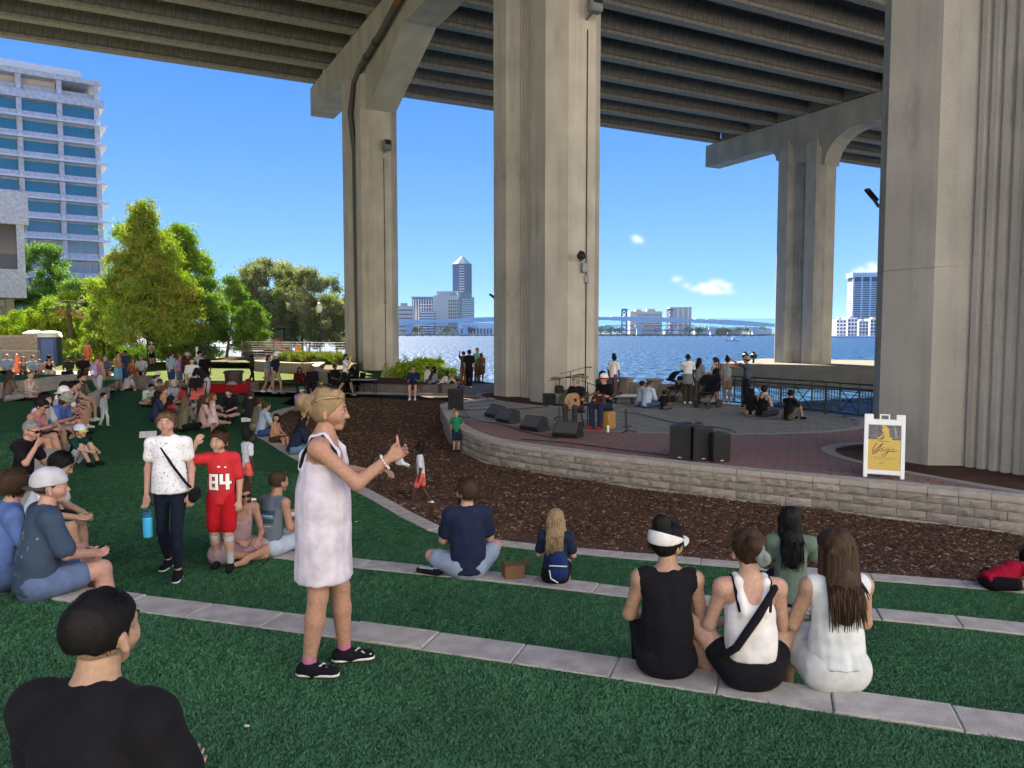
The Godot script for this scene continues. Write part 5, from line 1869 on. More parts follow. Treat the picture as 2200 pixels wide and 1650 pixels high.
func skeleton(s: Dictionary) -> Dictionary:
	# joints of a figure that faces +z, left is +x; sitting poses have their origin on the seat, standing ones on the ground
	var j := {}
	var pose: String = s.get("pose", "stand")
	var lean: float = s.get("lean", {"stand": 0.02, "walk": 0.06, "ledge": 0.16, "cross": 0.2, "knees": 0.2, "chair": 0.12, "bend": 0.9, "legs": 0.1}.get(pose, 0.1))
	var drop: float = s.get("drop", 0.42)
	var side: float = s.get("side", 0.0)
	var ph := 0.93 if pose in ["stand", "walk", "bend"] else 0.115
	if pose == "chair": ph = 0.115 + drop
	var pel := Vector3(0, ph, 0)
	var up := Vector3(sin(side) * 0.6, cos(lean), sin(lean)).normalized()
	j.pel = pel; j.up = up
	j.waist = pel + up * 0.16
	j.chest = pel + up * 0.37
	j.neck = pel + up * 0.535
	var nod: float = s.get("nod", 0.0)
	j.head = j.neck + (up * 0.5 + Vector3.UP * 0.5).normalized() * 0.14 + Vector3(0, -0.02 * nod, 0.025 + 0.07 * nod)
	for q in [["L", 1.0], ["R", -1.0]]:
		var k: String = q[0]
		var x: float = q[1]
		var sh: Vector3 = pel + up * 0.472 + Vector3(0.162 * x, 0, 0)
		j["sh" + k] = sh
		var hp := pel + Vector3(0.088 * x, -0.02, 0)
		j["hp" + k] = hp
		match pose:
			"stand", "bend":
				j["kn" + k] = Vector3(0.095 * x, 0.49, 0.02)
				j["an" + k] = Vector3(0.1 * x, 0.085, -0.03)
				j["to" + k] = Vector3(0.125 * x, 0.035, 0.12)
			"walk":
				var f: float = x * s.get("stride", 0.2)
				j["kn" + k] = Vector3(0.09 * x, 0.49, 0.07 + f * 0.6)
				j["an" + k] = Vector3(0.09 * x, 0.085 + maxf(0.0, -f) * 0.35, f * 1.15 - 0.02)
				j["to" + k] = j["an" + k] + Vector3(0.015 * x, -0.05, 0.15)
			"ledge":
				j["kn" + k] = Vector3(0.12 * x, 0.14, 0.42)
				j["an" + k] = Vector3(0.1 * x, 0.085 - drop, 0.46)
				j["to" + k] = j["an" + k] + Vector3(0.02 * x, -0.05, 0.15)
			"chair":
				j["kn" + k] = Vector3(0.14 * x, drop + 0.13, 0.43)
				j["an" + k] = Vector3(0.13 * x, 0.085, 0.42)
				j["to" + k] = j["an" + k] + Vector3(0.02 * x, -0.05, 0.15)
			"cross":
				j["kn" + k] = Vector3(0.33 * x, 0.14, 0.26)
				j["an" + k] = Vector3(-0.07 * x, 0.07, 0.34 + 0.05 * x)
				j["to" + k] = j["an" + k] + Vector3(-0.13 * x, -0.02, 0.05)
			"knees":
				j["kn" + k] = Vector3(0.13 * x, 0.46, 0.36)
				j["an" + k] = Vector3(0.12 * x, 0.085, 0.56)
				j["to" + k] = j["an" + k] + Vector3(0.02 * x, -0.05, 0.14)
			"legs":
				j["kn" + k] = Vector3(0.12 * x, 0.12, 0.43)
				j["an" + k] = Vector3(0.14 * x, 0.06, 0.84)
				j["to" + k] = j["an" + k] + Vector3(0.03 * x, 0.14, 0.06)
		var arm: String = s.get("arm" + k, s.get("arms", "down" if pose in ["stand", "walk"] else "lap"))
		var a := {"down": [Vector3(0.055, -0.28, -0.03), Vector3(0.0, -0.25, 0.06)], "lap": [Vector3(0.06, -0.255, 0.08), Vector3(-0.12, -0.06, 0.2)], "knees": [Vector3(0.03, -0.17, 0.21), Vector3(-0.09, -0.05, 0.21)], "hold": [Vector3(0.04, -0.27, 0.03), Vector3(-0.07, 0.07, 0.22)], "face": [Vector3(0.07, -0.2, 0.16), Vector3(-0.12, 0.2, 0.06)], "raise": [Vector3(0.12, 0.1, 0.2), Vector3(0.0, 0.2, 0.1)], "out": [Vector3(0.26, -0.06, 0.06), Vector3(0.24, 0.04, 0.05)], "point": [Vector3(0.1, 0.08, 0.24), Vector3(0.02, 0.14, 0.2)], "prop": [Vector3(0.1, -0.25, -0.12), Vector3(0.06, -0.21, -0.1)], "ear": [Vector3(0.2, 0.0, 0.12), Vector3(-0.12, 0.2, 0.04)], "swing": [Vector3(0.06, -0.25, 0.12), Vector3(-0.02, -0.18, 0.16)], "back": [Vector3(0.07, -0.25, -0.14), Vector3(0.0, -0.22, -0.02)], "push": [Vector3(0.05, -0.24, 0.12), Vector3(-0.03, -0.06, 0.24)]}[arm] as Array
		var e: Vector3 = a[0]
		var w: Vector3 = a[1]
		j["el" + k] = sh + Vector3(e.x * x, e.y, e.z)
		j["wr" + k] = j["el" + k] + Vector3(w.x * x, w.y, w.z)
		j["ha" + k] = j["wr" + k] + (j["wr" + k] - j["el" + k]).normalized() * 0.085
	for key in s.get("joints", {}): j[key] = s.joints[key]
	return j


func skin_mat(tone: String) -> StandardMaterial3D:
	var c: Color = {"fair": lin(0.5, 0.31, 0.235), "pink": lin(0.52, 0.3, 0.24), "tan": lin(0.41, 0.235, 0.17), "olive": lin(0.42, 0.27, 0.19), "brown": lin(0.17, 0.085, 0.055), "dark": lin(0.075, 0.04, 0.028)}[tone]
	var m := mat("skin_" + tone, c, 0.6, "soft", 4.0, "fine_bump", 0.25)
	m.subsurf_scatter_enabled = true
	m.subsurf_scatter_strength = 0.12
	m.metallic_specular = 0.35
	return m


func cloth(c: Color) -> StandardMaterial3D:
	var m := mat("cloth_" + c.to_html(false), lin(c.r, c.g, c.b), 0.85, "soft", 1.0, "cloth_bump", 0.1)
	m.rim_enabled = true
	m.rim = 0.15
	return m


func hair_mat(c: Color) -> StandardMaterial3D:
	var m := mat("hair_" + c.to_html(false), lin(c.r, c.g, c.b), 0.62, "streak", 6.0, "rough_bump", 1.2)
	m.uv1_scale = Vector3(16, 3, 16)
	m.metallic_specular = 0.3
	return m


func face_bones(h: Vector3, hs: float, turn: Basis, close: bool) -> Array:
	# cranium, jaw, nose, ears (and brow, cheeks and lips when seen close)
	var p := func(x: float, y: float, z: float) -> Vector3: return h + turn * (Vector3(x, y, z) * hs)
	var sx := Vector3(1.12, 1, 1)
	var b := [[p.call(0, 0.03, -0.018), p.call(0, 0.025, 0.012), 0.092 * hs, 0.088 * hs, 0.02, sx], [p.call(0, -0.03, 0.03), p.call(0, -0.075, 0.052), 0.062 * hs, 0.032 * hs, 0.04]]
	for x: float in [-1.0, 1.0]:
		b.append([p.call(0.078 * x, 0.005, -0.012), p.call(0.086 * x, -0.032, -0.004), 0.018 * hs, 0.011 * hs, 0.008])
	if close:
		b.append([p.call(0, 0.015, 0.098), p.call(0, -0.022, 0.116), 0.0085 * hs, 0.0135 * hs, 0.016])
		b.append([p.call(-0.032, 0.034, 0.082), p.call(0.032, 0.034, 0.082), 0.013 * hs, 0.013 * hs, 0.02])
		for x: float in [-1.0, 1.0]:
			b.append([p.call(0.04 * x, -0.02, 0.06), p.call(0.032 * x, -0.03, 0.068), 0.026 * hs, 0.024 * hs, 0.03])
			b.append([p.call(0.012 * x, -0.026, 0.108), p.call(0.012 * x, -0.027, 0.107), 0.008 * hs, 0.008 * hs, 0.01])
		b.append([p.call(-0.018, -0.049, 0.088), p.call(0.018, -0.049, 0.088), 0.0075 * hs, 0.0075 * hs, 0.012])
		b.append([p.call(-0.015, -0.06, 0.087), p.call(0.015, -0.06, 0.087), 0.0085 * hs, 0.0085 * hs, 0.012])
		b.append([p.call(0, -0.085, 0.078), p.call(0, -0.088, 0.078), 0.016 * hs, 0.016 * hs, 0.02])
	else:
		b.append([p.call(0, 0.0, 0.095), p.call(0, -0.02, 0.108), 0.012 * hs, 0.014 * hs, 0.015])
	return b


func hand_bones(w: Vector3, tip: Vector3, curl: float, thumb: Vector3, sc := 1.0, point := false) -> Array:
	# palm, four fingers of different length bent at the knuckles, and a thumb leaving the side of the palm
	var f := (tip - w).normalized()
	var across := (thumb - f * thumb.dot(f)).normalized()
	var down := f.cross(across).normalized()
	var b := []
	var palm0 := w + f * 0.015 * sc
	var palm1 := w + f * 0.08 * sc
	for k: float in [-0.026, -0.009, 0.009, 0.026]:
		b.append([palm0 + across * k * 0.7 * sc, palm1 + across * k * sc, 0.016 * sc, 0.0125 * sc, 0.012])
	for i in 4:
		var k: float = [0.03, 0.0105, -0.0095, -0.029][i]
		var ln: float = [0.07, 0.078, 0.072, 0.056][i] * sc
		var base := palm1 + across * k * sc
		var c := 0.06 if point and i == 0 else curl
		var d1 := (f * cos(c * 0.6) + down * sin(c * 0.6)).normalized()
		var d2 := (f * cos(c * 1.5) + down * sin(c * 1.5)).normalized()
		var d3 := (f * cos(c * 2.2) + down * sin(c * 2.2)).normalized()
		if point and i == 0:
			d1 = (f * 0.2 + across * 0.75 + Vector3.UP * 0.6).normalized(); d2 = d1; d3 = d1
		var m1 := base + d1 * ln * 0.42
		var m2 := m1 + d2 * ln * 0.33
		b.append([base, m1, 0.0092 * sc, 0.0088 * sc, 0.004])
		b.append([m1, m2, 0.0088 * sc, 0.008 * sc, 0.004])
		b.append([m2, m2 + d3 * ln * 0.27, 0.008 * sc, 0.0068 * sc, 0.004])
	var tb := w + f * 0.028 * sc + across * 0.026 * sc
	var t1 := tb + (f * 0.7 + across * 0.6 + down * 0.25).normalized() * 0.034 * sc
	var t2 := t1 + (f * 0.9 + across * 0.1 + down * 0.35).normalized() * 0.03 * sc
	b.append([tb, t1, 0.013 * sc, 0.0105 * sc, 0.01])
	b.append([t1, t2, 0.0105 * sc, 0.0085 * sc, 0.004])
	return b


func person(s: Dictionary) -> Node3D:
	# s: label, at, yaw, size, cell, pose and joints, skin, hair [style, colour], top [style, colour], low [style, colour], shoes
	var root := thing("person", s.label, "person", s.at, s.get("yaw", 0.0), s.get("group", ""))
	var sc: float = s.get("size", 1.0)
	root.scale = Vector3.ONE * sc
	var cell: float = s.get("cell", 0.035)
	var near := cell < 0.022
	var j := skeleton(s)
	var fat: float = s.get("fat", 1.0)
	var kid: float = s.get("kid", 1.0)       # larger head of a child
	var lf: float = s.get("limb", 1.0) * (0.5 + 0.5 * fat)
	var turn := Basis.from_euler(Vector3(s.get("nod", 0.0) * 0.7, s.get("look", 0.0), s.get("tilt", 0.0)))
	var flat := Vector3(1, 1, 1.38 - 0.14 * (fat - 1.0) * 3.0)
	var up: Vector3 = j.up
	var sm := skin_mat(s.get("skin", "fair"))
	var hs := kid
	# the body
	var body := []
	var arms := []
	for k: String in ["L", "R"]:
		arms.append([j["sh" + k], j["el" + k], 0.046 * lf, 0.039 * lf, 0.03])
		arms.append([j["el" + k], j["wr" + k], 0.04 * lf, 0.028 * lf, 0.02])
		if near and s.get("fingers", true):
			pass
		else:
			arms.append([j["wr" + k], j["ha" + k], 0.03, 0.026, 0.02])
		body.append([j["hp" + k], j["kn" + k], 0.082 * lf, 0.056 * lf, 0.03])
		body.append([j["kn" + k], j["kn" + k].lerp(j["an" + k], 0.35), 0.055 * lf, 0.056 * lf, 0.02])
		body.append([j["kn" + k].lerp(j["an" + k], 0.35), j["an" + k], 0.056 * lf, 0.036 * lf, 0.02])
		body.append([j["an" + k] - Vector3.UP * 0.03, j["to" + k], 0.034, 0.03, 0.03])
	body.append([j.pel, j.waist, 0.12 * fat, 0.115 * fat, 0.06, flat])
	body.append([j.waist, j.chest, 0.115 * fat, 0.13 * (0.6 + 0.4 * fat), 0.06, flat])
	body.append([j.shL, j.shR, 0.047 * lf, 0.047 * lf, 0.05])
	for k: String in ["L", "R"]: body.append([j.neck - up * 0.03, j["sh" + k], 0.05, 0.045 * lf, 0.05])
	body.append([j.neck - up * 0.05, j.head + Vector3(0, -0.05, -0.01), 0.06 * (0.5 + 0.5 * fat), 0.052, 0.035])
	body.append_array(arms)
	var parts := []
	parts.append(blob(body, cell))
	var head_cell: float = s.get("head_cell", maxf(cell * 0.5, 0.006))
	parts.append(blob(face_bones(j.head, hs, turn, near), head_cell))
	if near and s.get("fingers", true):
		for k: String in ["L", "R"]:
			var sg := 1.0 if k == "L" else -1.0
			var th: Vector3 = s.get("thumb" + k, Vector3(-sg, 0.4, 0.3))
			parts.append(blob(hand_bones(j["wr" + k], j["ha" + k], s.get("curl" + k, 0.55), th, 1.0, s.get("point", "") == k), s.get("hand_cell", 0.007)))
	put("body", blob_mesh(parts), sm, root)
	# what is worn above the waist
	var top: Array = s.get("top", ["tee", Color(0.5, 0.5, 0.5)])
	var ripple: float = 0.008 if near else 0.0
	if top[0] != "none":
		var g := 0.012 if near else 0.018
		var bare: bool = top[0] in ["tank", "tank_dress"]
		var t := [[j.pel - up * 0.06, j.waist, 0.127 * fat + g, 0.12 * fat + g, 0.06, flat], [j.waist, j.chest - up * (0.06 if bare else 0.0), 0.12 * fat + g, (0.132 * (0.6 + 0.4 * fat) + g), 0.06, flat]]
		# the hem: a clean cut across the hips
		var cuts := [[-up, -up.dot(j.pel + up * s.get("hem_up", -0.085))]]
		match top[0]:
			"tee", "long", "polo", "loose":
				t.append([j.shL, j.shR, 0.048 * lf + g, 0.048 * lf + g, 0.05])
				t.append([j.neck - up * 0.07, j.neck - up * 0.03, 0.08, 0.064, 0.05])
				for k: String in ["L", "R"]: t.append([j.neck - up * 0.045, j["sh" + k], 0.052 + g, 0.045 * lf + g, 0.05])
				for k: String in ["L", "R"]:
					var e: Vector3 = j["sh" + k].lerp(j["el" + k], s.get("sleeve", 0.68))
					if top[0] == "long":
						t.append([j["sh" + k], j["el" + k], 0.054 * lf + g, 0.044 * lf + g, 0.04])
						t.append([j["el" + k], j["wr" + k], 0.044 * lf + g, 0.032 * lf + g, 0.02])
					else:
						t.append([j["sh" + k], e, 0.05 * lf + g, 0.051 * lf + g * 1.3, 0.035])
			"sleeveless":
				t.append([j.shL.lerp(j.shR, 0.08), j.shR.lerp(j.shL, 0.08), 0.055 * lf + g, 0.055 * lf + g, 0.05])
				t.append([j.neck - up * 0.07, j.neck - up * 0.03, 0.072, 0.06, 0.04])
			"tank", "tank_dress":
				var f := Vector3.UP.cross(up)
				var fw := Vector3(0, -up.z, up.y)
				for x: float in [-1.0, 1.0]:
					var o := Vector3(0.085 * x, 0, 0)
					var deep := 0.13 * (0.6 + 0.4 * fat) / flat.z
					var way := [j.chest + fw * (deep - 0.005) + o - up * 0.02, j.chest + fw * (deep - 0.03) + o + up * 0.07, j.neck - up * 0.002 + o * 0.95 + fw * 0.015, j.neck - up * 0.02 + o * 0.95 - fw * 0.045, j.chest - fw * (deep - 0.02) + o * 0.85 + up * 0.05, j.chest - fw * deep + o * 0.7 - up * 0.03]
					for i in 5: t.append([way[i], way[i + 1], 0.021, 0.021, 0.03])
					if s.has("under"):
						var mb := MB.new()
						var line := []
						for q: Vector3 in way: line.append(q + Vector3(0.026 * x, 0.006, 0))
						mb.tube(line, [0.012], 6)
						put("dark_strap", mb, cloth(s.under), root)
				f = Vector3.ZERO
		if top[0] in ["tank_dress", "dress", "loose"] or s.has("flare"):
			var hem: float = s.get("hem", 0.34)
			var low: Vector3 = j.pel - Vector3.UP * hem
			if top[0] == "dress": t.append([j.shL.lerp(j.shR, 0.06), j.shR.lerp(j.shL, 0.06), 0.05 * lf + g, 0.05 * lf + g, 0.05])
			t.append([j.waist, low, 0.125 * fat + g, s.get("flare", 0.2) + 0.0, 0.05, Vector3(1, 1, 1.18)])
			cuts = [[Vector3(0, -1, 0), -(low.y + 0.02)]]
		var m := put(s.get("top_name", "shirt"), blob_mesh([blob(t, cell, cuts)], ripple, hash(s.label)), s.get("top_mat", cloth(top[1])), root)
		m.position = Vector3.ZERO
	# what is worn below
	var low: Array = s.get("low", ["shorts", Color(0.1, 0.1, 0.12)])
	if low[0] != "none":
		var g := 0.01 if near else 0.014
		var t := [[j.pel - up * 0.02, j.pel + up * 0.07, 0.124 * fat + g * 0.6, 0.115 * fat + g * 0.6, 0.05, flat]]
		var cuts := []
		for k: String in ["L", "R"]:
			match low[0]:
				"shorts": t.append([j["hp" + k], j["hp" + k].lerp(j["kn" + k], s.get("leg", 0.72)), 0.09 * lf + g, 0.078 * lf + g, 0.03])
				"pants":
					t.append([j["hp" + k], j["kn" + k], 0.086 * lf + g, 0.064 * lf + g, 0.03])
					t.append([j["kn" + k], j["an" + k], 0.064 * lf + g, 0.05 * lf + g, 0.02])
				"leggings":
					t.append([j["hp" + k], j["kn" + k], 0.084 * lf + g * 0.6, 0.058 * lf + g * 0.6, 0.03])
					t.append([j["kn" + k], j["kn" + k].lerp(j["an" + k], 0.35), 0.058 * lf + g * 0.6, 0.058 * lf + g * 0.6, 0.02])
					t.append([j["kn" + k].lerp(j["an" + k], 0.35), j["an" + k].lerp(j["kn" + k], 0.15), 0.058 * lf + g * 0.6, 0.04 * lf + g * 0.6, 0.02])
				"skirt":
					t.append([j["hp" + k], j["hp" + k].lerp(j["kn" + k], 0.8), 0.1 * lf + g, 0.11 * lf + g, 0.12])
		if low[0] == "skirt": t.append([j.hpL.lerp(j.knL, 0.7), j.hpR.lerp(j.knR, 0.7), 0.09, 0.09, 0.1])
		put("shorts" if low[0] == "shorts" else "skirt" if low[0] == "skirt" else "trousers", blob_mesh([blob(t, cell, cuts)], ripple * 0.3, hash(s.label) + 1), s.get("low_mat", cloth(low[1])), root)
	if s.has("socks"):
		var t := []
		for k: String in ["L", "R"]: t.append([j["kn" + k].lerp(j["an" + k], s.socks[1]), j["an" + k], 0.06 * lf - 0.024 * s.socks[1] + 0.002, 0.036 * lf + 0.003, 0.02])
		put("socks", blob_mesh([blob(t, cell)]), cloth(s.socks[0]), root)
	if s.has("shoes"):
		var t := []
		var u := []
		for k: String in ["L", "R"]:
			var an: Vector3 = j["an" + k]
			var to: Vector3 = j["to" + k]
			var heel := an + (an - to) * Vector3(1, 0, 1) * 0.25 - Vector3.UP * 0.045
			t.append([heel, to, 0.044, 0.037, 0.03]); t.append([an - Vector3.UP * 0.01, heel.lerp(to, 0.4), 0.045, 0.04, 0.03])
			u.append([heel - Vector3.UP * 0.022, to - Vector3.UP * 0.016, 0.046, 0.042, 0.02, Vector3(1, 2.6, 1)])
		var fl := []
		if pose_on_ground(s): fl = [[Vector3.DOWN, 0.0]] if s.get("pose", "stand") in ["stand", "walk", "bend"] else []
		put("shoes", blob_mesh([blob(t, minf(cell, 0.02), fl)]), cloth(s.shoes), root)
		if s.has("soles"): put("soles", blob_mesh([blob(u, minf(cell, 0.012))]), cloth(s.soles), root)
	hair_and_hat(s, root, j, turn, hs, head_cell, near)
	return root


func pose_on_ground(s: Dictionary) -> bool:
	return not s.has("lifted")


func hair_and_hat(s: Dictionary, root: Node3D, j: Dictionary, turn: Basis, hs: float, cell: float, near: bool) -> void:
	var h: Vector3 = j.head
	var p := func(x: float, y: float, z: float) -> Vector3: return h + turn * (Vector3(x, y, z) * hs)
	var hc := maxf(cell, 0.007)
	var hair: Array = s.get("hair", ["short", Color(0.03, 0.02, 0.015)])
	var sx := Vector3(1.1, 1, 1)
	if hair[0] != "bald":
		var thin := 0.007 if hair[0] == "crop" else 0.0
		if hair[0] == "crop": sx.x = 1.16
		var b := [[p.call(0, 0.035, -0.022), p.call(0, 0.035, 0.008), (0.104 - thin) * hs, (0.098 - thin) * hs, 0.02, sx]]
		var n := turn * Vector3(0, -0.62, 0.78)
		var off: float = {"short": 0.028, "crop": 0.012, "puff": 0.02}.get(hair[0], 0.026) * hs
		var cuts := [[n, n.dot(h) + off]]
		if hair[0] in ["short", "crop"]:
			var n2 := turn * Vector3(0, -1, -0.25)
			cuts.append([n2, n2.dot(h) + (0.055 - 2.0 * thin) * hs])
		var extra := []
		match hair[0]:
			"long":
				var back: Vector3 = (j.chest as Vector3) - (j.pel as Vector3)
				var bz := -0.125
				extra = [[p.call(0, 0.02, -0.05), p.call(0, -0.1, -0.075), 0.085 * hs, 0.08 * hs, 0.04, Vector3(1, 1, 1.3)], [p.call(0, -0.1, -0.075), j.neck + Vector3(0, -0.02, bz * 0.8), 0.08 * hs, 0.085 * hs, 0.04, Vector3(1, 1, 1.6)], [j.neck + Vector3(0, -0.02, bz * 0.8), j.chest + Vector3(0, 0.06 - s.get("hair_len", 0.0), bz), 0.085 * hs, 0.05 * hs, 0.04, Vector3(1, 1, 2.0)]]
				for x: float in [-1.0, 1.0]: extra.append([p.call(0.075 * x, 0.0, -0.01), p.call(0.085 * x, -0.12, -0.02), 0.03 * hs, 0.03 * hs, 0.03])
				back = Vector3.ZERO
			"bob":
				extra = [[p.call(0, 0.02, -0.04), p.call(0, -0.08, -0.06), 0.09 * hs, 0.085 * hs, 0.04]]
				for x: float in [-1.0, 1.0]: extra.append([p.call(0.078 * x, 0.01, 0.0), p.call(0.085 * x, -0.08, -0.01), 0.03 * hs, 0.028 * hs, 0.03])
			"bun": extra = [[p.call(0, 0.05, -0.04), p.call(0, 0.03, -0.085), 0.096 * hs, 0.07 * hs, 0.03], [p.call(0, 0.04, -0.13), p.call(0, 0.05, -0.15), 0.05 * hs, 0.045 * hs, 0.02]]
			"topbun": extra = [[p.call(0, 0.13, -0.05), p.call(0, 0.15, -0.06), 0.055 * hs, 0.05 * hs, 0.02]]
			"pony": extra = [[p.call(0, 0.05, -0.11), p.call(0, 0.0, -0.15), 0.035 * hs, 0.035 * hs, 0.02], [p.call(0, 0.0, -0.15), p.call(0, -0.16, -0.14), 0.035 * hs, 0.018 * hs, 0.02]]
			"puff": extra = [[p.call(0, 0.12, -0.05), p.call(0, 0.15, -0.06), 0.085 * hs, 0.075 * hs, 0.02]]
			"curly": extra = [[p.call(0, 0.03, -0.03), p.call(0, -0.01, -0.04), 0.125 * hs, 0.115 * hs, 0.03]]
		var lists := [blob(b, hc, cuts)]
		if extra: lists.append(blob(extra, hc))
		put("hair", blob_mesh(lists, 0.004 if s.has("hat") else 0.01 if near else 0.0, hash(s.label) + 3), hair_mat(hair[1]), root)
	if near and hair[0] in ["short", "crop"] and not s.has("hat"): fuzz(s, root, h, turn, hs)
	if near and s.get("strands", 0) > 0: strands(s, root, j, turn, hs)
	if near:
		var white := MB.new()
		var ink := MB.new()
		var lips := MB.new()
		var shut: bool = s.get("shut", false)
		for x: float in [-1.0, 1.0]:
			if not shut:
				white.lathe(p.call(0.031 * x, 0.012, 0.086), [[0, -0.012 * hs], [0.011 * hs, -0.006 * hs], [0.0125 * hs, 0], [0.011 * hs, 0.006 * hs], [0, 0.012 * hs]], 10)
				ink.lathe(p.call(0.032 * x, 0.011, 0.101), [[0, -0.006 * hs], [0.005 * hs, 0], [0, 0.006 * hs]], 8)
			bar(ink, p.call(0.016 * x, 0.02 if not shut else 0.008, 0.103), p.call(0.046 * x, 0.019 if not shut else 0.009, 0.094), 0.003 * hs, 0.003 * hs)
			bar(ink, p.call(0.014 * x, 0.038, 0.106), p.call(0.05 * x, 0.042, 0.094), 0.004 * hs, 0.006 * hs)
		bar(lips, p.call(-0.02, -0.054, 0.0985), p.call(0.02, -0.054, 0.0985), 0.008 * hs, 0.01 * hs)
		if not shut: put("eyes", white, mat("eye_white", lin(0.6, 0.58, 0.55), 0.3), root)
		put("brows", ink, mat("brow", lin(0.03, 0.02, 0.015), 0.7), root)
		put("lips", lips, mat("lips", lin(0.33, 0.12, 0.1), 0.5), root)
	if s.has("beard"):
		var b := [[p.call(-0.045, -0.05, 0.045), p.call(0, -0.085, 0.07), 0.03 * hs, 0.03 * hs, 0.03], [p.call(0.045, -0.05, 0.045), p.call(0, -0.085, 0.07), 0.03 * hs, 0.03 * hs, 0.03]]
		put("beard", blob_mesh([blob(b, hc)]), hair_mat(s.beard), root)
	if s.has("glasses"):
		var mb := MB.new()
		var up: Vector3 = turn * Vector3.UP
		var y: float = s.get("glasses_up", 0.02)
		var z := 0.104 if y < 0.05 else 0.06
		for x: float in [-1.0, 1.0]:
			mb.box(p.call(0.034 * x, y, z), Vector3(0.054, 0.04, 0.012) * hs, turn * Basis(Vector3.UP, 0.25 * x), 0.005)
			bar(mb, p.call(0.066 * x, y + 0.01, z - 0.012), p.call(0.088 * x, y, -0.01), 0.006, 0.008)
		bar(mb, p.call(-0.02, y + 0.008, z + 0.004), p.call(0.02, y + 0.008, z + 0.004), 0.006, 0.006)
		up = Vector3.ZERO
		put("sunglasses", mb, mat("lens_black", lin(0.008, 0.008, 0.01), 0.12), root)
	if s.has("hat"):
		var hat: Array = s.hat
		var hm := cloth(hat[1])
		var b := [[p.call(0, 0.05, -0.02), p.call(0, 0.05, 0.005), 0.117 * hs, 0.112 * hs, 0.02, sx]]
		var n := turn * Vector3(0, -1, 0.08)
		var cuts := [[n, n.dot(h) - 0.032 * hs]]
		if hat[0] == "visor":
			var n2 := turn * Vector3(0, 1, 0.35)
			cuts.append([n2, n2.dot(h) + 0.068 * hs])
		put("hat", blob_mesh([blob(b, hc, cuts)]), hm, root)
		var bm := MB.new()
		if hat[0] in ["cap", "capback", "visor"]:
			var f := -1.0 if hat[0] == "capback" else 1.0
			for i in 12:
				var g0 := lerpf(-1.25, 1.25, i / 12.0)
				var g1 := lerpf(-1.25, 1.25, (i + 1) / 12.0)
				var q := []
				for e in [[g0, 0.0], [g0, 1.0], [g1, 1.0], [g1, 0.0]]:
					var r: float = 0.1 + e[1] * 0.075 * cos(e[0] * 0.85)
					q.append(p.call(sin(e[0]) * minf(r, 0.1), 0.045 - 0.02 * e[1] - 0.02 * absf(sin(e[0])) * e[1], f * (cos(e[0]) * r + 0.008)))
				bm.quad(q[0], q[1], q[2], q[3])
				var dn: Vector3 = turn * Vector3(0, -0.006, 0)
				bm.quad(q[3] + dn, q[2] + dn, q[1] + dn, q[0] + dn)
				bm.quad(q[1], q[1] + dn, q[2] + dn, q[2])
		else:
			var w := 0.19 if hat[0] == "sun" else 0.155
			bm.lathe(p.call(0, 0, -0.01), [[0.098 * hs, 0.045 * hs], [w * hs, 0.005 * hs], [w * hs, 0.0], [0.098 * hs, 0.036 * hs]], 18, turn)
		put("hat_brim", bm, cloth(hat[2]) if hat.size() > 2 else hm, root)


func strands(s: Dictionary, root: Node3D, j: Dictionary, turn: Basis, hs: float) -> void:
	# locks of hair lying over the head and back, or swept to the bun
	var r := RandomNumberGenerator.new()
	r.seed = hash(s.label)
	var h: Vector3 = j.head
	var p := func(x: float, y: float, z: float) -> Vector3: return h + turn * (Vector3(x, y, z) * hs)
	var style: String = s.hair[0]
	var tones := [s.hair[1], s.hair[1] * 1.5, s.hair[1] * 0.6]
	for tone in 3:
		var mb := MB.new()
		for i in int(s.strands / 3.0):
			var a := r.randf_range(-1.35, 1.35)
			var pts := []
			if style == "bun" or style == "topbun":
				var e := r.randf_range(0.35, 1.2)
				var end: Vector3 = p.call(r.randf_range(-0.02, 0.02), 0.03 + r.randf_range(-0.03, 0.03), -0.135) if style == "bun" else p.call(0, 0.12, -0.05)
				for k in 6:
					var t := k / 5.0
					var ang := lerpf(e, 2.75, t)
					var rad := 0.107
					var q := Vector3(sin(a) * sin(ang * 0.9) * rad * 0.93, 0.03 + cos(ang - 1.15) * rad * (0.5 + 0.5 * cos(a)), cos(ang) * rad)
					var w: Vector3 = p.call(q.x, q.y, q.z - 0.01)
					pts.append(w.lerp(end, smoothstep(0.7, 1.0, t)) if k < 5 else end)
				if r.randf() < 0.12: pts[5] = pts[4] + turn * Vector3(r.randf_range(-0.05, 0.05), -0.09, -0.04)
			else:
				var len_end: float = s.get("hair_len", 0.0) + r.randf_range(-0.16, 0.1)
				var top: Vector3 = p.call(sin(a) * 0.05, 0.13 - 0.05 * absf(sin(a)), -0.02 - 0.06 * r.randf())
				var side: Vector3 = p.call(sin(a) * 0.1, 0.0, -0.05 - 0.075 * cos(a))
				var nk: Vector3 = j.neck + Vector3(sin(a) * 0.1, -0.01, -0.075 - 0.06 * cos(a))
				var out: Vector3 = j.chest + Vector3(sin(a) * 0.1 + r.randf_range(-0.02, 0.02), 0.08 - len_end, -0.15 - 0.03 * cos(a) * r.randf())
				pts = [top, top.lerp(side, 0.55) + (side - h).normalized() * 0.016, side, nk, nk.lerp(out, 0.5) - Vector3(0, 0, 0.012), out]
			mb.tube(pts, [0.004 * hs, 0.007 * hs, 0.008 * hs, 0.008 * hs, 0.006 * hs, 0.0015], 5, false)
		put("hair_locks", mb, hair_mat(tones[tone]), root)


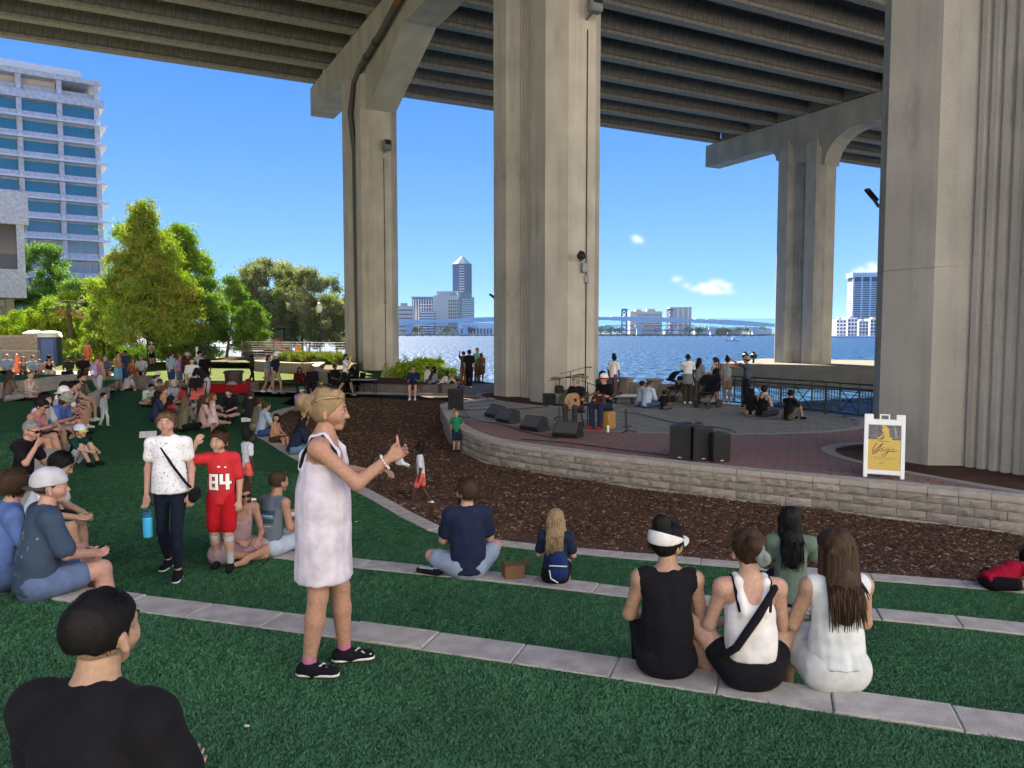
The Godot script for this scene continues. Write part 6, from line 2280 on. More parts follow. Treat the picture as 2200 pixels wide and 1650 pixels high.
func print_mat(key: String, base: Color, spots: Array, mid := Vector2.ZERO) -> StandardMaterial3D:
	# flat print on cloth: spots are [x, y, w, h, colour] in metres round a middle point on the garment
	var im := Image.create_empty(256, 256, false, Image.FORMAT_RGB8)
	im.fill(lin(base.r, base.g, base.b))
	for q: Array in spots:
		var c: Color = q[4]
		im.fill_rect(Rect2i(int((q[0] + 0.3) / 0.6 * 256), int((0.3 - q[1]) / 0.6 * 256), maxi(1, int(q[2] / 0.6 * 256)), maxi(1, int(q[3] / 0.6 * 256))), lin(c.r, c.g, c.b))
	var m := StandardMaterial3D.new()
	m.resource_name = key
	m.albedo_texture = ImageTexture.create_from_image(im)
	m.roughness = 0.85
	m.texture_repeat = false
	m.uv1_scale = Vector3(1 / 0.6, -1 / 0.6, 1)
	m.uv1_offset = Vector3(0.5 - mid.x / 0.6, 0.5 + mid.y / 0.6, 0)
	mats[key] = m
	return m


func fuzz(s: Dictionary, root: Node3D, h: Vector3, turn: Basis, hs: float) -> void:
	# short separate hairs lying over the scalp
	var r := RandomNumberGenerator.new()
	r.seed = hash(s.label) + 9
	var mb := MB.new()
	var ln := 0.013 if s.hair[0] == "crop" else 0.034
	var edge := 0.012 if s.hair[0] == "crop" else 0.024
	for i in 4200:
		var d := Vector3(r.randfn(), r.randfn(), r.randfn()).normalized()
		var q := Vector3(d.x / (1.16 if s.hair[0] == "crop" else 1.1), d.y, d.z) * (0.094 if s.hair[0] == "crop" else 0.101) + Vector3(0, 0.035, -0.01)
		if -0.62 * q.y + 0.78 * q.z > edge or -q.y - 0.25 * q.z > (0.042 if s.hair[0] == "crop" else 0.06): continue
		var lie := (d * 0.55 + Vector3(r.randf_range(-0.5, 0.5), -0.6 if d.y < 0.6 else 0.2, r.randf_range(-0.5, 0.5) + (0.4 if d.y > 0.5 else -0.2))).normalized() * ln * r.randf_range(0.6, 1.3)
		var w := lie.cross(d).normalized() * 0.0022
		var a: Vector3 = h + turn * ((q - w) * hs)
		var b: Vector3 = h + turn * ((q + w) * hs)
		var c: Vector3 = h + turn * ((q + lie) * hs)
		var n: Vector3 = turn * (d + Vector3.UP * 0.2).normalized()
		mb.tri_n(a, b, c, n, n, n)
	put("hair_tips", mb, hair_mat(s.hair[1] * 1.3), root)


const INK := Color(0.012, 0.012, 0.016)
const NAVY := Color(0.018, 0.026, 0.06)
const WHITE := Color(0.72, 0.72, 0.74)
const GREY := Color(0.22, 0.23, 0.25)
const PALE := Color(0.42, 0.5, 0.62)
const DENIM := Color(0.07, 0.12, 0.24)
const RED := Color(0.42, 0.012, 0.02)
const PINK := Color(0.5, 0.16, 0.33)
const BLUSH := Color(0.55, 0.38, 0.38)
const OLIVE := Color(0.14, 0.15, 0.1)
const TEAL := Color(0.03, 0.16, 0.19)
const KHAKI := Color(0.3, 0.25, 0.17)
const PURPLE := Color(0.24, 0.16, 0.4)
const ORANGE := Color(0.6, 0.12, 0.04)
const BROWN := Color(0.06, 0.035, 0.02)
const BLACK := Color(0.008, 0.007, 0.007)
const BLOND := Color(0.36, 0.26, 0.14)
const ASH := Color(0.16, 0.11, 0.07)
const SILVER := Color(0.3, 0.29, 0.28)
const AUBURN := Color(0.2, 0.07, 0.03)


func people() -> void:
	near_people()
	row_people()
	lawn_people()
	back_people()
	plaza_people()


func near_people() -> void:
	# the woman standing in the middle of the lawn
	person({"label": "woman in a white tank dress standing on the lawn pointing a finger up", "at": Vector3(-1.14, 0, -4.57), "yaw": 1.62, "size": 0.985, "cell": 0.014, "fat": 1.34, "limb": 0.92, "under": INK, "skin": "tan", "pose": "stand",
		"joints": {"elR": Vector3(-0.2, 1.2, 0.24), "wrR": Vector3(-0.15, 1.34, 0.42), "haR": Vector3(-0.13, 1.38, 0.5), "elL": Vector3(0.22, 1.14, 0.06), "wrL": Vector3(0.14, 1.2, 0.3), "haL": Vector3(0.1, 1.22, 0.38), "anL": Vector3(0.1, 0.085, 0.1), "toL": Vector3(0.12, 0.035, 0.25), "knL": Vector3(0.09, 0.49, 0.08), "knR": Vector3(-0.09, 0.49, -0.02), "anR": Vector3(-0.1, 0.085, -0.08), "toR": Vector3(-0.12, 0.035, 0.07)},
		"point": "R", "curlR": 0.75, "thumbR": Vector3(0.4, 0.9, -0.1), "top": ["tank_dress", Color(0.6, 0.57, 0.68)], "top_name": "dress", "hem": 0.37, "flare": 0.205, "low": ["none", INK], "hair": ["bun", BLOND], "strands": 240, "glasses": true, "glasses_up": 0.1, "shoes": INK, "soles": WHITE, "socks": [PINK, 0.93], "head_cell": 0.005, "hand_cell": 0.0045, "nod": 0.1})
	person({"label": "man in a black tee seen from behind with a shaved neck and short black hair", "at": Vector3(-1.165, 0.41, -1.97), "yaw": 2.98, "size": 1.02, "kid": 0.95, "cell": 0.013, "fat": 1.2, "skin": "olive", "pose": "ledge", "drop": 0.44, "look": -0.1, "lean": 0.16, "arms": "lap", "top": ["tee", INK], "low": ["shorts", NAVY], "hair": ["crop", BLACK], "shoes": INK, "head_cell": 0.006})
	person({"label": "woman in a white sun visor and black sleeveless top sitting on the kerb", "at": Vector3(0.93, 0, -4.5), "yaw": 3.05, "size": 0.98, "cell": 0.014, "fat": 1.1, "skin": "olive", "pose": "ledge", "drop": 0.38, "look": -0.8, "top": ["sleeveless", INK], "low": ["pants", INK], "hair": ["topbun", BLACK], "strands": 90, "hat": ["visor", WHITE], "shoes": INK, "lean": 0.06, "arms": "lap", "head_cell": 0.007})
	person({"label": "woman in a white racer tank and black shorts with a black crossbody strap", "at": Vector3(1.39, 0, -4.34), "yaw": 3.1, "size": 0.97, "cell": 0.014, "fat": 1.08, "skin": "fair", "pose": "ledge", "drop": 0.38, "joints": {"knL": Vector3(0.3, 0.3, 0.26), "knR": Vector3(-0.3, 0.3, 0.26), "anL": Vector3(0.12, -0.29, 0.3), "anR": Vector3(-0.12, -0.29, 0.3), "toL": Vector3(0.14, -0.34, 0.45), "toR": Vector3(-0.14, -0.34, 0.45)}, "top": ["tank", WHITE], "under": INK, "hem_up": 0.05, "low": ["shorts", INK], "leg": 0.35, "hair": ["bun", BROWN], "strands": 120, "shoes": INK, "lean": 0.14, "nod": 0.3, "head_cell": 0.007})
	person({"label": "woman with very long dark hair in a white peplum blouse and white skirt", "at": Vector3(1.89, 0, -4.36), "yaw": 3.2, "size": 0.99, "cell": 0.014, "fat": 1.04, "skin": "olive", "pose": "ledge", "drop": 0.38, "top": ["sleeveless", Color(0.62, 0.67, 0.7)], "hem": 0.0, "flare": 0.175, "low": ["skirt", Color(0.6, 0.63, 0.64)], "hair": ["long", BROWN], "hair_len": 0.1, "strands": 210, "shoes": WHITE, "lean": 0.05, "look": 0.15, "head_cell": 0.007})
	person({"label": "woman with long black braids in a sage green tee on the kerb", "at": Vector3(2.49, -0.38, -6.72), "yaw": 2.9, "size": 0.95, "cell": 0.018, "skin": "brown", "pose": "ledge", "drop": 0.38, "top": ["tee", Color(0.13, 0.19, 0.15)], "low": ["pants", NAVY], "hair": ["long", BLACK], "strands": 150, "hair_len": 0.12, "armR": "face", "shoes": INK, "look": -0.5})
	person({"label": "man in a black tee with sunglasses and a beard sitting beside a brown box", "at": Vector3(-0.44, -0.38, -7.54), "yaw": 3.3, "size": 1.05, "cell": 0.017, "fat": 1.2, "skin": "pink", "pose": "cross", "joints": {"knR": Vector3(-0.3, 0.2, 0.3)}, "look": 0.75, "top": ["tee", NAVY], "low": ["shorts", Color(0.3, 0.38, 0.52)], "hair": ["short", BROWN], "beard": BROWN, "glasses": true, "shoes": INK, "lean": 0.1, "arms": "lap"})
	person({"label": "girl with long blond hair and a blue backpack sitting on the kerb", "at": Vector3(0.42, -0.38, -7.34), "yaw": 3.0, "size": 0.76, "kid": 1.18, "cell": 0.017, "skin": "fair", "pose": "ledge", "drop": 0.5, "top": ["tee", NAVY], "low": ["shorts", INK], "hair": ["long", BLOND], "strands": 150, "hair_len": 0.1, "shoes": WHITE, "lean": 0.1})
	person({"label": "man in a grey sleeveless print top sitting on the kerb with a food tray", "at": Vector3(-2.67, -0.38, -8.28), "yaw": 2.55, "size": 1.0, "cell": 0.017, "fat": 1.05, "skin": "tan", "pose": "ledge", "drop": 0.38, "top": ["sleeveless", Color(0.1, 0.13, 0.17)], "top_mat": print_mat("grey_print", Color(0.085, 0.11, 0.15), [[-0.11, 0.1, 0.2, 0.055, Color(0.02, 0.05, 0.08)], [-0.09, 0.05, 0.16, 0.022, Color(0.1, 0.35, 0.55)], [-0.11, 0.01, 0.2, 0.05, Color(0.03, 0.04, 0.05)], [-0.1, -0.06, 0.18, 0.012, Color(0.3, 0.3, 0.3)], [-0.08, -0.1, 0.15, 0.01, Color(0.2, 0.12, 0.1)]], Vector2(0, 0.4)), "low": ["shorts", PALE], "hair": ["crop", BROWN], "arms": "hold", "lean": 0.22, "shoes": INK})
	person({"label": "woman in sunglasses and a patterned dress sitting behind the boy in red", "at": Vector3(-2.99, -0.39, -8.24), "yaw": 0.7, "size": 0.95, "cell": 0.018, "skin": "tan", "pose": "cross", "top": ["tank", Color(0.4, 0.28, 0.32)], "low": ["skirt", Color(0.4, 0.28, 0.32)], "hair": ["long", BROWN], "glasses": true, "nod": 0.5, "lean": 0.2})
	person({"label": "older woman in a white floral blouse and dark leggings carrying a blue bottle", "at": Vector3(-3.41, -0.39, -7.58), "yaw": 0.12, "size": 0.965, "cell": 0.015, "fat": 1.12, "limb": 0.84, "skin": "pink", "pose": "walk", "stride": 0.12, "top": ["loose", Color(0.62, 0.64, 0.72)], "top_mat": floral(), "hem": 0.06, "flare": 0.19, "sleeve": 0.5, "low": ["leggings", Color(0.012, 0.018, 0.035)], "hair": ["short", ASH], "shoes": INK, "soles": WHITE, "armL": "down", "head_cell": 0.006, "look": 0.1, "shut": true})
	person({"label": "boy in a red football jersey with number 84 and pale socks", "at": Vector3(-2.98, -0.39, -7.8), "yaw": 0.1, "size": 0.83, "kid": 1.14, "cell": 0.015, "skin": "fair", "pose": "walk", "stride": 0.05, "armR": "ear", "armL": "down", "look": -0.25, "top": ["tee", RED], "top_name": "jersey", "top_mat": jersey(), "sleeve": 0.75, "fat": 1.12, "low": ["shorts", RED], "leg": 0.85, "hair": ["short", BROWN], "socks": [Color(0.45, 0.52, 0.6), 0.12], "shoes": INK, "head_cell": 0.007})
	person({"label": "girl in a white tee and coral shorts standing on the lawn with a hair puff", "at": Vector3(-4.17, -0.6, -11.99), "yaw": 2.4, "size": 0.63, "kid": 1.3, "cell": 0.02, "skin": "dark", "pose": "stand", "armL": "hold", "top": ["tee", Color(0.6, 0.64, 0.74)], "low": ["shorts", Color(0.75, 0.14, 0.12)], "leg": 0.5, "hair": ["puff", BLACK], "shoes": WHITE})
	person({"label": "girl in a white tee and coral shorts walking across the mulch", "at": Vector3(-1.66, -1.15, -13.89), "yaw": -1.5, "size": 0.66, "kid": 1.25, "cell": 0.02, "skin": "dark", "pose": "walk", "stride": 0.22, "top": ["tee", Color(0.6, 0.64, 0.74)], "low": ["shorts", Color(0.75, 0.14, 0.12)], "leg": 0.6, "hair": ["puff", BLACK], "shoes": WHITE})
	person({"label": "boy in a green tee leaning back against the stage wall", "at": Vector3(-1.48, -1.12, -20.31), "yaw": 0.1, "size": 0.63, "kid": 1.3, "cell": 0.022, "skin": "fair", "pose": "stand", "arms": "back", "lean": -0.06, "top": ["tee", Color(0.015, 0.2, 0.1)], "low": ["shorts", NAVY], "leg": 0.85, "hair": ["short", BLOND], "shoes": INK})
	person({"label": "man in a navy print tee and backwards white cap sitting on the kerb", "at": Vector3(-3.72, 0, -5.88), "yaw": 2.35, "size": 1.06, "cell": 0.016, "fat": 1.3, "skin": "pink", "pose": "ledge", "drop": 0.38, "look": -0.2, "top": ["tee", Color(0.022, 0.045, 0.085)], "top_mat": print_mat("navy_print", Color(0.022, 0.045, 0.085), splashes(4), Vector2(0, 0.36)), "sleeve": 0.85, "low": ["shorts", Color(0.12, 0.17, 0.32)], "leg": 0.6, "hair": ["crop", BROWN], "hat": ["capback", Color(0.5, 0.52, 0.58), Color(0.06, 0.05, 0.06)], "shoes": WHITE, "lean": 0.16, "head_cell": 0.007})


func splashes(rs: int) -> Array:
	# an unreadable faded print: pale strokes with two lines of small letters under them
	var r := RandomNumberGenerator.new()
	r.seed = rs
	var out := []
	for i in 60:
		var g := r.randf_range(0.03, 0.2)
		out.append([r.randfn() * 0.06, 0.04 + r.randfn() * 0.06, r.randf_range(0.005, 0.02), r.randf_range(0.005, 0.03), Color(g, g * 1.1, g * 1.2)])
	for i in 22: out.append([-0.09 + 0.008 * i, -0.15 - (0.018 if i % 2 else 0.0), 0.006, 0.01, Color(0.2, 0.12, 0.14)])
	return out


func jersey() -> StandardMaterial3D:
	var w := Color(0.7, 0.7, 0.7)
	var n := []
	# white block digits 8 and 4 with a dark edge
	for pass_no in 2:
		var c: Color = w if pass_no else Color(0.05, 0.0, 0.0)
		var e := 0.0 if pass_no else 0.008
		for q: Array in [[-0.135, 0.1, 0.04, 0.2], [-0.055, 0.1, 0.04, 0.2], [-0.125, 0.1, 0.1, 0.035], [-0.125, 0.015, 0.1, 0.035], [-0.125, -0.065, 0.1, 0.035], [0.0, 0.1, 0.04, 0.13], [0.0, 0.005, 0.13, 0.036], [0.07, 0.1, 0.04, 0.2]]:
			n.append([q[0] - e, q[1] + e, q[2] + 2 * e, q[3] + 2 * e, c])
	n.append([-0.02, 0.2, 0.035, 0.02, w]); n.append([0.06, 0.19, 0.02, 0.02, w])
	return print_mat("red_jersey", RED, n, Vector2(0.01, 1.12))


func floral() -> StandardMaterial3D:
	var r := RandomNumberGenerator.new()
	r.seed = 8
	var n := []
	for i in 260:
		var c := Color(0.16, 0.2, 0.36) if r.randf() < 0.7 else Color(0.3, 0.3, 0.33)
		n.append([r.randf_range(-0.3, 0.3), r.randf_range(-0.3, 0.3), r.randf_range(0.006, 0.013), r.randf_range(0.006, 0.013), c])
	var m := print_mat("floral_print", Color(0.64, 0.66, 0.72), n, Vector2(0, 1.15))
	m.texture_repeat = true
	return m


func p(label: String, at: Vector3, yaw: float, size: float, pose: String, skin: String, hair: Array, top: Array, low: Array, more := {}) -> Node3D:
	var s := {"label": label, "at": at, "yaw": yaw, "size": size, "pose": pose, "skin": skin, "hair": hair, "top": top, "low": low, "cell": 0.03, "shoes": INK}
	for k in more: s[k] = more[k]
	return person(s)


func row_people() -> void:
	# people along the kerb that curves back on the left, mostly in profile
	var c := {"cell": 0.018, "drop": 0.38}
	p("man in a plain blue tee at the kerb beside the navy print tee", Vector3(-4.12, 0, -6.07), 2.3, 1.03, "ledge", "fair", ["short", BROWN], ["tee", Color(0.1, 0.17, 0.42)], ["shorts", DENIM], {"cell": 0.017, "drop": 0.38, "fat": 1.15, "glasses": true, "look": 0.9})
	p("man with black hair in a white tee looking at a phone on the kerb", Vector3(-4.78, 0, -7.5), 1.75, 1.0, "ledge", "olive", ["short", BLACK], ["tee", Color(0.55, 0.62, 0.72)], ["shorts", Color(0.02, 0.08, 0.2)], c.merged({"lean": 0.4, "nod": 0.6}))
	p("man with cropped grey hair and glasses wiping his mouth on the kerb", Vector3(-6.45, 0, -10.0), 1.5, 1.0, "ledge", "pink", ["crop", SILVER], ["tee", INK], ["shorts", KHAKI], c.merged({"armR": "face", "glasses": true, "nod": 0.5}))
	p("woman in a pink tank top with crossed legs on the kerb", Vector3(-8.67, 0, -13.73), 1.5, 0.98, "ledge", "tan", ["bun", BLACK], ["tank", Color(0.5, 0.13, 0.32)], ["shorts", Color(0.1, 0.02, 0.05)], {"cell": 0.018, "drop": 0.38, "fat": 1.12, "lean": 0.3, "nod": 0.6, "arms": "hold", "glasses": true, "leg": 0.4, "joints": {"knL": Vector3(0.04, 0.2, 0.43), "anL": Vector3(-0.14, -0.12, 0.66), "toL": Vector3(-0.16, -0.1, 0.82)}})
	p("man in a pale grey tee half hidden behind the pink tank top", Vector3(-8.95, 0, -14.4), 1.45, 1.02, "ledge", "fair", ["short", BLACK], ["tee", Color(0.5, 0.52, 0.56)], ["shorts", NAVY], c.merged({"lean": 0.25}))
	p("person in an olive bucket hat and blue top leaning forward on the kerb", Vector3(-9.25, 0, -15.4), 1.5, 0.98, "ledge", "tan", ["bob", BROWN], ["tee", Color(0.08, 0.14, 0.42)], ["shorts", GREY], c.merged({"hat": ["bucket", Color(0.25, 0.28, 0.24)], "lean": 0.42, "nod": 0.6, "arms": "hold"}))
	p("woman in a white sun hat and red shorts with crossed bare legs", Vector3(-9.78, 0, -16.4), 1.5, 1.0, "ledge", "fair", ["bob", BROWN], ["tee", Color(0.3, 0.28, 0.4)], ["shorts", Color(0.3, 0.06, 0.08)], c.merged({"hat": ["sun", WHITE], "lean": 0.3, "arms": "hold", "leg": 0.6, "shoes": WHITE}))
	p("man in a black cap and white tee in the row on the kerb", Vector3(-10.22, 0, -17.3), 1.45, 1.03, "ledge", "tan", ["short", BLACK], ["tee", WHITE], ["shorts", INK], c.merged({"hat": ["cap", INK], "lean": 0.2}))
	p("dark haired man in profile leaning in beside the black cap", Vector3(-10.75, 0, -18.3), 1.6, 1.0, "ledge", "fair", ["short", BLACK], ["tee", Color(0.1, 0.07, 0.16)], ["shorts", GREY], c.merged({"lean": 0.35, "armR": "face"}))
	p("woman with long black hair resting her arms on her knees in the kerb row", Vector3(-11.25, 0, -19.4), 1.4, 0.97, "ledge", "olive", ["long", BLACK], ["tank", Color(0.1, 0.05, 0.06)], ["shorts", INK], c.merged({"lean": 0.4, "arms": "knees", "shoes": WHITE}))
	p("man with a beard at the far end of the kerb row", Vector3(-12.05, 0, -21.2), 1.4, 1.02, "ledge", "olive", ["crop", BLACK], ["tee", Color(0.1, 0.09, 0.08)], ["shorts", KHAKI], c.merged({"beard": BLACK, "lean": 0.25, "arms": "lap", "shoes": WHITE}))
	p("woman with cropped hair in a white vest on the upper lawn", Vector3(-14.94, 0, -23.62), 1.3, 0.95, "cross", "fair", ["crop", ASH], ["tank", Color(0.55, 0.58, 0.7)], ["shorts", GREY], {"cell": 0.022})
	p("woman with long loose brown hair sitting on the upper lawn seen from behind", Vector3(-15.18, 0, -22.98), 2.6, 1.0, "cross", "tan", ["long", BROWN], ["tee", Color(0.12, 0.09, 0.08)], ["pants", GREY], {"cell": 0.022, "hair_len": 0.1})
	# on the grass in front of the row
	p("boy in a dark green tee and white and yellow cap sitting on the grass", Vector3(-8.17, -0.4, -14.18), 1.3, 0.82, "knees", "fair", ["short", BROWN], ["tee", Color(0.012, 0.05, 0.04)], ["shorts", Color(0.55, 0.62, 0.75)], {"cell": 0.018, "kid": 1.15, "hat": ["cap", Color(0.55, 0.62, 0.78), Color(0.5, 0.62, 0.1)], "arms": "knees", "lean": 0.35})
	p("small dark haired child sitting behind the boy in the yellow brimmed cap", Vector3(-8.59, -0.4, -14.6), 1.6, 0.6, "cross", "fair", ["curly", BLACK], ["tee", Color(0.35, 0.42, 0.5)], ["shorts", DENIM], {"cell": 0.02, "kid": 1.3})
	p("toddler with dark hair in pale grey clothes walking on the grass", Vector3(-10.79, -0.42, -20.2), 1.4, 0.5, "walk", "fair", ["short", BLACK], ["long", Color(0.36, 0.4, 0.42)], ["pants", Color(0.5, 0.58, 0.6)], {"cell": 0.022, "kid": 1.55, "stride": 0.14, "shoes": KHAKI})
	p("little girl in a teal dress seen from behind on the grass", Vector3(-14.36, -0.45, -25.57), 3.0, 0.62, "stand", "fair", ["long", BROWN], ["dress", TEAL], ["none", INK], {"cell": 0.024, "kid": 1.3, "hem": 0.25, "flare": 0.22, "top_name": "dress", "shoes": WHITE})
	p("woman with a lilac backpack walking away across the grass", Vector3(-14.95, -0.45, -27.64), 3.1, 1.0, "walk", "tan", ["short", AUBURN], ["tank", Color(0.35, 0.12, 0.2)], ["shorts", Color(0.35, 0.4, 0.46)], {"cell": 0.022, "fat": 1.15, "shoes": WHITE})


func lawn_people() -> void:
	var m := {"cell": 0.024}
	p("woman with long black hair leaning on a friend at the edge of the lawn group", Vector3(-10.55, -0.55, -22.51), 2.5, 0.98, "cross", "tan", ["long", BLACK], ["tee", Color(0.03, 0.04, 0.1)], ["pants", NAVY], m.merged({"hair_len": 0.1}))
	p("strawberry blond woman in a peach top turned sideways on the lawn", Vector3(-11.03, -0.54, -24.08), 1.2, 0.97, "cross", "pink", ["bun", AUBURN], ["tee", Color(0.5, 0.28, 0.2)], ["pants", DENIM], m)
	p("woman with long black hair in a bright red top on the lawn", Vector3(-9.38, -0.56, -20.72), 2.2, 1.0, "cross", "tan", ["long", BLACK], ["tee", Color(0.45, 0.015, 0.02)], ["pants", INK], m)
	p("woman in a dark jacket with a blond streak sitting behind the older woman", Vector3(-8.85, -0.57, -20.5), 2.8, 1.0, "cross", "fair", ["long", ASH], ["long", OLIVE], ["pants", INK], m)
	p("man with dark sunglasses and black hair looking this way on the lawn", Vector3(-12.74, -0.52, -27.67), 0.5, 1.0, "cross", "tan", ["short", BLACK], ["tee", Color(0.1, 0.08, 0.07)], ["shorts", GREY], m.merged({"glasses": true}))
	p("person in a pale mint shirt bending down on the lawn", Vector3(-12.83, -0.5, -26.75), 1.0, 0.98, "cross", "olive", ["short", BLACK], ["tee", Color(0.42, 0.52, 0.48)], ["shorts", NAVY], m.merged({"lean": 0.6, "nod": 0.5}))
	p("man in a pale blue tee and grey cap looking down on the lawn", Vector3(-12.15, -0.52, -27.67), 0.3, 1.03, "cross", "fair", ["short", SILVER], ["tee", Color(0.35, 0.4, 0.56)], ["shorts", OLIVE], m.merged({"hat": ["cap", Color(0.45, 0.42, 0.38)], "lean": 0.4, "nod": 0.8}))
	p("woman in a coral red top sitting beside the man in the grey cap", Vector3(-10.97, -0.53, -25.74), -0.8, 1.0, "cross", "tan", ["bob", BROWN], ["tee", Color(0.42, 0.06, 0.06)], ["shorts", BROWN], m.merged({"hat": ["sun", Color(0.12, 0.1, 0.1)]}))
	p("woman with long brown hair in a pink dress propped on one hand", Vector3(-8.67, -0.58, -21.3), 2.4, 0.98, "legs", "fair", ["long", BROWN], ["tee", BLUSH], ["skirt", BLUSH], m.merged({"armL": "prop", "hair_len": 0.12}))
	p("little girl in a pale pink sundress standing on the lawn", Vector3(-7.75, -0.6, -19.79), 1.6, 0.62, "stand", "tan", ["long", AUBURN], ["dress", Color(0.58, 0.45, 0.48)], ["none", INK], m.merged({"kid": 1.3, "hem": 0.42, "flare": 0.3, "top_name": "dress"}))
	p("woman in an olive green dress with outstretched arm beside the girl in pink", Vector3(-10.58, -0.55, -25.94), 1.5, 1.0, "legs", "fair", ["bob", BROWN], ["tee", Color(0.06, 0.12, 0.08)], ["skirt", Color(0.06, 0.12, 0.08)], m.merged({"armL": "knees"}))
	p("man in a black tee facing this way with his legs crossed on the lawn", Vector3(-8.74, -0.6, -23.82), -0.1, 1.03, "cross", "pink", ["short", BROWN], ["tee", INK], ["shorts", NAVY], m.merged({"nod": 0.3}))
	p("man in a black and white tee seen from behind on the lawn edge", Vector3(-8.02, -0.64, -23.29), 3.0, 1.02, "cross", "fair", ["short", BROWN], ["tee", Color(0.02, 0.02, 0.024)], ["shorts", INK], m)
	p("man in an olive tee sitting on the kerb behind the pale blue tee", Vector3(-7.32, -0.7, -21.62), 2.2, 1.02, "cross", "tan", ["short", BROWN], ["tee", OLIVE], ["shorts", KHAKI], m.merged({"lean": 0.3}))
	p("man in a pale blue tee sitting on the mulch kerb seen from behind", Vector3(-6.84, -0.76, -20.7), 2.3, 1.06, "ledge", "fair", ["short", BROWN], ["tee", Color(0.33, 0.42, 0.56)], ["shorts", Color(0.03, 0.07, 0.2)], m.merged({"lean": 0.28}))
	p("girl in a peach top with a dark bob turning her head on the mulch kerb", Vector3(-6.14, -0.76, -19.63), 1.3, 0.8, "ledge", "tan", ["bob", BLACK], ["tank", Color(0.62, 0.33, 0.2)], ["shorts", BROWN], m.merged({"kid": 1.12, "look": -1.2}))
	p("person with long black hair in a navy top hunched on the mulch kerb", Vector3(-5.11, -0.76, -17.72), 2.2, 1.0, "ledge", "tan", ["long", BLACK], ["long", NAVY], ["pants", Color(0.1, 0.2, 0.3)], m.merged({"lean": 0.45, "fat": 1.15}))
	p("barefoot person in a pale top lounging on the kerb behind the white dress", Vector3(-3.67, -0.76, -15.18), 1.5, 0.95, "legs", "tan", ["short", BROWN], ["tee", Color(0.5, 0.6, 0.6)], ["shorts", KHAKI], m.merged({"lean": -0.2, "arms": "prop"}))
	p("man in a purple tee and green cap at the tip of the mulch kerb", Vector3(-7.67, -0.76, -27.37), 0.9, 1.0, "ledge", "tan", ["short", BROWN], ["tee", PURPLE], ["shorts", KHAKI], m.merged({"hat": ["cap", Color(0.02, 0.16, 0.06), WHITE], "lean": 0.35, "cell": 0.028}))
	p("man in a black tee bending over the stroller on the lawn", Vector3(-10.84, -0.55, -27.27), -1.3, 1.02, "bend", "tan", ["short", BLACK], ["tee", INK], ["shorts", Color(0.35, 0.4, 0.46)], m.merged({"arms": "push", "lean": 0.75}))
	p("woman in a tall white tee standing behind the stroller", Vector3(-11.28, -0.53, -27.06), 0.4, 0.98, "stand", "fair", ["bob", BROWN], ["tee", Color(0.5, 0.55, 0.56)], ["pants", GREY], m)
	p("child crawling in red on the mulch kerb with a red cup", Vector3(5.27, -0.76, -8.3), 1.75, 0.78, "cross", "fair", ["short", BLACK], ["tee", Color(0.3, 0.008, 0.03)], ["shorts", INK], {"cell": 0.018, "kid": 1.15, "lean": 1.25, "nod": 0.3, "arms": "knees"})


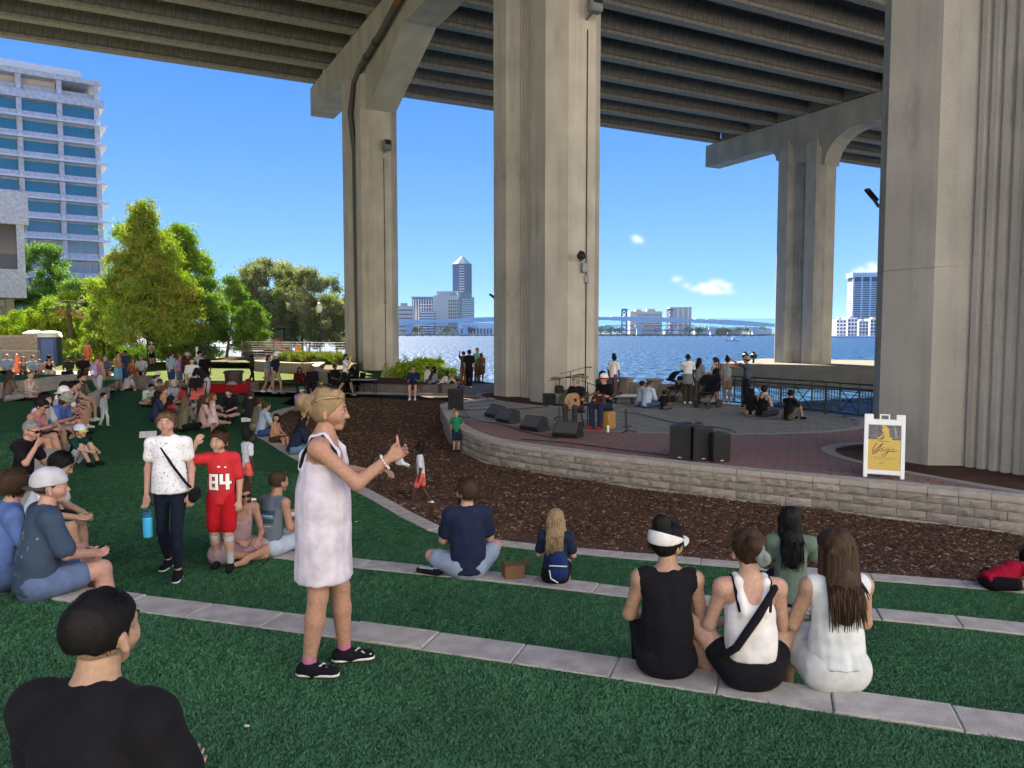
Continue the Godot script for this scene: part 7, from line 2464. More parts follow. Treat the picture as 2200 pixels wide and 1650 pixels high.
func back_people() -> void:
	var f := {"cell": 0.032}
	# on the long wall, looking this way
	var on := 0.08
	p("man in a blue patterned shirt sitting on the long wall with folded arms", Vector3(-23.48, 0.08, -35.75), 0.3, 1.05, "chair", "fair", ["crop", SILVER], ["tee", Color(0.2, 0.27, 0.42)], ["pants", INK], f.merged({"drop": 0.02, "glasses": true, "fat": 1.2}))
	p("woman with long hair in a brown top on the long wall", Vector3(-22.78, 0.08, -35.75), 0.8, 0.95, "ledge", "tan", ["long", AUBURN], ["tank", Color(0.16, 0.08, 0.05)], ["shorts", BROWN], f)
	p("man in a light blue tee on the long wall", Vector3(-22.33, 0.08, -35.75), 0.9, 1.0, "ledge", "fair", ["short", BROWN], ["tee", Color(0.2, 0.36, 0.55)], ["shorts", Color(0.12, 0.1, 0.18)], f)
	p("child in a striped tee squeezed in beside the light blue tee", Vector3(-22, 0.08, -35.75), 0.5, 0.8, "ledge", "tan", ["short", BROWN], ["tee", Color(0.3, 0.25, 0.35)], ["shorts", NAVY], f.merged({"kid": 1.15}))
	p("woman in a black hat and black and white skirt on the long wall", Vector3(-21.61, 0.08, -35.75), 0.8, 1.02, "ledge", "tan", ["long", BLACK], ["tank", INK], ["skirt", Color(0.5, 0.5, 0.52)], f.merged({"hat": ["sun", INK], "lean": 0.3}))
	p("person in a dark olive tee sitting upright on the long wall", Vector3(-20.61, 0.08, -35.75), 0.1, 0.98, "ledge", "brown", ["crop", BLACK], ["tee", Color(0.03, 0.03, 0.025)], ["pants", INK], f)
	p("heavy man in a black shirt sitting on the long wall", Vector3(-19.96, 0.08, -35.75), 0.4, 1.08, "ledge", "brown", ["crop", BLACK], ["tee", Color(0.014, 0.012, 0.012)], ["pants", Color(0.05, 0.04, 0.03)], f.merged({"fat": 1.35}))
	p("grey haired person in a blue shirt at the wall behind the backpack", Vector3(-18.96, 0.08, -35.75), 0.7, 1.0, "ledge", "fair", ["bob", SILVER], ["tee", Color(0.08, 0.1, 0.18)], ["shorts", KHAKI], f)
	p("man in a pale tee sitting on the long wall with a dark bag", Vector3(-17.42, 0.06, -36.11), 0.3, 1.03, "ledge", "tan", ["crop", BLACK], ["tee", Color(0.42, 0.44, 0.5)], ["shorts", INK], f)
	p("girl in an orange top sitting on the wall beside the striped shirt", Vector3(-17.84, 0.06, -36.11), 0.6, 0.9, "ledge", "tan", ["long", AUBURN], ["tank", Color(0.5, 0.1, 0.03)], ["shorts", KHAKI], f)
	# standing and walking along the path
	p("woman in a light blue dress with crossed arms on the path", Vector3(-17.88, -0.55, -34.86), 0.9, 1.0, "stand", "tan", ["bun", BLACK], ["tank", Color(0.3, 0.2, 0.16)], ["skirt", Color(0.12, 0.3, 0.46)], f.merged({"arms": "lap"}))
	p("man in a navy striped shirt and jeans on the path", Vector3(-17.54, -0.55, -34.86), -0.6, 1.04, "stand", "brown", ["crop", BLACK], ["tee", Color(0.03, 0.035, 0.08)], ["pants", Color(0.02, 0.04, 0.12)], f.merged({"fat": 1.1}))
	p("hunched man in a grey tee sitting on the path seen from behind", Vector3(-16.59, -0.55, -32.72), 2.6, 1.08, "cross", "fair", ["crop", BROWN], ["tee", Color(0.36, 0.38, 0.42)], ["shorts", INK], f.merged({"lean": 0.5, "fat": 1.2}))
	p("man in a blue grey tee crouching on the path", Vector3(-15.67, -0.55, -32.72), 1.9, 1.0, "cross", "tan", ["short", BROWN], ["tee", Color(0.13, 0.19, 0.3)], ["shorts", NAVY], f.merged({"lean": 0.7}))
	p("man in a pale sand tee and cap on the path", Vector3(-15.2, -0.55, -32.72), 3.0, 1.0, "cross", "fair", ["short", BROWN], ["tee", Color(0.42, 0.4, 0.36)], ["shorts", KHAKI], f.merged({"hat": ["cap", WHITE, NAVY]}))
	p("woman in a tie dye blue tee standing by the wall", Vector3(-15, -0.55, -33.76), 2.7, 1.02, "stand", "fair", ["pony", BROWN], ["tee", Color(0.25, 0.38, 0.5)], ["shorts", Color(0.03, 0.06, 0.16)], f)
	p("woman in a lilac tee holding her hand up by the wall", Vector3(-14.65, -0.55, -33.76), 1.4, 0.96, "stand", "tan", ["long", AUBURN], ["tee", Color(0.34, 0.22, 0.46)], ["shorts", DENIM], f.merged({"armL": "face"}))
	p("woman in a floppy hat and dark brown top standing by the lawn", Vector3(-14.28, -0.55, -33.76), 0.9, 1.0, "stand", "tan", ["long", BLACK], ["long", Color(0.06, 0.02, 0.015)], ["pants", INK], f.merged({"hat": ["sun", Color(0.35, 0.32, 0.3)]}))
	p("man in a pale grey tee looking down behind the bending man", Vector3(-13.84, -0.56, -33.89), 1.0, 1.05, "stand", "fair", ["short", BLACK], ["tee", Color(0.3, 0.36, 0.42)], ["shorts", NAVY], f.merged({"nod": 0.5}))
	p("person in dark clothes standing behind the trash can", Vector3(-13.14, -0.56, -32.85), 0.4, 1.0, "stand", "brown", ["short", BLACK], ["tee", BLACK], ["pants", BLACK], f)
	p("child in a black and green football kit playing on the sunny lawn", Vector3(-12.54, -0.3, -36.94), 2.6, 0.74, "walk", "dark", ["short", BLACK], ["tee", Color(0.02, 0.03, 0.025)], ["pants", BLACK], f.merged({"kid": 1.2, "stride": 0.2, "armL": "out"}))
	p("child in a red and white top running on the sunny lawn", Vector3(-12.72, -0.3, -40), -1.2, 0.72, "walk", "tan", ["crop", BROWN], ["tee", Color(0.45, 0.04, 0.04)], ["shorts", NAVY], f.merged({"kid": 1.2, "stride": 0.22}))
	p("man in a navy polo and white cap walking along the path", Vector3(-10.45, -0.64, -33.85), 1.2, 1.03, "walk", "tan", ["short", SILVER], ["tee", Color(0.014, 0.018, 0.045)], ["shorts", KHAKI], f.merged({"hat": ["cap", WHITE], "stride": 0.22, "shoes": WHITE}))
	p("woman in a light denim shirt walking behind the white cap", Vector3(-10.74, -0.63, -33.73), 1.4, 0.98, "walk", "tan", ["bob", BROWN], ["tee", Color(0.16, 0.22, 0.32)], ["shorts", Color(0.2, 0.15, 0.14)], f.merged({"stride": 0.2, "shoes": WHITE}))
	p("person in a dark red hoodie sitting on the steps", Vector3(-9.2, -0.3, -33.13), 0.4, 1.0, "ledge", "brown", ["bob", BLACK], ["long", Color(0.05, 0.008, 0.008)], ["pants", INK], f.merged({"drop": 0.3, "lean": 0.35}))
	p("man in black sitting on the steps beside a tan dog", Vector3(-8.62, -0.3, -33.13), 0.1, 1.05, "ledge", "brown", ["crop", BLACK], ["long", INK], ["pants", INK], f.merged({"drop": 0.3, "fat": 1.15}))
	p("man in a white tee and black shorts striding along the path", Vector3(-7.2, -0.66, -33.09), 1.5, 1.04, "walk", "fair", ["short", BROWN], ["tee", WHITE], ["shorts", INK], f.merged({"stride": 0.26, "beard": BROWN, "armR": "face", "shoes": WHITE}))
	p("woman in black sitting at a small table under the left pier", Vector3(-6.78, -0.66, -33.59), -0.9, 1.02, "chair", "brown", ["long", BLACK], ["long", BLACK], ["pants", BLACK], f.merged({"arms": "hold"}))
	p("person in dark clothes slumped in a camp chair by the pier", Vector3(-7.69, -0.65, -33.47), 0.8, 1.0, "chair", "brown", ["short", BLACK], ["tee", INK], ["pants", INK], f.merged({"lean": -0.15}))
	p("runner in a bright orange top out on the sunny path", Vector3(-27.6, -0.28, -50), 0.1, 1.02, "walk", "tan", ["short", BROWN], ["tank", Color(0.65, 0.12, 0.05)], ["shorts", Color(0.6, 0.12, 0.05)], f.merged({"cell": 0.04}))
	p("man in a white cap and grey tee standing between the cypress trunks", Vector3(-26.01, -0.3, -55.48), 0.1, 0.98, "stand", "fair", ["short", SILVER], ["tee", Color(0.45, 0.44, 0.42)], ["shorts", INK], f.merged({"hat": ["sun", WHITE], "arms": "hold", "cell": 0.04}))


func plaza_people() -> void:
	var f := {"cell": 0.026}
	p("man in a navy polo and tan shorts sitting on the planter wall", Vector3(-4.07, -0.28, -31.76), 0.0, 1.05, "ledge", "fair", ["crop", BROWN], ["tee", Color(0.016, 0.024, 0.09)], ["shorts", Color(0.16, 0.1, 0.06)], f.merged({"drop": 0.4, "arms": "hold", "glasses": true, "shoes": WHITE}))
	p("person in a white tee at the head of the group on the bank", Vector3(-4.51, -0.55, -40.1), 2.4, 0.95, "cross", "fair", ["short", BROWN], ["tee", WHITE], ["shorts", DENIM], f)
	p("man in an olive tee hunched in the group on the bank", Vector3(-4.16, -0.55, -38.65), 2.0, 1.05, "cross", "tan", ["crop", BLACK], ["tee", Color(0.06, 0.06, 0.05)], ["shorts", KHAKI], f.merged({"lean": 0.4}))
	p("woman in a sky blue top with a dark strap sitting on the bank", Vector3(-3.89, -0.57, -37.91), 1.5, 0.95, "cross", "tan", ["bob", BLACK], ["tank", Color(0.26, 0.42, 0.62)], ["shorts", NAVY], f)
	p("person in a white blouse bent forward on the bank", Vector3(-3.48, -0.57, -36.94), 1.6, 0.98, "cross", "fair", ["bob", BROWN], ["tee", WHITE], ["shorts", INK], f.merged({"lean": 0.7}))
	p("fair haired child in a striped tee with knees up on the bank", Vector3(-3.07, -0.57, -36.31), 1.8, 0.85, "knees", "fair", ["short", BLOND], ["tee", Color(0.5, 0.44, 0.4)], ["shorts", INK], f.merged({"lean": 0.5, "arms": "knees", "kid": 1.1}))
	p("man all in black with white shoes walking away toward the river", Vector3(-2.05, -0.6, -36.73), 3.05, 1.06, "walk", "tan", ["short", BLACK], ["tee", INK], ["pants", INK], f.merged({"shoes": WHITE, "fat": 1.08, "stride": 0.1}))
	p("person holding a phone up toward the river", Vector3(-2.42, -0.57, -38.25), 2.9, 0.98, "stand", "tan", ["short", BLACK], ["tee", Color(0.08, 0.05, 0.04)], ["pants", Color(0.2, 0.08, 0.05)], f.merged({"arms": "raise"}))
	p("man in a mint green shirt looking back beside the walker in black", Vector3(-1.86, -0.57, -40.79), 0.8, 1.05, "stand", "tan", ["crop", BLACK], ["tee", Color(0.2, 0.42, 0.36)], ["pants", Color(0.12, 0.09, 0.06)], f)
	p("woman in brown at the edge of the centre pier", Vector3(-1.62, -0.57, -40.41), 0.4, 0.9, "stand", "brown", ["bob", BLACK], ["tee", Color(0.1, 0.06, 0.04)], ["skirt", Color(0.06, 0.04, 0.03)], f)
	# musicians
	p("man in a black shirt and grey trousers playing an acoustic guitar on the stage", Vector3(1.78, -0.55, -20.85), -0.55, 1.03, "chair", "pink", ["short", SILVER], ["tee", INK], ["pants", Color(0.045, 0.04, 0.042)], {"cell": 0.02, "drop": 0.46, "armL": "hold", "armR": "lap", "shoes": Color(0.35, 0.25, 0.18), "look": -0.4})
	p("man in a white cap and red shoes playing guitar on a wooden box drum", Vector3(2.57, -0.55, -20.95), -0.75, 1.06, "chair", "pink", ["short", BROWN], ["tee", Color(0.008, 0.008, 0.014)], ["pants", Color(0.02, 0.03, 0.07)], {"cell": 0.02, "drop": 0.48, "fat": 1.25, "armL": "hold", "armR": "lap", "shoes": Color(0.45, 0.02, 0.02), "hat": ["cap", WHITE, RED]})
	p("person with dark curly hair and a red cap sitting behind the musicians", Vector3(2.96, -0.55, -25.32), 2.6, 1.0, "chair", "tan", ["curly", BLACK], ["tee", Color(0.03, 0.04, 0.06)], ["pants", NAVY], f)
	p("person in a white top with a dark strap leaning on the stone balustrade", Vector3(3.94, -0.55, -29.96), 2.6, 1.0, "stand", "dark", ["puff", BLACK], ["tee", WHITE], ["pants", Color(0.12, 0.07, 0.09)], f.merged({"lean": 0.2}))
	p("person in a pale blue shirt sitting back to back on the stage ring", Vector3(4.49, -0.55, -27.1), 1.9, 1.0, "cross", "tan", ["short", BLACK], ["long", Color(0.36, 0.45, 0.6)], ["pants", DENIM], f)
	p("man in a white shirt and jeans sitting on the stage ring", Vector3(4.66, -0.55, -26.59), 2.3, 1.06, "legs", "tan", ["crop", BROWN], ["long", Color(0.45, 0.54, 0.7)], ["pants", Color(0.05, 0.1, 0.2)], f.merged({"lean": 0.25, "fat": 1.15}))
	p("small child in a black top sitting on the paving by the stroller", Vector3(5.12, -0.55, -25.94), 2.4, 0.7, "cross", "tan", ["short", BLACK], ["tee", INK], ["pants", Color(0.1, 0.08, 0.07)], f.merged({"kid": 1.25}))
	p("man in a white printed tee with a shirt round his waist pushing a stroller", Vector3(6.46, -0.55, -28.18), 2.9, 1.05, "stand", "dark", ["crop", BLACK], ["tee", WHITE], ["pants", Color(0.05, 0.04, 0.035)], f.merged({"arms": "push", "shoes": WHITE}))
	p("woman in a grey top with long dark hair behind the stroller", Vector3(6.9, -0.55, -28.36), 2.4, 0.97, "stand", "brown", ["long", BLACK], ["tee", GREY], ["pants", Color(0.1, 0.09, 0.09)], f)
	p("woman in a black tank top holding the big stroller", Vector3(7.44, -0.55, -27.99), -2.4, 0.99, "stand", "fair", ["pony", BROWN], ["tank", INK], ["skirt", INK], f.merged({"arms": "push"}))
	p("woman in a grey tank top reaching an arm out by the railing", Vector3(7.8, -0.55, -27.81), 2.4, 1.0, "stand", "tan", ["topbun", BLACK], ["tank", Color(0.3, 0.34, 0.38)], ["shorts", Color(0.3, 0.2, 0.16)], f.merged({"armR": "out", "shoes": WHITE}))
	p("man in a navy tee pointing high over the railing", Vector3(8.26, -0.55, -26.93), -2.2, 1.02, "stand", "olive", ["short", BROWN], ["tee", Color(0.05, 0.07, 0.1)], ["pants", INK], f.merged({"armL": "point", "hat": ["cap", KHAKI]}))
	p("woman with long black hair sitting on the paving beside a black vest", Vector3(7.5, -0.55, -24.03), 2.7, 0.95, "cross", "tan", ["long", BLACK], ["tee", INK], ["shorts", KHAKI], f)
	p("woman in a black vest with tattooed arms sitting by the railing", Vector3(7.76, -0.55, -23.77), 2.3, 1.05, "cross", "fair", ["bun", BLACK], ["tank", INK], ["pants", Color(0.04, 0.05, 0.06)], f.merged({"fat": 1.15}))
	p("man in a black tee with bare knees drawn up by the railing", Vector3(8.21, -0.55, -22.75), 2.2, 1.0, "knees", "tan", ["short", BLACK], ["tee", INK], ["shorts", Color(0.1, 0.09, 0.08)], f.merged({"arms": "knees"}))


func things() -> void:
	band_gear()
	yoga_sign()
	pier_fittings()
	carts()
	small_things()
	worn_things()
	ground_cover()


func speaker_box(label: String, at: Vector3, yaw: float, w: float, h: float, d: float) -> void:
	var t := thing("loudspeaker", label, "loudspeaker", at, yaw)
	var mb := MB.new()
	var poly := PackedVector3Array([Vector3(-w / 2, 0.02, d / 2), Vector3(w / 2, 0.02, d / 2), Vector3(w * 0.36, 0.02, -d / 2), Vector3(-w * 0.36, 0.02, -d / 2)])
	if signed_area(poly) < 0: poly.reverse()
	mb.prism(poly, Vector3.UP * h)
	put("cabinet", mb, mats.black_plastic, t)
	mb = MB.new()
	mb.box(Vector3(0, h * 0.5 + 0.02, d / 2 + 0.006), Vector3(w * 0.93, h * 0.94, 0.02), Basis(), 0.006)
	put("grille", mb, mat("speaker_grille", lin(0.018, 0.019, 0.021), 0.7, "speck", 12.0, "fine_bump", 1.5), t)
	mb = MB.new()
	mb.box(Vector3(0, h * 0.08, d / 2 + 0.018), Vector3(0.07, 0.018, 0.006))
	put("badge", mb, mat("badge_silver", lin(0.5, 0.5, 0.5), 0.4), t)
	mb = MB.new()
	mb.box(Vector3(0, h + 0.024, 0.02), Vector3(w * 0.72, 0.012, d * 0.72), Basis(), 0.004)
	put("top_plate", mb, mats.black_plastic, t)
	for x: float in [-1, 1]:
		mb = MB.new()
		mb.box(Vector3(w * 0.43 * x, h * 0.62, 0), Vector3(0.03, 0.05, 0.16), Basis(Vector3.UP, 0.14 * x), 0.01)
		put("handle", mb, mats.dark_metal, t)


func wedge(label: String, at: Vector3, yaw: float) -> void:
	# a floor monitor: sloping grille, chamfered back
	var t := thing("floor_monitor", label, "loudspeaker", at, yaw)
	var prof := [Vector3(0, 0.02, 0.2), Vector3(0, 0.1, 0.24), Vector3(0, 0.4, -0.02), Vector3(0, 0.36, -0.16), Vector3(0, 0.02, -0.22)]
	var poly := PackedVector3Array()
	for q: Vector3 in prof: poly.append(q + Vector3(-0.33, 0, 0))
	var mb := MB.new()
	mb.prism(poly, Vector3.RIGHT * 0.66)
	put("cabinet", mb, mats.black_plastic, t)
	mb = MB.new()
	mb.box(Vector3(0, 0.255, 0.118), Vector3(0.6, 0.02, 0.34), Basis(Vector3.RIGHT, 0.857), 0.006)
	put("grille", mb, mat("monitor_grille", lin(0.07, 0.075, 0.08), 0.5, "speck", 14.0, "fine_bump", 1.2), t)
	for x: float in [-1, 1]:
		mb = MB.new()
		mb.lathe(Vector3(0.332 * x, 0.19, -0.04), [[0, 0], [0.05, 0], [0.05, 0.006], [0, 0.006]], 12, Basis(Vector3.BACK, -PI / 2 * x))
		put("socket_plate", mb, mats.dark_metal, t)


func mic_stand(label: String, at: Vector3, yaw: float, h: float) -> void:
	var t := thing("microphone_stand", label, "microphone stand", at, yaw)
	var mb := MB.new()
	mb.tube([Vector3(0, 0.02, 0), Vector3(0, h, 0)], [0.013], 7)
	put("pole", mb, mats.dark_metal, t)
	for k in 3:
		var g := TAU * k / 3.0
		mb = MB.new()
		mb.tube([Vector3(0, 0.12, 0), Vector3(cos(g) * 0.3, 0.015, sin(g) * 0.3)], [0.012], 6)
		put("leg", mb, mats.dark_metal, t)
	mb = MB.new()
	mb.tube([Vector3(-0.35, h - 0.1, -0.05), Vector3(0.55, h + 0.12, 0.1)], [0.011], 6)
	put("boom", mb, mats.dark_metal, t)
	mb = MB.new()
	mb.tube([Vector3(0.55, h + 0.12, 0.1), Vector3(0.68, h + 0.12, 0.12), Vector3(0.74, h + 0.12, 0.13)], [0.016, 0.02, 0.028], 8)
	put("microphone", mb, mats.dark_metal, t)


func guitar(label: String, at: Vector3, yaw: float, c: Color) -> void:
	# body lies in the x-y plane, neck along +x
	var t := thing("acoustic_guitar", label, "guitar", at, yaw)
	t.rotate_object_local(Vector3.BACK, 0.35)
	var wood := mat("guitar_wood_" + c.to_html(false), lin(c.r, c.g, c.b), 0.35, "soft", 3.0)
	var out := PackedVector3Array()
	for i in 28:
		var g := TAU * i / 28.0
		var r := 0.19 - 0.045 * cos(2.0 * g + 0.35) * (1.0 if cos(g) > 0 else 0.3) + (0.03 if cos(g) < 0 else -0.02)
		out.append(Vector3(cos(g) * r * 1.25, sin(g) * r, -0.05))
	var mb := MB.new()
	mb.prism(out, Vector3.BACK * 0.1)
	put("soundbox", mb, wood, t)
	mb = MB.new()
	mb.box(Vector3(0.42, 0, 0.055), Vector3(0.46, 0.05, 0.025), Basis(), 0.005)
	put("neck", mb, mat("guitar_neck", lin(0.06, 0.03, 0.02), 0.5), t)
	mb = MB.new()
	mb.box(Vector3(0.72, 0, 0.05), Vector3(0.16, 0.08, 0.02), Basis(), 0.005)
	put("headstock", mb, mats.guitar_neck, t)
	mb = MB.new()
	mb.lathe(Vector3(0.07, 0, 0.051), [[0, 0.001], [0.045, 0.001], [0.045, 0.0]], 16, Basis(Vector3.RIGHT, PI / 2))
	put("sound_hole", mb, mats.dark_metal, t)
	mb = MB.new()
	mb.box(Vector3(-0.13, 0, 0.056), Vector3(0.03, 0.12, 0.012))
	put("bridge_piece", mb, mats.guitar_neck, t)


func cable(label: String, pts: Array, r := 0.011) -> void:
	var mb := MB.new()
	var line := spline(pts, 0.15)
	for i in line.size(): line[i].y += 0.008 + r
	mb.tube(Array(line), [r], 6)
	tag(put("stage_cable", mb, mats.black_plastic), label, "cable")


func band_gear() -> void:
	speaker_box("tall black loudspeaker standing on the stage rim, left of a matching pair", Vector3(3.51, -0.55, -15.5) - Vector3(0, 0, 0.3), -0.35, 0.42, 0.68, 0.42)
	speaker_box("tall black loudspeaker with a silver badge between two others on the stage rim", Vector3(3.84, -0.55, -15.38) - Vector3(0, 0, 0.28), 0.2, 0.42, 0.66, 0.42)
	speaker_box("shorter black loudspeaker at the end of the group on the stage rim", Vector3(4.16, -0.55, -15.22) - Vector3(0, 0, 0.25), 0.25, 0.38, 0.56, 0.4)
	speaker_box("lone black loudspeaker on the rounded end of the stage", Vector3(-1.87, -0.55, -25.63) - Vector3(0, 0, 0.2), -0.3, 0.46, 0.7, 0.44)
	speaker_box("small black loudspeaker at the foot of the centre pier", Vector3(1.29, -0.55, -27.27), 0.3, 0.4, 0.42, 0.36)
	wedge("black floor monitor with a silvery grille, second from the lone loudspeaker's end", Vector3(-0.11, -0.55, -22.15), -0.95)
	wedge("black floor monitor with a silvery grille nearest the lone loudspeaker", Vector3(-0.49, -0.55, -23.5), -1.05)
	wedge("black floor monitor between the silvery ones and the guitarists", Vector3(0.6, -0.55, -20.35), -0.8)
	wedge("black floor monitor at the guitarists' feet near the stage rim", Vector3(1.4, -0.55, -19.06), -0.5)
	mic_stand("black boom microphone stand in front of the grey haired guitarist", Vector3(1.41, -0.55, -22.87), -0.1, 1.25)
	mic_stand("black boom microphone stand between the two guitarists", Vector3(2.14, -0.55, -21.7), 2.6, 1.2)
	mic_stand("black boom microphone stand behind the drums at the pier", Vector3(2, -0.55, -26.26), 0.4, 1.3)
	guitar("pale acoustic guitar in the hands of the grey haired guitarist", Vector3(1.78, -0.55, -20.85) + Vector3(-0.12, 0.78, 0.32), -0.5, Color(0.42, 0.26, 0.12))
	guitar("dark acoustic guitar held by the man in the white cap", Vector3(2.57, -0.55, -20.95) + Vector3(-0.2, 0.76, 0.3), -0.7, Color(0.08, 0.03, 0.015))
	# box drum under the second player and a stool under the first
	var cj := thing("box_drum", "honey coloured wooden box drum used as a seat on the stage", "drum", Vector3(2.59, -0.55, -20.74), -0.75)
	var mb := MB.new()
	mb.box(Vector3(0, 0.245, 0), Vector3(0.32, 0.47, 0.34), Basis(), 0.012)
	put("box", mb, mat("honey_wood", lin(0.5, 0.27, 0.07), 0.45, "streak", 2.0), cj)
	for x: float in [-1, 1]:
		mb = MB.new()
		mb.box(Vector3(0.1 * x, 0.006, 0), Vector3(0.04, 0.012, 0.25))
		put("foot", mb, mats.black_plastic, cj)
	var sl := thing("stool", "black round stool under the grey haired guitarist", "stool", Vector3(1.83, -0.55, -20.95))
	mb = MB.new()
	mb.lathe(Vector3(0, 0.42, 0), [[0, 0], [0.17, 0], [0.18, 0.03], [0.16, 0.06], [0, 0.065]], 16)
	put("seat", mb, mats.black_plastic, sl)
	for k in 4:
		var g := TAU * (k + 0.5) / 4.0
		mb = MB.new()
		mb.tube([Vector3(cos(g) * 0.1, 0.42, sin(g) * 0.1), Vector3(cos(g) * 0.2, 0, sin(g) * 0.2)], [0.014], 6)
		put("leg", mb, mats.dark_metal, sl)
	# drum kit and cases behind
	var dk := thing("drum_kit", "black drum kit with cymbals at the foot of the centre pier", "drums", Vector3(2, -0.55, -26.93))
	for q in [[Vector3(0, 0.32, 0), 0.3, 0.4, PI / 2], [Vector3(-0.35, 0.62, 0.1), 0.16, 0.2, 0.3], [Vector3(0.3, 0.6, 0.15), 0.17, 0.22, 0.25], [Vector3(0.5, 0.35, 0.0), 0.2, 0.35, 0.0]]:
		mb = MB.new()
		mb.lathe(q[0], [[0, -q[2] / 2], [q[1], -q[2] / 2], [q[1], q[2] / 2], [0, q[2] / 2]], 18, Basis(Vector3.RIGHT, q[3]))
		put("drum", mb, mats.black_plastic, dk)
	for q: Vector3 in [Vector3(-0.45, 1.0, -0.1), Vector3(0.5, 1.05, -0.1)]:
		mb = MB.new()
		mb.lathe(q, [[0.22, 0], [0.05, 0.02], [0.03, 0.04], [0, 0.045]], 18, Basis(Vector3.RIGHT, 0.25))
		var cy := put("cymbal", mb, mat("brass", lin(0.4, 0.28, 0.1), 0.3, "", 1.0, "", 1.0, 0.9), dk)
		mb = MB.new()
		mb.tube([q, Vector3(q.x, 0.02, q.z)], [0.012], 6)
		put("stand", mb, mats.dark_metal, cy)
	var tb := thing("oval_table", "low oval table with a pale top behind the second guitarist", "table", Vector3(4.09, -0.55, -27.99))
	mb = MB.new()
	mb.lathe(Vector3.ZERO, [[0, 0.26], [0.56, 0.26], [0.6, 0.3], [0.56, 0.34], [0, 0.35]], 24, Basis().scaled(Vector3(1, 1, 0.6)))
	put("table_top", mb, mat("pale_laminate", lin(0.5, 0.56, 0.55), 0.3), tb)
	for k in 4:
		var g := TAU * (k + 0.5) / 4.0
		mb = MB.new()
		mb.tube([Vector3(cos(g) * 0.4, 0.26, sin(g) * 0.22), Vector3(cos(g) * 0.45, 0, sin(g) * 0.25)], [0.02], 6)
		put("leg", mb, mats.dark_metal, tb)
	var gs := thing("guitar_stand", "empty black guitar stand beside the box drum", "stand", Vector3(3, -0.55, -20.06), 0.3)
	mb = MB.new()
	mb.box(Vector3(0, 0.3, 0), Vector3(0.05, 0.6, 0.04), Basis(Vector3.RIGHT, -0.12), 0.008)
	put("upright", mb, mats.black_plastic, gs)
	for x: float in [-1, 1]:
		mb = MB.new()
		bar(mb, Vector3(0, 0.05, 0), Vector3(0.2 * x, 0.02, 0.22), 0.03, 0.025)
		put("foot", mb, mats.black_plastic, gs)
	mb = MB.new()
	bar(mb, Vector3(-0.12, 0.16, 0.09), Vector3(0.12, 0.16, 0.09), 0.03, 0.03)
	put("cradle", mb, mats.black_plastic, gs)
	var bt := thing("water_bottle", "small white bottle on the stage in front of the box drum", "bottle", Vector3(2.51, -0.55, -19.96))
	mb = MB.new()
	mb.lathe(Vector3.ZERO, [[0, 0.005], [0.034, 0.005], [0.036, 0.02], [0.036, 0.14], [0.02, 0.18], [0.016, 0.2]], 12)
	put("body", mb, mat("bottle_white", lin(0.6, 0.62, 0.62), 0.35), bt)
	mb = MB.new()
	mb.lathe(Vector3.ZERO, [[0.018, 0.198], [0.018, 0.225], [0, 0.227]], 10)
	put("cap", mb, mats.black_plastic, bt)
	var pb := thing("pedal_board", "flat black pedal case on the stage behind the tall loudspeakers", "case", Vector3(4.95, -0.55, -21.37), 0.3)
	mb = MB.new()
	mb.box(Vector3(0, 0.05, 0), Vector3(0.7, 0.08, 0.35), Basis(), 0.01)
	put("case", mb, mats.black_plastic, pb)
	mb = MB.new()
	mb.box(Vector3(0.1, 0.1, 0), Vector3(0.12, 0.03, 0.2), Basis(), 0.008)
	put("pedal", mb, mats.grey_metal, pb)
	var s := STAGE
	cable("black cable from the lone loudspeaker along the stage", [Vector3(-1.84, -0.55, -26.26), Vector3(-1.4, -0.55, -25.63), Vector3(-0.63, -0.55, -25.94), Vector3(0.32, -0.55, -26.1), Vector3(1.31, -0.55, -26.93)])
	cable("black cable looping past the silvery floor monitors", [Vector3(-1.58, -0.55, -25.94), Vector3(-1.39, -0.55, -23.77), Vector3(-0.96, -0.55, -22.51), Vector3(-0.33, -0.55, -21.7), Vector3(0.36, -0.55, -19.87), Vector3(1.14, -0.55, -18.64)])
	cable("black cable along the stage rim toward the tall loudspeakers", [Vector3(0.23, -0.55, -18.56), Vector3(1.31, -0.55, -17.93), Vector3(2.28, -0.55, -16.99), Vector3(3, -0.55, -16.34), Vector3(3.42, -0.55, -15.97)])
	cable("black cable across the grey pavers to the pedal case", [Vector3(3.5, -0.55, -25.03), Vector3(4.02, -0.55, -24.45), Vector3(4.44, -0.55, -22.75), Vector3(4.87, -0.55, -21.59)])
	cable("black cable beyond the pedal case on the grey pavers", [Vector3(5.08, -0.55, -21.16), Vector3(5.52, -0.55, -21.05), Vector3(5.83, -0.55, -20.35), Vector3(5.79, -0.55, -19.78)])
	s = 0.0


func stroke(im: Image, pts: Array, w: float, c: Color) -> void:
	for i in pts.size() - 1:
		var a: Vector2 = pts[i]
		var b: Vector2 = pts[i + 1]
		var n := int(a.distance_to(b)) + 1
		for k in n + 1:
			var q := a.lerp(b, k / float(n))
			im.fill_rect(Rect2i(int(q.x - w / 2), int(q.y - w * 0.6), maxi(1, int(w)), maxi(1, int(w * 1.2))), c)


func curve2(pts: Array) -> Array:
	var c := Curve2D.new()
	for i in pts.size():
		var a: Vector2 = pts[maxi(i - 1, 0)]
		var b: Vector2 = pts[mini(i + 1, pts.size() - 1)]
		c.add_point(pts[i], (a - b) / 6.0, (b - a) / 6.0)
	return Array(c.get_baked_points())


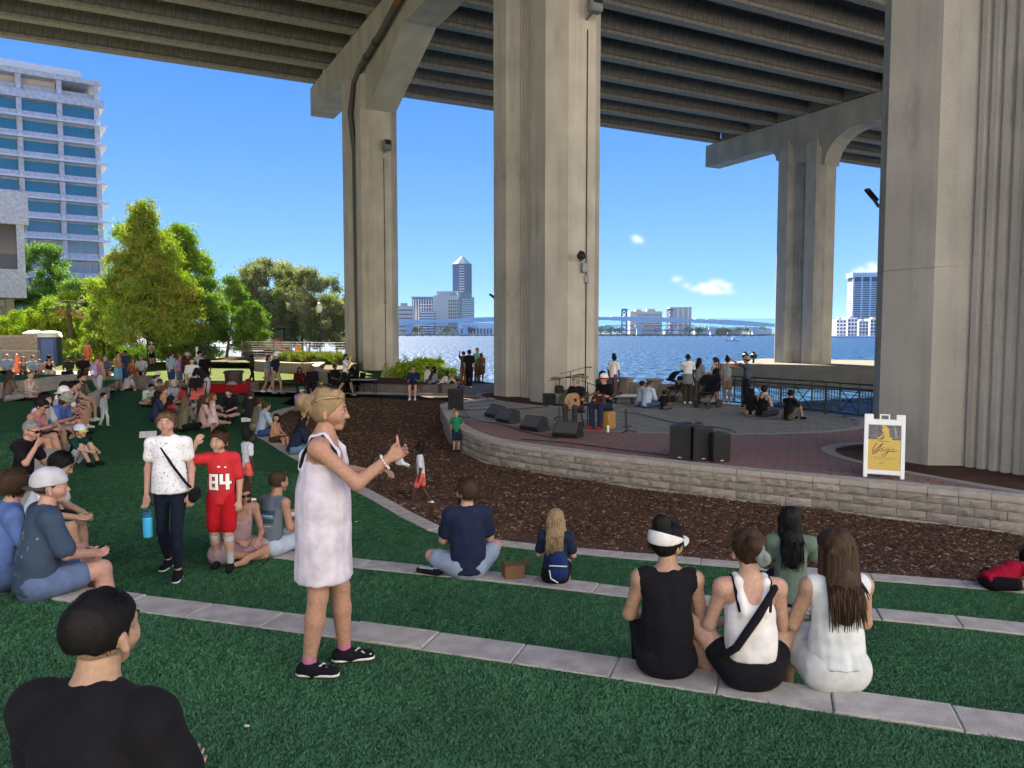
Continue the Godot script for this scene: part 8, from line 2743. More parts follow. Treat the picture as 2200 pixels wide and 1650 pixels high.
func yoga_sign() -> void:
	var t := thing("sandwich_board", "white folding sign board with a yellow Yoga poster on the stage rim", "sign", Vector3(6.74, -0.55, -13.46) - Vector3(0, 0, 0.35), -0.42)
	var white := mat("sign_white", lin(0.68, 0.72, 0.76), 0.45)
	for sgn: float in [1.0, -1.0]:
		var leaf := MB.new()
		var bas := Basis(Vector3.RIGHT, -0.16 * sgn)
		var o := Vector3(0, 0, 0.2 * sgn)
		var put_box := func(c: Vector3, sz: Vector3) -> void: leaf.box(o + bas * c, sz, bas, 0.008)
		for x: float in [-1, 1]:
			put_box.call(Vector3(0.3 * x, 0.53, 0), Vector3(0.07, 1.06, 0.045))
			put_box.call(Vector3(0.26 * x, 1.09, 0), Vector3(0.15, 0.1, 0.045))
		put_box.call(Vector3(0, 1.0, 0), Vector3(0.56, 0.1, 0.04))
		put_box.call(Vector3(0, 0.1, 0), Vector3(0.56, 0.08, 0.04))
		put_box.call(Vector3(0, 0.55, -0.008 * sgn), Vector3(0.56, 0.84, 0.012))
		put("leaf", leaf, white, t)
	var grip := MB.new()
	var b0 := Basis(Vector3.RIGHT, -0.16)
	for q in [[Vector3(-0.07, 1.09, 0.0), Vector3(0.025, 0.1, 0.03)], [Vector3(0.07, 1.09, 0.0), Vector3(0.025, 0.1, 0.03)], [Vector3(0, 1.135, 0.0), Vector3(0.165, 0.025, 0.03)]]:
		grip.box(Vector3(0, 0, 0.2) + b0 * q[0], q[1], b0, 0.006)
	put("carry_handle", grip, white, t)
	# the printed poster
	var im := Image.create_empty(320, 470, false, Image.FORMAT_RGB8)
	var yellow := lin(0.5, 0.36, 0.07)
	im.fill(yellow)
	var f := FastNoiseLite.new()
	f.seed = 4
	f.frequency = 0.02
	for y in 152:
		for x in 320:
			var g := 0.09 + 0.09 * f.get_noise_2d(x * 1.4, y * 2.2) + 0.05 * f.get_noise_2d(x * 8.0, y * 8.0)
			im.set_pixel(x, y, lin(g, g * 1.03, g * 1.12))
	for i in 26: stroke(im, [Vector2(f.get_noise_1d(i * 31.0) * 300 + 160, 60 + i * 3), Vector2(f.get_noise_1d(i * 31.0) * 300 + 190, 52 + i * 3.4)], 2, lin(0.3, 0.3, 0.32))
	for i in 6: stroke(im, [Vector2(252 + i * 3, 24), Vector2(270 + i * 4, 132)], 2, lin(0.28, 0.28, 0.27))
	# a seated figure bending sideways, one arm over the head
	for q in [[[Vector2(140, 4), Vector2(172, 24), Vector2(194, 60), Vector2(200, 100), Vector2(200, 150)], 16.0], [[Vector2(186, 60), Vector2(180, 100), Vector2(185, 150)], 40.0], [[Vector2(155, 50), Vector2(157, 56)], 34.0], [[Vector2(165, 84), Vector2(135, 118), Vector2(98, 142)], 11.0], [[Vector2(150, 148), Vector2(232, 148)], 12.0], [[Vector2(200, 138), Vector2(228, 130)], 14.0]]:
		stroke(im, curve2(q[0]), q[1], yellow)
	var ink := lin(0.015, 0.012, 0.01)
	stroke(im, [Vector2(98, 166), Vector2(206, 170)], 4, ink)
	for i in 18: stroke(im, [Vector2(100 + i * 6, 174), Vector2(103 + i * 6, 174)], 2, lin(0.2, 0.15, 0.04))
	# Yoga in a brush script
	for q in [[[Vector2(88, 192), Vector2(62, 232), Vector2(44, 266), Vector2(52, 272), Vector2(84, 252), Vector2(120, 216), Vector2(146, 190)], 5.0], [[Vector2(146, 190), Vector2(112, 244), Vector2(76, 296), Vector2(48, 302), Vector2(52, 288), Vector2(88, 274), Vector2(110, 268)], 5.0], [[Vector2(140, 244), Vector2(120, 256), Vector2(122, 274), Vector2(142, 272), Vector2(150, 254), Vector2(138, 244), Vector2(152, 262), Vector2(172, 262)], 4.5], [[Vector2(198, 244), Vector2(176, 254), Vector2(180, 274), Vector2(204, 258), Vector2(206, 244), Vector2(196, 284), Vector2(168, 322), Vector2(142, 322), Vector2(148, 304), Vector2(188, 284), Vector2(228, 264)], 4.5], [[Vector2(250, 246), Vector2(226, 256), Vector2(230, 276), Vector2(252, 260), Vector2(256, 246), Vector2(250, 272), Vector2(264, 274), Vector2(284, 258)], 4.5]]:
		stroke(im, curve2(q[0]), q[1], ink)
	# small print, too fine to read
	for row in [[132, 252, 232, 3], [30, 290, 338, 4], [66, 240, 354, 4], [110, 190, 376, 3], [118, 162, 398, 6]]:
		var x: float = row[0]
		while x < row[1]:
			var w := 3.0 + 3.0 * absf(f.get_noise_1d(x * 9.0 + row[2]))
			stroke(im, [Vector2(x, row[2]), Vector2(x + w, row[2] + 0.5)], row[3] * 0.8, lin(0.08, 0.06, 0.02))
			x += w + 4.0
	var pm := StandardMaterial3D.new()
	pm.resource_name = "yoga_poster"
	pm.albedo_texture = ImageTexture.create_from_image(im)
	pm.roughness = 0.5
	var poster := MB.new()
	var z := 0.012
	var c := [Vector3(-0.265, 0.95, z), Vector3(0.265, 0.95, z), Vector3(0.265, 0.14, z), Vector3(-0.265, 0.14, z)]
	for i in 4: c[i] = Vector3(0, 0, 0.2) + b0 * c[i]
	poster.quad_uv(c[0], c[1], c[2], c[3])
	put("poster", poster, pm, t)


func pier_fittings() -> void:
	# flood lights, conduits and boxes on the pier ends, which face the camera's side of the bent
	var grey := mat("fitting_grey", lin(0.14, 0.15, 0.165), 0.45, "", 1.0, "", 1.0, 0.2)
	var sites := [[at_bridge(-2.7, 0.15, 13.2), "boxy grey flood light high on the centre pier", 1.0], [at_bridge(20.1, 0.1, 13.2), "boxy grey flood light on the tall left pier", 1.0], [at_bridge(-2.7, -0.05, 4.7), "small swivelling black spotlight on the centre pier", 0.6]]
	for i in 3:
		var q: Array = sites[i]
		var t := thing("flood_light", q[1], "light", q[0], atan2(-V.x, -V.z))
		var mb := MB.new()
		if i < 2:
			mb.box(Vector3(0.1, 0.35, 0.4), Vector3(0.5, 0.62, 0.34), Basis(Vector3.RIGHT, -0.15), 0.06)
			put("housing", mb, grey, t)
			mb = MB.new()
			mb.box(Vector3(0.1, 0.47, 0.6), Vector3(0.36, 0.26, 0.06), Basis(Vector3.RIGHT, -0.15), 0.02)
			put("lens_hood", mb, mats.dark_metal, t)
		else:
			mb.lathe(Vector3(-0.2, 0.1, 0.35), [[0, -0.12], [0.11, -0.1], [0.14, 0.1], [0, 0.12]], 12, Basis(Vector3.RIGHT, 1.1))
			put("housing", mb, mats.dark_metal, t)
			mb = MB.new()
			mb.box(Vector3(0.12, -0.3, 0.08), Vector3(0.22, 0.34, 0.14), Basis(), 0.02)
			put("junction_box", mb, grey, t)
		mb = MB.new()
		bar(mb, Vector3(0, -0.05, 0.0), Vector3(0.05, 0.1, 0.36), 0.07, 0.07)
		put("bracket", mb, grey, t)
	for q in [[at_bridge(-2.72, 0.2, -0.4), 13.2, "thin dark conduit running down the centre pier"], [at_bridge(20.08, 0.1, -0.4), 13.2, "thin dark conduit running down the tall left pier"]]:
		var t := thing("conduit", q[2], "conduit")
		var mb := MB.new()
		mb.tube([q[0], q[0] + Vector3.UP * 6, q[0] + Vector3.UP * q[1]], [0.022], 6)
		put("pipe", mb, mats.dark_metal, t)
		mb = MB.new()
		mb.box(q[0] + Vector3.UP * 4.4, Vector3(0.16, 0.3, 0.12), Basis(), 0.02)
		put("box", mb, grey, t)
	# brackets that stick out from the far sides of two piers
	for q in [[at_bridge(-18.0 + 2.72, -0.3, 4.7), "dark lamp arm sticking out of the near right pier"], [at_bridge(2.72, -0.4, 3.3), "short pale bracket sticking out of the centre pier"]]:
		var t := thing("pier_light", q[1], "bracket", q[0], atan2(-U.x, -U.z))
		var mb := MB.new()
		mb.tube([Vector3(0, 0, -0.1), Vector3(0, 0.05, 0.28), Vector3(0, 0.2, 0.45)], [0.035], 6)
		put("arm", mb, grey, t)
		mb = MB.new()
		mb.box(Vector3(0, 0.26, 0.5), Vector3(0.14, 0.08, 0.4), Basis(Vector3.RIGHT, -0.6), 0.03)
		put("lamp_head", mb, mats.dark_metal, t)
	# the drain pipe of the left pier: down the cap's face, then down the recess
	var dp := thing("drain_pipe", "fat dark drain pipe bending from the cap down the left pier", "pipe")
	var k := 22.9
	var pts := [at_bridge(12.6, -1.25, 19.6), at_bridge(16.0, -1.2, 18.9), at_bridge(20.3, -1.2, 18.2), at_bridge(21.6, -1.25, 17.6), at_bridge(22.2, -1.35, 15.8), at_bridge(k - 0.35, -1.0, 13.5), at_bridge(k - 0.35, -0.95, -0.6)]
	var mb := MB.new()
	mb.tube(pts, [0.19], 12)
	put("pipe", mb, mat("drain_iron", lin(0.045, 0.043, 0.042), 0.5, "grain", 2.0), dp)
	mb = MB.new()
	mb.tube([pts[0], pts[0].lerp(pts[1], 0.25)], [0.21], 12)
	put("rusty_collar", mb, mat("rust", lin(0.22, 0.1, 0.03), 0.85, "grain", 3.0), dp)
	for f: float in [0.3, 0.7]:
		mb = MB.new()
		mb.tube([pts[1].lerp(pts[2], f), pts[1].lerp(pts[2], f + 0.03)], [0.225], 12)
		put("pipe_clamp", mb, mats.dark_metal, dp)
	mb = MB.new()
	mb.tube([at_bridge(k + 0.1, -0.98, 13), at_bridge(k + 0.1, -0.98, -0.5)], [0.03], 6)
	put("cable", mb, grey, dp)


func stroller(label: String, at: Vector3, yaw: float, c: Color) -> void:
	var t := thing("stroller", label, "stroller", at, yaw)
	for q in [[0.25, 0.3, 0.12], [-0.25, 0.3, 0.12], [0.25, -0.3, 0.15], [-0.25, -0.3, 0.15]]:
		var mb := MB.new()
		mb.lathe(Vector3(q[0], q[2], q[1]), [[0, -0.025], [q[2], -0.025], [q[2], 0.025], [0, 0.025]], 16, Basis(Vector3.BACK, PI / 2))
		put("wheel", mb, mats.black_plastic, t)
	var mb := MB.new()
	for x: float in [-1, 1]:
		bar(mb, Vector3(0.24 * x, 0.14, 0.3), Vector3(0.24 * x, 1.0, -0.42), 0.03, 0.03)
		bar(mb, Vector3(0.24 * x, 0.15, -0.3), Vector3(0.24 * x, 0.6, 0.05), 0.03, 0.03)
	bar(mb, Vector3(-0.24, 1.0, -0.42), Vector3(0.24, 1.0, -0.42), 0.035, 0.035)
	put("frame", mb, mats.dark_metal, t)
	mb = MB.new()
	mb.box(Vector3(0, 0.5, 0.08), Vector3(0.42, 0.08, 0.4), Basis(), 0.03)
	mb.box(Vector3(0, 0.72, -0.15), Vector3(0.42, 0.5, 0.07), Basis(Vector3.RIGHT, -0.35), 0.03)
	put("seat", mb, cloth(c), t)
	mb = MB.new()
	for i in 7:
		var g0 := 0.1 + 1.5 * i / 7.0
		var g1 := 0.1 + 1.5 * (i + 1) / 7.0
		var a := Vector3(0, 0.72 + sin(g0) * 0.42, -0.18 + cos(g0) * 0.42)
		var b := Vector3(0, 0.72 + sin(g1) * 0.42, -0.18 + cos(g1) * 0.42)
		bar(mb, a, b, 0.44, 0.02)
	put("hood", mb, cloth(INK), t)
	mb = MB.new()
	mb.box(Vector3(0, 0.26, -0.05), Vector3(0.36, 0.16, 0.45), Basis(), 0.04)
	put("basket", mb, cloth(GREY), t)


func carts() -> void:
	stroller("big black stroller in front of the woman in the black tank top", Vector3(6.8, -0.55, -26.59), -0.9, INK)
	stroller("low black stroller beside the man in the white printed tee", Vector3(6.24, -0.55, -29.14), -1.2, Color(0.03, 0.02, 0.02))
	stroller("stroller with a coral and white seat under the bending man", Vector3(-10.22, -0.56, -24.83), 0.2, Color(0.5, 0.12, 0.1))
	# red folding wagon
	var w := thing("red_wagon", "red canvas folding wagon loaded with bags on the lawn", "wagon", Vector3(-10.81, -0.55, -29.14), 0.1)
	var mb := MB.new()
	mb.box(Vector3(0, 0.36, 0), Vector3(1.5, 0.06, 0.62), Basis(), 0.02)
	for q in [[Vector3(0, 0.5, 0.3), Vector3(1.5, 0.3, 0.03)], [Vector3(0, 0.5, -0.3), Vector3(1.5, 0.3, 0.03)], [Vector3(0.74, 0.6, 0), Vector3(0.04, 0.5, 0.62)], [Vector3(-0.74, 0.5, 0), Vector3(0.04, 0.3, 0.62)]]: mb.box(q[0], q[1], Basis(), 0.01)
	put("tub", mb, cloth(Color(0.25, 0.01, 0.015)), w)
	for x: float in [-0.55, 0.55]:
		for z: float in [-0.32, 0.32]:
			mb = MB.new()
			mb.lathe(Vector3(x, 0.14, z), [[0, -0.04], [0.14, -0.04], [0.14, 0.04], [0, 0.04]], 14, Basis(Vector3.RIGHT, PI / 2))
			put("wheel", mb, mats.black_plastic, w)
	mb = MB.new()
	mb.tube([Vector3(-0.75, 0.4, 0), Vector3(-1.2, 0.95, 0)], [0.018], 6)
	put("handle", mb, mats.dark_metal, w)
	mb = MB.new()
	mb.box(Vector3(0.15, 0.6, 0), Vector3(0.4, 0.3, 0.4), Basis(Vector3.UP, 0.3), 0.1)
	put("load", mb, cloth(GREY), w)
	# trash can
	var tc := thing("trash_can", "dark brown plastic trash can with a lid at the low wall", "trash can", Vector3(-11.92, -0.6, -32.85), 0.1)
	mb = MB.new()
	mb.lathe(Vector3.ZERO, [[0, 0.02], [0.36, 0.02], [0.44, 0.92], [0.47, 0.93]], 4, Basis(Vector3.UP, PI / 4))
	put("bin", mb, mat("bin_brown", lin(0.035, 0.018, 0.017), 0.6), tc)
	mb = MB.new()
	mb.lathe(Vector3(0, 0.93, 0), [[0.5, 0], [0.5, 0.06], [0.42, 0.11], [0, 0.12]], 4, Basis(Vector3.UP, PI / 4))
	put("lid", mb, mats.bin_brown, tc)
	# tan dog sitting by the steps
	var dg := thing("dog", "tan dog with a white collar sitting beside the man in black on the steps", "dog", Vector3(-8.31, -0.64, -33.34), 0.3)
	var b := [[Vector3(0, 0.16, -0.16), Vector3(0, 0.42, 0.06), 0.13, 0.12, 0.05], [Vector3(0, 0.42, 0.06), Vector3(0, 0.58, 0.1), 0.09, 0.075, 0.04], [Vector3(0, 0.64, 0.12), Vector3(0, 0.63, 0.15), 0.075, 0.07, 0.03], [Vector3(0, 0.62, 0.18), Vector3(0, 0.6, 0.27), 0.04, 0.028, 0.03]]
	for x: float in [-1, 1]:
		b.append([Vector3(0.08 * x, 0.36, 0.1), Vector3(0.085 * x, 0.2, 0.08), 0.05, 0.035, 0.03]); b.append([Vector3(0.085 * x, 0.2, 0.08), Vector3(0.085 * x, 0.03, 0.12), 0.032, 0.028, 0.02])
		b.append([Vector3(0.1 * x, 0.2, -0.14), Vector3(0.13 * x, 0.2, 0.03), 0.08, 0.055, 0.04]); b.append([Vector3(0.13 * x, 0.18, 0.03), Vector3(0.13 * x, 0.05, -0.08), 0.045, 0.03, 0.02]); b.append([Vector3(0.13 * x, 0.04, -0.08), Vector3(0.13 * x, 0.03, 0.08), 0.03, 0.03, 0.02])
		b.append([Vector3(0.06 * x, 0.7, 0.1), Vector3(0.08 * x, 0.64, 0.12), 0.02, 0.014, 0.01])
	b.append([Vector3(0, 0.1, -0.26), Vector3(0, 0.05, -0.48), 0.03, 0.018, 0.03])
	put("body", blob_mesh([blob(b, 0.02)]), mat("dog_fur", lin(0.2, 0.13, 0.06), 0.9, "grain", 5.0), dg)
	mb = MB.new()
	mb.lathe(Vector3(0, 0.53, 0.09), [[0.088, -0.018], [0.09, 0.018]], 14, Basis(Vector3.RIGHT, 0.25))
	put("collar", mb, cloth(WHITE), dg)
	# small table and chairs by the left pier
	var ft := thing("folding_table", "small folding table in front of the woman in black at the pier", "table", Vector3(-6.38, -0.66, -33.09))
	mb = MB.new()
	mb.box(Vector3(0, 0.7, 0), Vector3(1.1, 0.04, 0.6), Basis(), 0.01)
	put("table_top", mb, mats.grey_metal, ft)
	for x: float in [-0.48, 0.48]:
		for z: float in [-0.25, 0.25]:
			mb = MB.new()
			mb.tube([Vector3(x, 0, z), Vector3(x, 0.69, z)], [0.018], 6)
			put("leg", mb, mats.dark_metal, ft)
	for q in [[Vector3(-6.78, -0.66, -33.59), -0.9, "dark folding chair under the woman in black at the pier"], [Vector3(-7.69, -0.65, -33.47), 0.8, "camp chair under the slumped person by the pier"]]:
		var ch := thing("folding_chair", q[2], "chair", q[0], q[1])
		mb = MB.new()
		mb.box(Vector3(0, 0.42, 0.0), Vector3(0.5, 0.03, 0.46), Basis(), 0.01)
		put("seat", mb, cloth(INK), ch)
		mb = MB.new()
		mb.box(Vector3(0, 0.72, -0.25), Vector3(0.5, 0.5, 0.03), Basis(Vector3.RIGHT, -0.15), 0.01)
		put("backrest", mb, cloth(INK), ch)
		for x: float in [-0.23, 0.23]:
			for z: float in [-0.22, 0.22]:
				mb = MB.new()
				mb.tube([Vector3(x, 0, z), Vector3(x, 0.42, z * 0.9)], [0.014], 6)
				put("leg", mb, mats.dark_metal, ch)


func small_things() -> void:
	# the blue bottle in the older woman's hand
	var bt := thing("drink_bottle", "bright blue drink bottle hanging from the older woman's hand", "bottle", Vector3(-3.82, -0.1, -7.95) + Vector3(0.02, 0.0, 0))
	bt.position = Vector3(-3.61, 0.03, -7.5)
	var mb := MB.new()
	mb.lathe(Vector3.ZERO, [[0, 0.0], [0.04, 0.0], [0.044, 0.01], [0.047, 0.19], [0.042, 0.2]], 18)
	put("body", mb, mat("bottle_blue", lin(0.06, 0.42, 0.78), 0.35), bt)
	mb = MB.new()
	mb.lathe(Vector3(0, 0.2, 0), [[0.045, 0], [0.045, 0.035], [0.03, 0.045], [0, 0.047]], 18)
	put("lid", mb, mat("bottle_lid", lin(0.02, 0.12, 0.25), 0.4), bt)
	mb = MB.new()
	mb.tube([Vector3(-0.035, 0.235, 0), Vector3(-0.02, 0.275, 0), Vector3(0.02, 0.275, 0), Vector3(0.035, 0.235, 0)], [0.007], 6)
	put("handle", mb, mats.bottle_lid, bt)
	# brown paper box, shoes and trays
	var bx := thing("paper_box", "open brown paper food box on the kerb beside the bearded man", "box", Vector3(0.01, -0.38, -7.51), 0.25)
	var kraft := mat("kraft_paper", lin(0.2, 0.115, 0.065), 0.9, "soft", 4.0)
	mb = MB.new()
	mb.box(Vector3(0, 0.07, 0), Vector3(0.2, 0.13, 0.16), Basis(), 0.004)
	put("box", mb, kraft, bx)
	for q in [[Vector3(-0.09, 0.15, 0), 0.6, Vector3(0.005, 0.11, 0.15)], [Vector3(0.12, 0.15, 0.02), -0.7, Vector3(0.005, 0.1, 0.12)]]:
		mb = MB.new()
		mb.box(q[0], q[2], Basis(Vector3.BACK, q[1]))
		put("flap", mb, kraft, bx)
	for q in [[Vector3(-0.86, -0.38, -7.61), 1.2, "black sandal with a pale inner sole lying on the kerb"], [Vector3(-0.77, -0.38, -7.66), 0.3, "black sandal standing on edge beside its pair on the kerb"]]:
		var sd := thing("sandal", q[2], "shoe", q[0], q[1])
		put("shoe_body", blob_mesh([blob([[Vector3(0, 0.035, -0.08), Vector3(0, 0.03, 0.1), 0.04, 0.042, 0.02, Vector3(1, 1.3, 1)]], 0.01)]), cloth(INK), sd)
		mb = MB.new()
		mb.box(Vector3(0.0, 0.062, 0.0), Vector3(0.05, 0.01, 0.16), Basis(), 0.004)
		put("inner_sole", mb, cloth(PALE), sd)
	var tray := thing("food_tray", "white paper food tray held by the man in the grey sleeveless top", "tray", Vector3(-2.67, -0.38, -8.28) + Vector3(0.3, 0.36, -0.2), 0.4)
	mb = MB.new()
	mb.lathe(Vector3.ZERO, [[0, 0], [0.09, 0], [0.14, 0.05], [0.13, 0.05], [0.085, 0.008]], 4, Basis(Vector3.UP, PI / 4))
	put("tray", mb, cloth(WHITE), tray)
	put("food", blob_mesh([blob([[Vector3(-0.03, 0.03, 0), Vector3(0.04, 0.035, 0.02), 0.035, 0.03, 0.02]], 0.012)]), mat("fried_food", lin(0.3, 0.13, 0.03), 0.8, "grain", 20.0), tray)
	var cup := thing("red_cup", "red insulated cup standing on the kerb beside the child in red", "cup", Vector3(5.57, -0.76, -8.33))
	mb = MB.new()
	mb.lathe(Vector3.ZERO, [[0, 0], [0.042, 0], [0.048, 0.16], [0.05, 0.165], [0.045, 0.165]], 16)
	put("body", mb, mat("cup_red", lin(0.5, 0.01, 0.03), 0.4), cup)
	mb = MB.new()
	mb.lathe(Vector3(0, 0.165, 0), [[0.048, 0], [0.046, 0.012], [0, 0.014]], 16)
	put("lid", mb, cloth(WHITE), cup)
	var cups := thing("plastic_bag", "crumpled clear plastic bag in the hand of the woman in white", "bag", Vector3.ZERO)
	var hand := Vector3(-1.14, 0, -4.57) + Basis(Vector3.UP, 1.62) * (Vector3(-0.08, 1.32, 0.48) * 0.985)
	cups.position = hand
	put("film", blob_mesh([blob([[Vector3(0, 0, 0), Vector3(-0.02, 0.06, -0.05), 0.03, 0.018, 0.02, Vector3(1.6, 1, 1)], [Vector3(0, -0.01, 0), Vector3(0.05, -0.03, 0.02), 0.02, 0.012, 0.02, Vector3(1, 2, 1)]], 0.006)], 0.012, 3), mat("clear_film", Color(0.75, 0.78, 0.82, 0.55), 0.2), cups)
	mats.clear_film.transparency = BaseMaterial3D.TRANSPARENCY_ALPHA
	# bright scraps dropped on the grass
	for q in [[Vector3(-2.18, -0.6, -10.61), "tiny pale paper scrap on the grass beside the white dress"], [Vector3(-1.38, 0, -3.87), "tiny white scrap on the near grass"]]:
		var n := thing("paper_scrap", q[1], "litter", q[0])
		put("scrap", blob_mesh([blob([[Vector3(-0.008, 0.01, 0), Vector3(0.01, 0.01, 0.004), 0.006, 0.005, 0.01]], 0.003)], 0.003, 2), cloth(WHITE), n)
	for q in [[Vector3(-9.21, -0.57, -19.3), "white paper sheet lying on the lawn by the seated group", 0.4], [Vector3(-8.03, -0.62, -23.11), "white food wrapper beside the man in the black tee", 0.3]]:
		var n := thing("paper_sheet", q[1], "paper", q[0], 0.4)
		mb = MB.new()
		mb.box(Vector3(0, 0.05, 0), Vector3(q[2], 0.02, q[2] * 0.7), Basis(Vector3.RIGHT, 0.5), 0.004)
		put("sheet", mb, cloth(WHITE), n)


func worn_things() -> void:
	# straps, bags and bands worn by some of the people; they belong to their figures
	var by := {}
	for c in get_children():
		if c.has_meta("label") and c.get_meta("category") == "person": by[c.get_meta("label")] = c
	var who: Node3D = by["woman in a white racer tank and black shorts with a black crossbody strap"]
	var mb := MB.new()
	mb.tube([Vector3(-0.14, 0.6, 0.03), Vector3(-0.11, 0.62, -0.06), Vector3(0.0, 0.46, -0.105), Vector3(0.12, 0.28, -0.11), Vector3(0.2, 0.18, -0.03), Vector3(0.19, 0.16, 0.06)], [0.016, 0.02, 0.026, 0.024, 0.02, 0.02], 6)
	put("crossbody_strap", mb, cloth(INK), who)
	put("hair_tie", blob_mesh([blob([[Vector3(-0.02, 0.83, 0.0), Vector3(-0.045, 0.76, 0.01), 0.03, 0.026, 0.02], [Vector3(-0.06, 0.79, -0.01), Vector3(-0.07, 0.77, 0.0), 0.026, 0.022, 0.02]], 0.008)], 0.02, 5), cloth(Color(0.2, 0.25, 0.26)), who)
	who = by["older woman in a white floral blouse and dark leggings carrying a blue bottle"]
	mb = MB.new()
	mb.tube([Vector3(-0.11, 1.44, -0.05), Vector3(-0.11, 1.47, 0.02), Vector3(-0.04, 1.36, 0.12), Vector3(0.08, 1.18, 0.155), Vector3(0.19, 1.0, 0.12), Vector3(0.23, 0.92, 0.04)], [0.013], 6)
	put("bag_strap", mb, cloth(INK), who)
	mb = MB.new()
	mb.box(Vector3(0.25, 0.86, 0.04), Vector3(0.09, 0.14, 0.2), Basis(), 0.03)
	put("shoulder_bag", mb, cloth(INK), who)
	who = by["girl with long blond hair and a blue backpack sitting on the kerb"]
	put("backpack", blob_mesh([blob([[Vector3(-0.06, 0.2, -0.2), Vector3(-0.06, 0.36, -0.18), 0.11, 0.1, 0.04, Vector3(0.9, 1, 1.4)]], 0.014)], 0.01, 4), cloth(Color(0.015, 0.035, 0.13)), who)
	mb = MB.new()
	mb.tube([Vector3(-0.17, 0.3, -0.27), Vector3(-0.06, 0.305, -0.285), Vector3(0.05, 0.3, -0.27)], [0.008], 5)
	mb.tube([Vector3(0.05, 0.24, -0.26), Vector3(0.03, 0.14, -0.275), Vector3(-0.06, 0.09, -0.275)], [0.009], 5)
	put("white_piping", mb, cloth(WHITE), who)
	who = by["woman with a lilac backpack walking away across the grass"]
	put("backpack", blob_mesh([blob([[Vector3(0, 1.05, -0.19), Vector3(0, 1.28, -0.19), 0.13, 0.12, 0.04, Vector3(1, 1, 1.3)]], 0.025)]), cloth(Color(0.32, 0.28, 0.55)), who)
	put("pocket", blob_mesh([blob([[Vector3(0, 1.06, -0.3), Vector3(0, 1.1, -0.3), 0.07, 0.07, 0.02]], 0.025)]), cloth(WHITE), who)
	who = by["woman in a white tank dress standing on the lawn pointing a finger up"]
	mb = MB.new()
	for i in 14:
		var g := TAU * i / 14.0
		var f := Vector3(0.02, 0.13, 0.21).normalized()
		var s1 := f.cross(Vector3.UP).normalized()
		var c := Vector3(-0.152, 1.318, 0.397) + (s1 * cos(g) + s1.cross(f) * sin(g)) * 0.044
		mb.box(c, Vector3.ONE * 0.013, Basis(Vector3.UP, g), 0.004)
	put("bracelet", mb, cloth(WHITE), who)
	mb = MB.new()
	for q: Vector3 in [Vector3(-0.11, 0.075, 0.02), Vector3(0.11, 0.075, 0.2)]:
		for i in 4: mb.box(q + Vector3(0, -0.008 * i, 0.026 * i - 0.02), Vector3(0.05, 0.006, 0.012), Basis(Vector3.UP, 0.4 if i % 2 else -0.4))
	put("laces", mb, cloth(WHITE), who)
	who = by["man in a navy print tee and backwards white cap sitting on the kerb"]
	mb = MB.new()
	mb.lathe(Vector3(0, 0.77, -0.11), [[0, 0], [0.026, 0.0], [0.024, 0.008], [0, 0.01]], 14, Basis(Vector3.RIGHT, -1.45))
	put("cap_badge", mb, cloth(BLACK), who)
	who = by["man in a white printed tee with a shirt round his waist pushing a stroller"]
	put("tied_shirt", blob_mesh([blob([[Vector3(0, 0.96, 0), Vector3(0, 0.74, -0.03), 0.17, 0.2, 0.04, Vector3(1, 1, 1.25)]], 0.03, [[Vector3.DOWN, -0.68]])]), cloth(Color(0.16, 0.18, 0.2)), who)


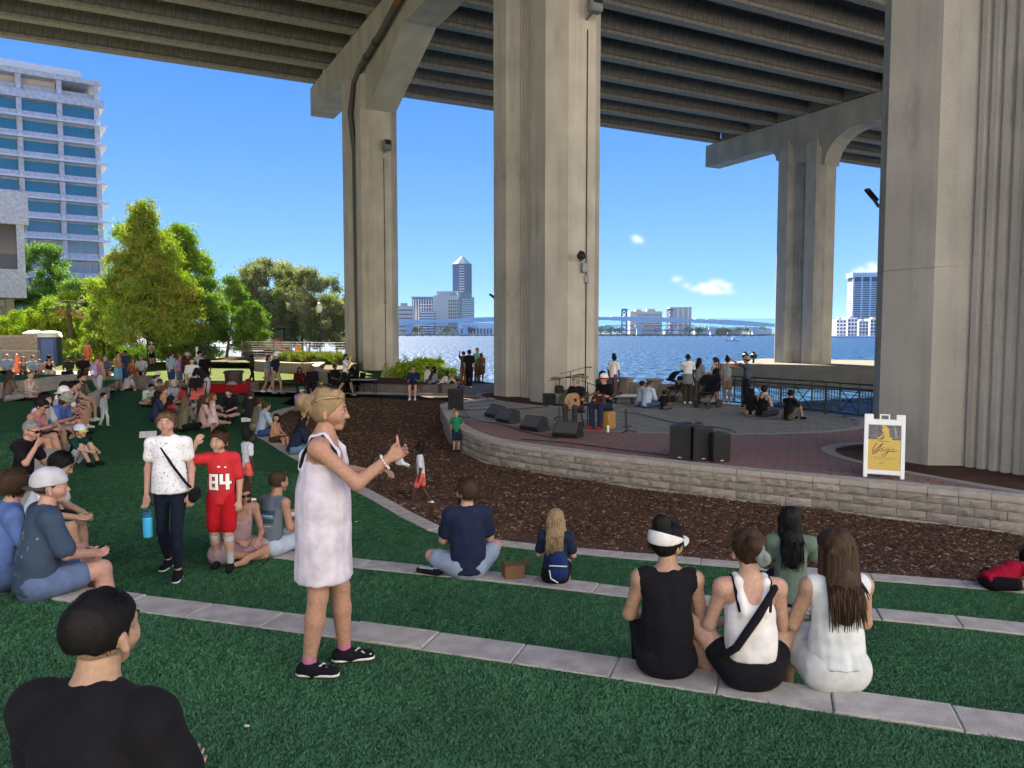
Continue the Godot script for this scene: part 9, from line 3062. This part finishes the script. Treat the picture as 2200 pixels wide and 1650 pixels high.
func ground_cover() -> void:
	# blades of the artificial grass near the camera, and bark chips on the mulch
	var r := RandomNumberGenerator.new()
	r.seed = 99
	var nz := FastNoiseLite.new()
	nz.frequency = 0.6
	var tuft := MB.new()
	for i in 12:
		var o := Vector3(r.randf_range(-0.022, 0.022), 0, r.randf_range(-0.022, 0.022))
		var d := Vector3(r.randf_range(-0.7, 0.7), 1.0, r.randf_range(-0.7, 0.7)).normalized() * r.randf_range(0.014, 0.026)
		var s := Vector3(r.randf_range(-1, 1), 0, r.randf_range(-1, 1)).normalized() * 0.0016
		var nn := (d.cross(s).normalized() + Vector3.UP).normalized()
		tuft.tri_n(o - s, o + s, o + d, nn, nn, nn)
	var places := []
	var cols := []
	# cells that lie under kerb stones stay bare
	var stone := {}
	for l: PackedVector3Array in [kerb_a, kerb_b, kerb_c, kerb_z]:
		for i in l.size() - 1:
			for k in 14:
				var q := l[i].lerp(l[i + 1], k / 14.0)
				if q.z < -16.0: continue
				for a in range(-3, 4):
					for b in range(-3, 4):
						if a * a + b * b < 10: stone[Vector2i(floori(q.x * 20.0) + a, floori(q.z * 20.0) + b)] = true
	for lawn: MeshInstance3D in lawns:
		var todo := []
		var vv: PackedVector3Array = lawn.mesh.surface_get_arrays(0)[Mesh.ARRAY_VERTEX]
		for i in range(0, vv.size(), 3): todo.append([vv[i], vv[i + 1], vv[i + 2]])
		while not todo.is_empty():
			var t: Array = todo.pop_back()
			var c: Vector3 = (t[0] + t[1] + t[2]) / 3.0
			var size := maxf(t[0].distance_to(t[1]), maxf(t[1].distance_to(t[2]), t[2].distance_to(t[0])))
			if (c.z - size > -2.4 or c.z + size < -15.0 or absf(c.x) - size > 0.75 * (-c.z + size)): continue
			if size > 0.8:
				var ab: Vector3 = (t[0] + t[1]) / 2.0
				var bc: Vector3 = (t[1] + t[2]) / 2.0
				var ca: Vector3 = (t[2] + t[0]) / 2.0
				todo.append_array([[t[0], ab, ca], [ab, t[1], bc], [ca, bc, t[2]], [ab, bc, ca]])
				continue
			var area: float = (t[1] - t[0]).cross(t[2] - t[0]).length() / 2.0
			var n := int(area * clampf(42000.0 / (c.z * c.z), 260.0, 4200.0) + r.randf())
			for k in n:
				var u := r.randf()
				var w := r.randf()
				if u + w > 1.0: u = 1.0 - u; w = 1.0 - w
				var q: Vector3 = t[0] + (t[1] - t[0]) * u + (t[2] - t[0]) * w
				if stone.has(Vector2i(floori(q.x * 20.0), floori(q.z * 20.0))): continue
				var g := r.randf_range(0.75, 1.25) * (1.0 + 0.35 * nz.get_noise_2d(q.x, q.z))
				places.append(Transform3D(Basis(Vector3.UP, r.randf() * TAU) * Basis.from_scale(Vector3(1.25, r.randf_range(0.6, 0.95), 1.25)), q))
				cols.append(Color(0.075 * g, 0.225 * g, 0.105 * g))
	var m := mat("turf_blades", Color.WHITE, 0.7)
	m.vertex_color_use_as_albedo = true
	m.uv1_triplanar = false
	stuff(tag(scatter("turf_blades", tuft.mesh(), m, places, cols), "short green blades of the artificial lawn", "grass"))
	var chip := MB.new()
	chip.box(Vector3.ZERO, Vector3(0.012, 0.006, 0.05), Basis())
	chip.box(Vector3(0.014, 0.003, 0.01), Vector3(0.008, 0.005, 0.034), Basis(Vector3.UP, 0.7))
	places = []
	cols = []
	var tries := 0
	var cl := PackedVector2Array()
	for q in kerb_c: cl.append(Vector2(q.x, q.z))
	var rim := PackedVector2Array()
	for i in range(stage_edge.size() - 1, 0, -1): rim.append(Vector2(stage_edge[i].x, stage_edge[i].z))
	cl.append_array(rim)
	cl.append(Vector2(-3.0, -31.6)); cl.append(Vector2(-8.0, -32.6))
	while places.size() < 80000 and tries < 700000:
		tries += 1
		var z := -lerpf(7.0, 33.0, pow(r.randf(), 1.5))
		var x := r.randf_range(-0.5, 0.75) * -z
		if not Geometry2D.is_point_in_polygon(Vector2(x, z), cl): continue
		var g := r.randf()
		var cc := Color(0.1, 0.06, 0.042).lerp(Color(0.035, 0.022, 0.018), g) * r.randf_range(0.7, 1.4)
		if r.randf() < 0.06: cc = Color(0.26, 0.2, 0.16)
		places.append(Transform3D(Basis.from_euler(Vector3(r.randf_range(-0.4, 0.4), r.randf() * TAU, r.randf_range(-0.4, 0.4))) * Basis.from_scale(Vector3.ONE * r.randf_range(0.7, 1.7)), Vector3(x, mulch_height(x, z) + 0.012, z)))
		cols.append(cc)
	var mm := mat("bark_chips", Color.WHITE, 0.9)
	mm.vertex_color_use_as_albedo = true
	mm.uv1_triplanar = false
	stuff(tag(scatter("bark_chips", chip.mesh(), mm, places, cols), "loose brown bark chips covering the bed below the stage", "mulch"))


func mulch_height(x: float, z: float) -> float:
	# height of the bed, found on its mesh grid by the same rule that shaped it
	var best := 1e9
	for i in range(0, kerb_c.size(), 2): best = minf(best, Vector2(kerb_c[i].x - x, kerb_c[i].z - z).length())
	var fallen := lerpf(-0.84, -1.15, smoothstep(0.0, 2.0, best))
	return maxf(fallen, lerpf(-1.15, -0.72, smoothstep(-24.0, -32.5, z))) + 0.025 * sin(x * 1.7 + z) * sin(z * 1.3)
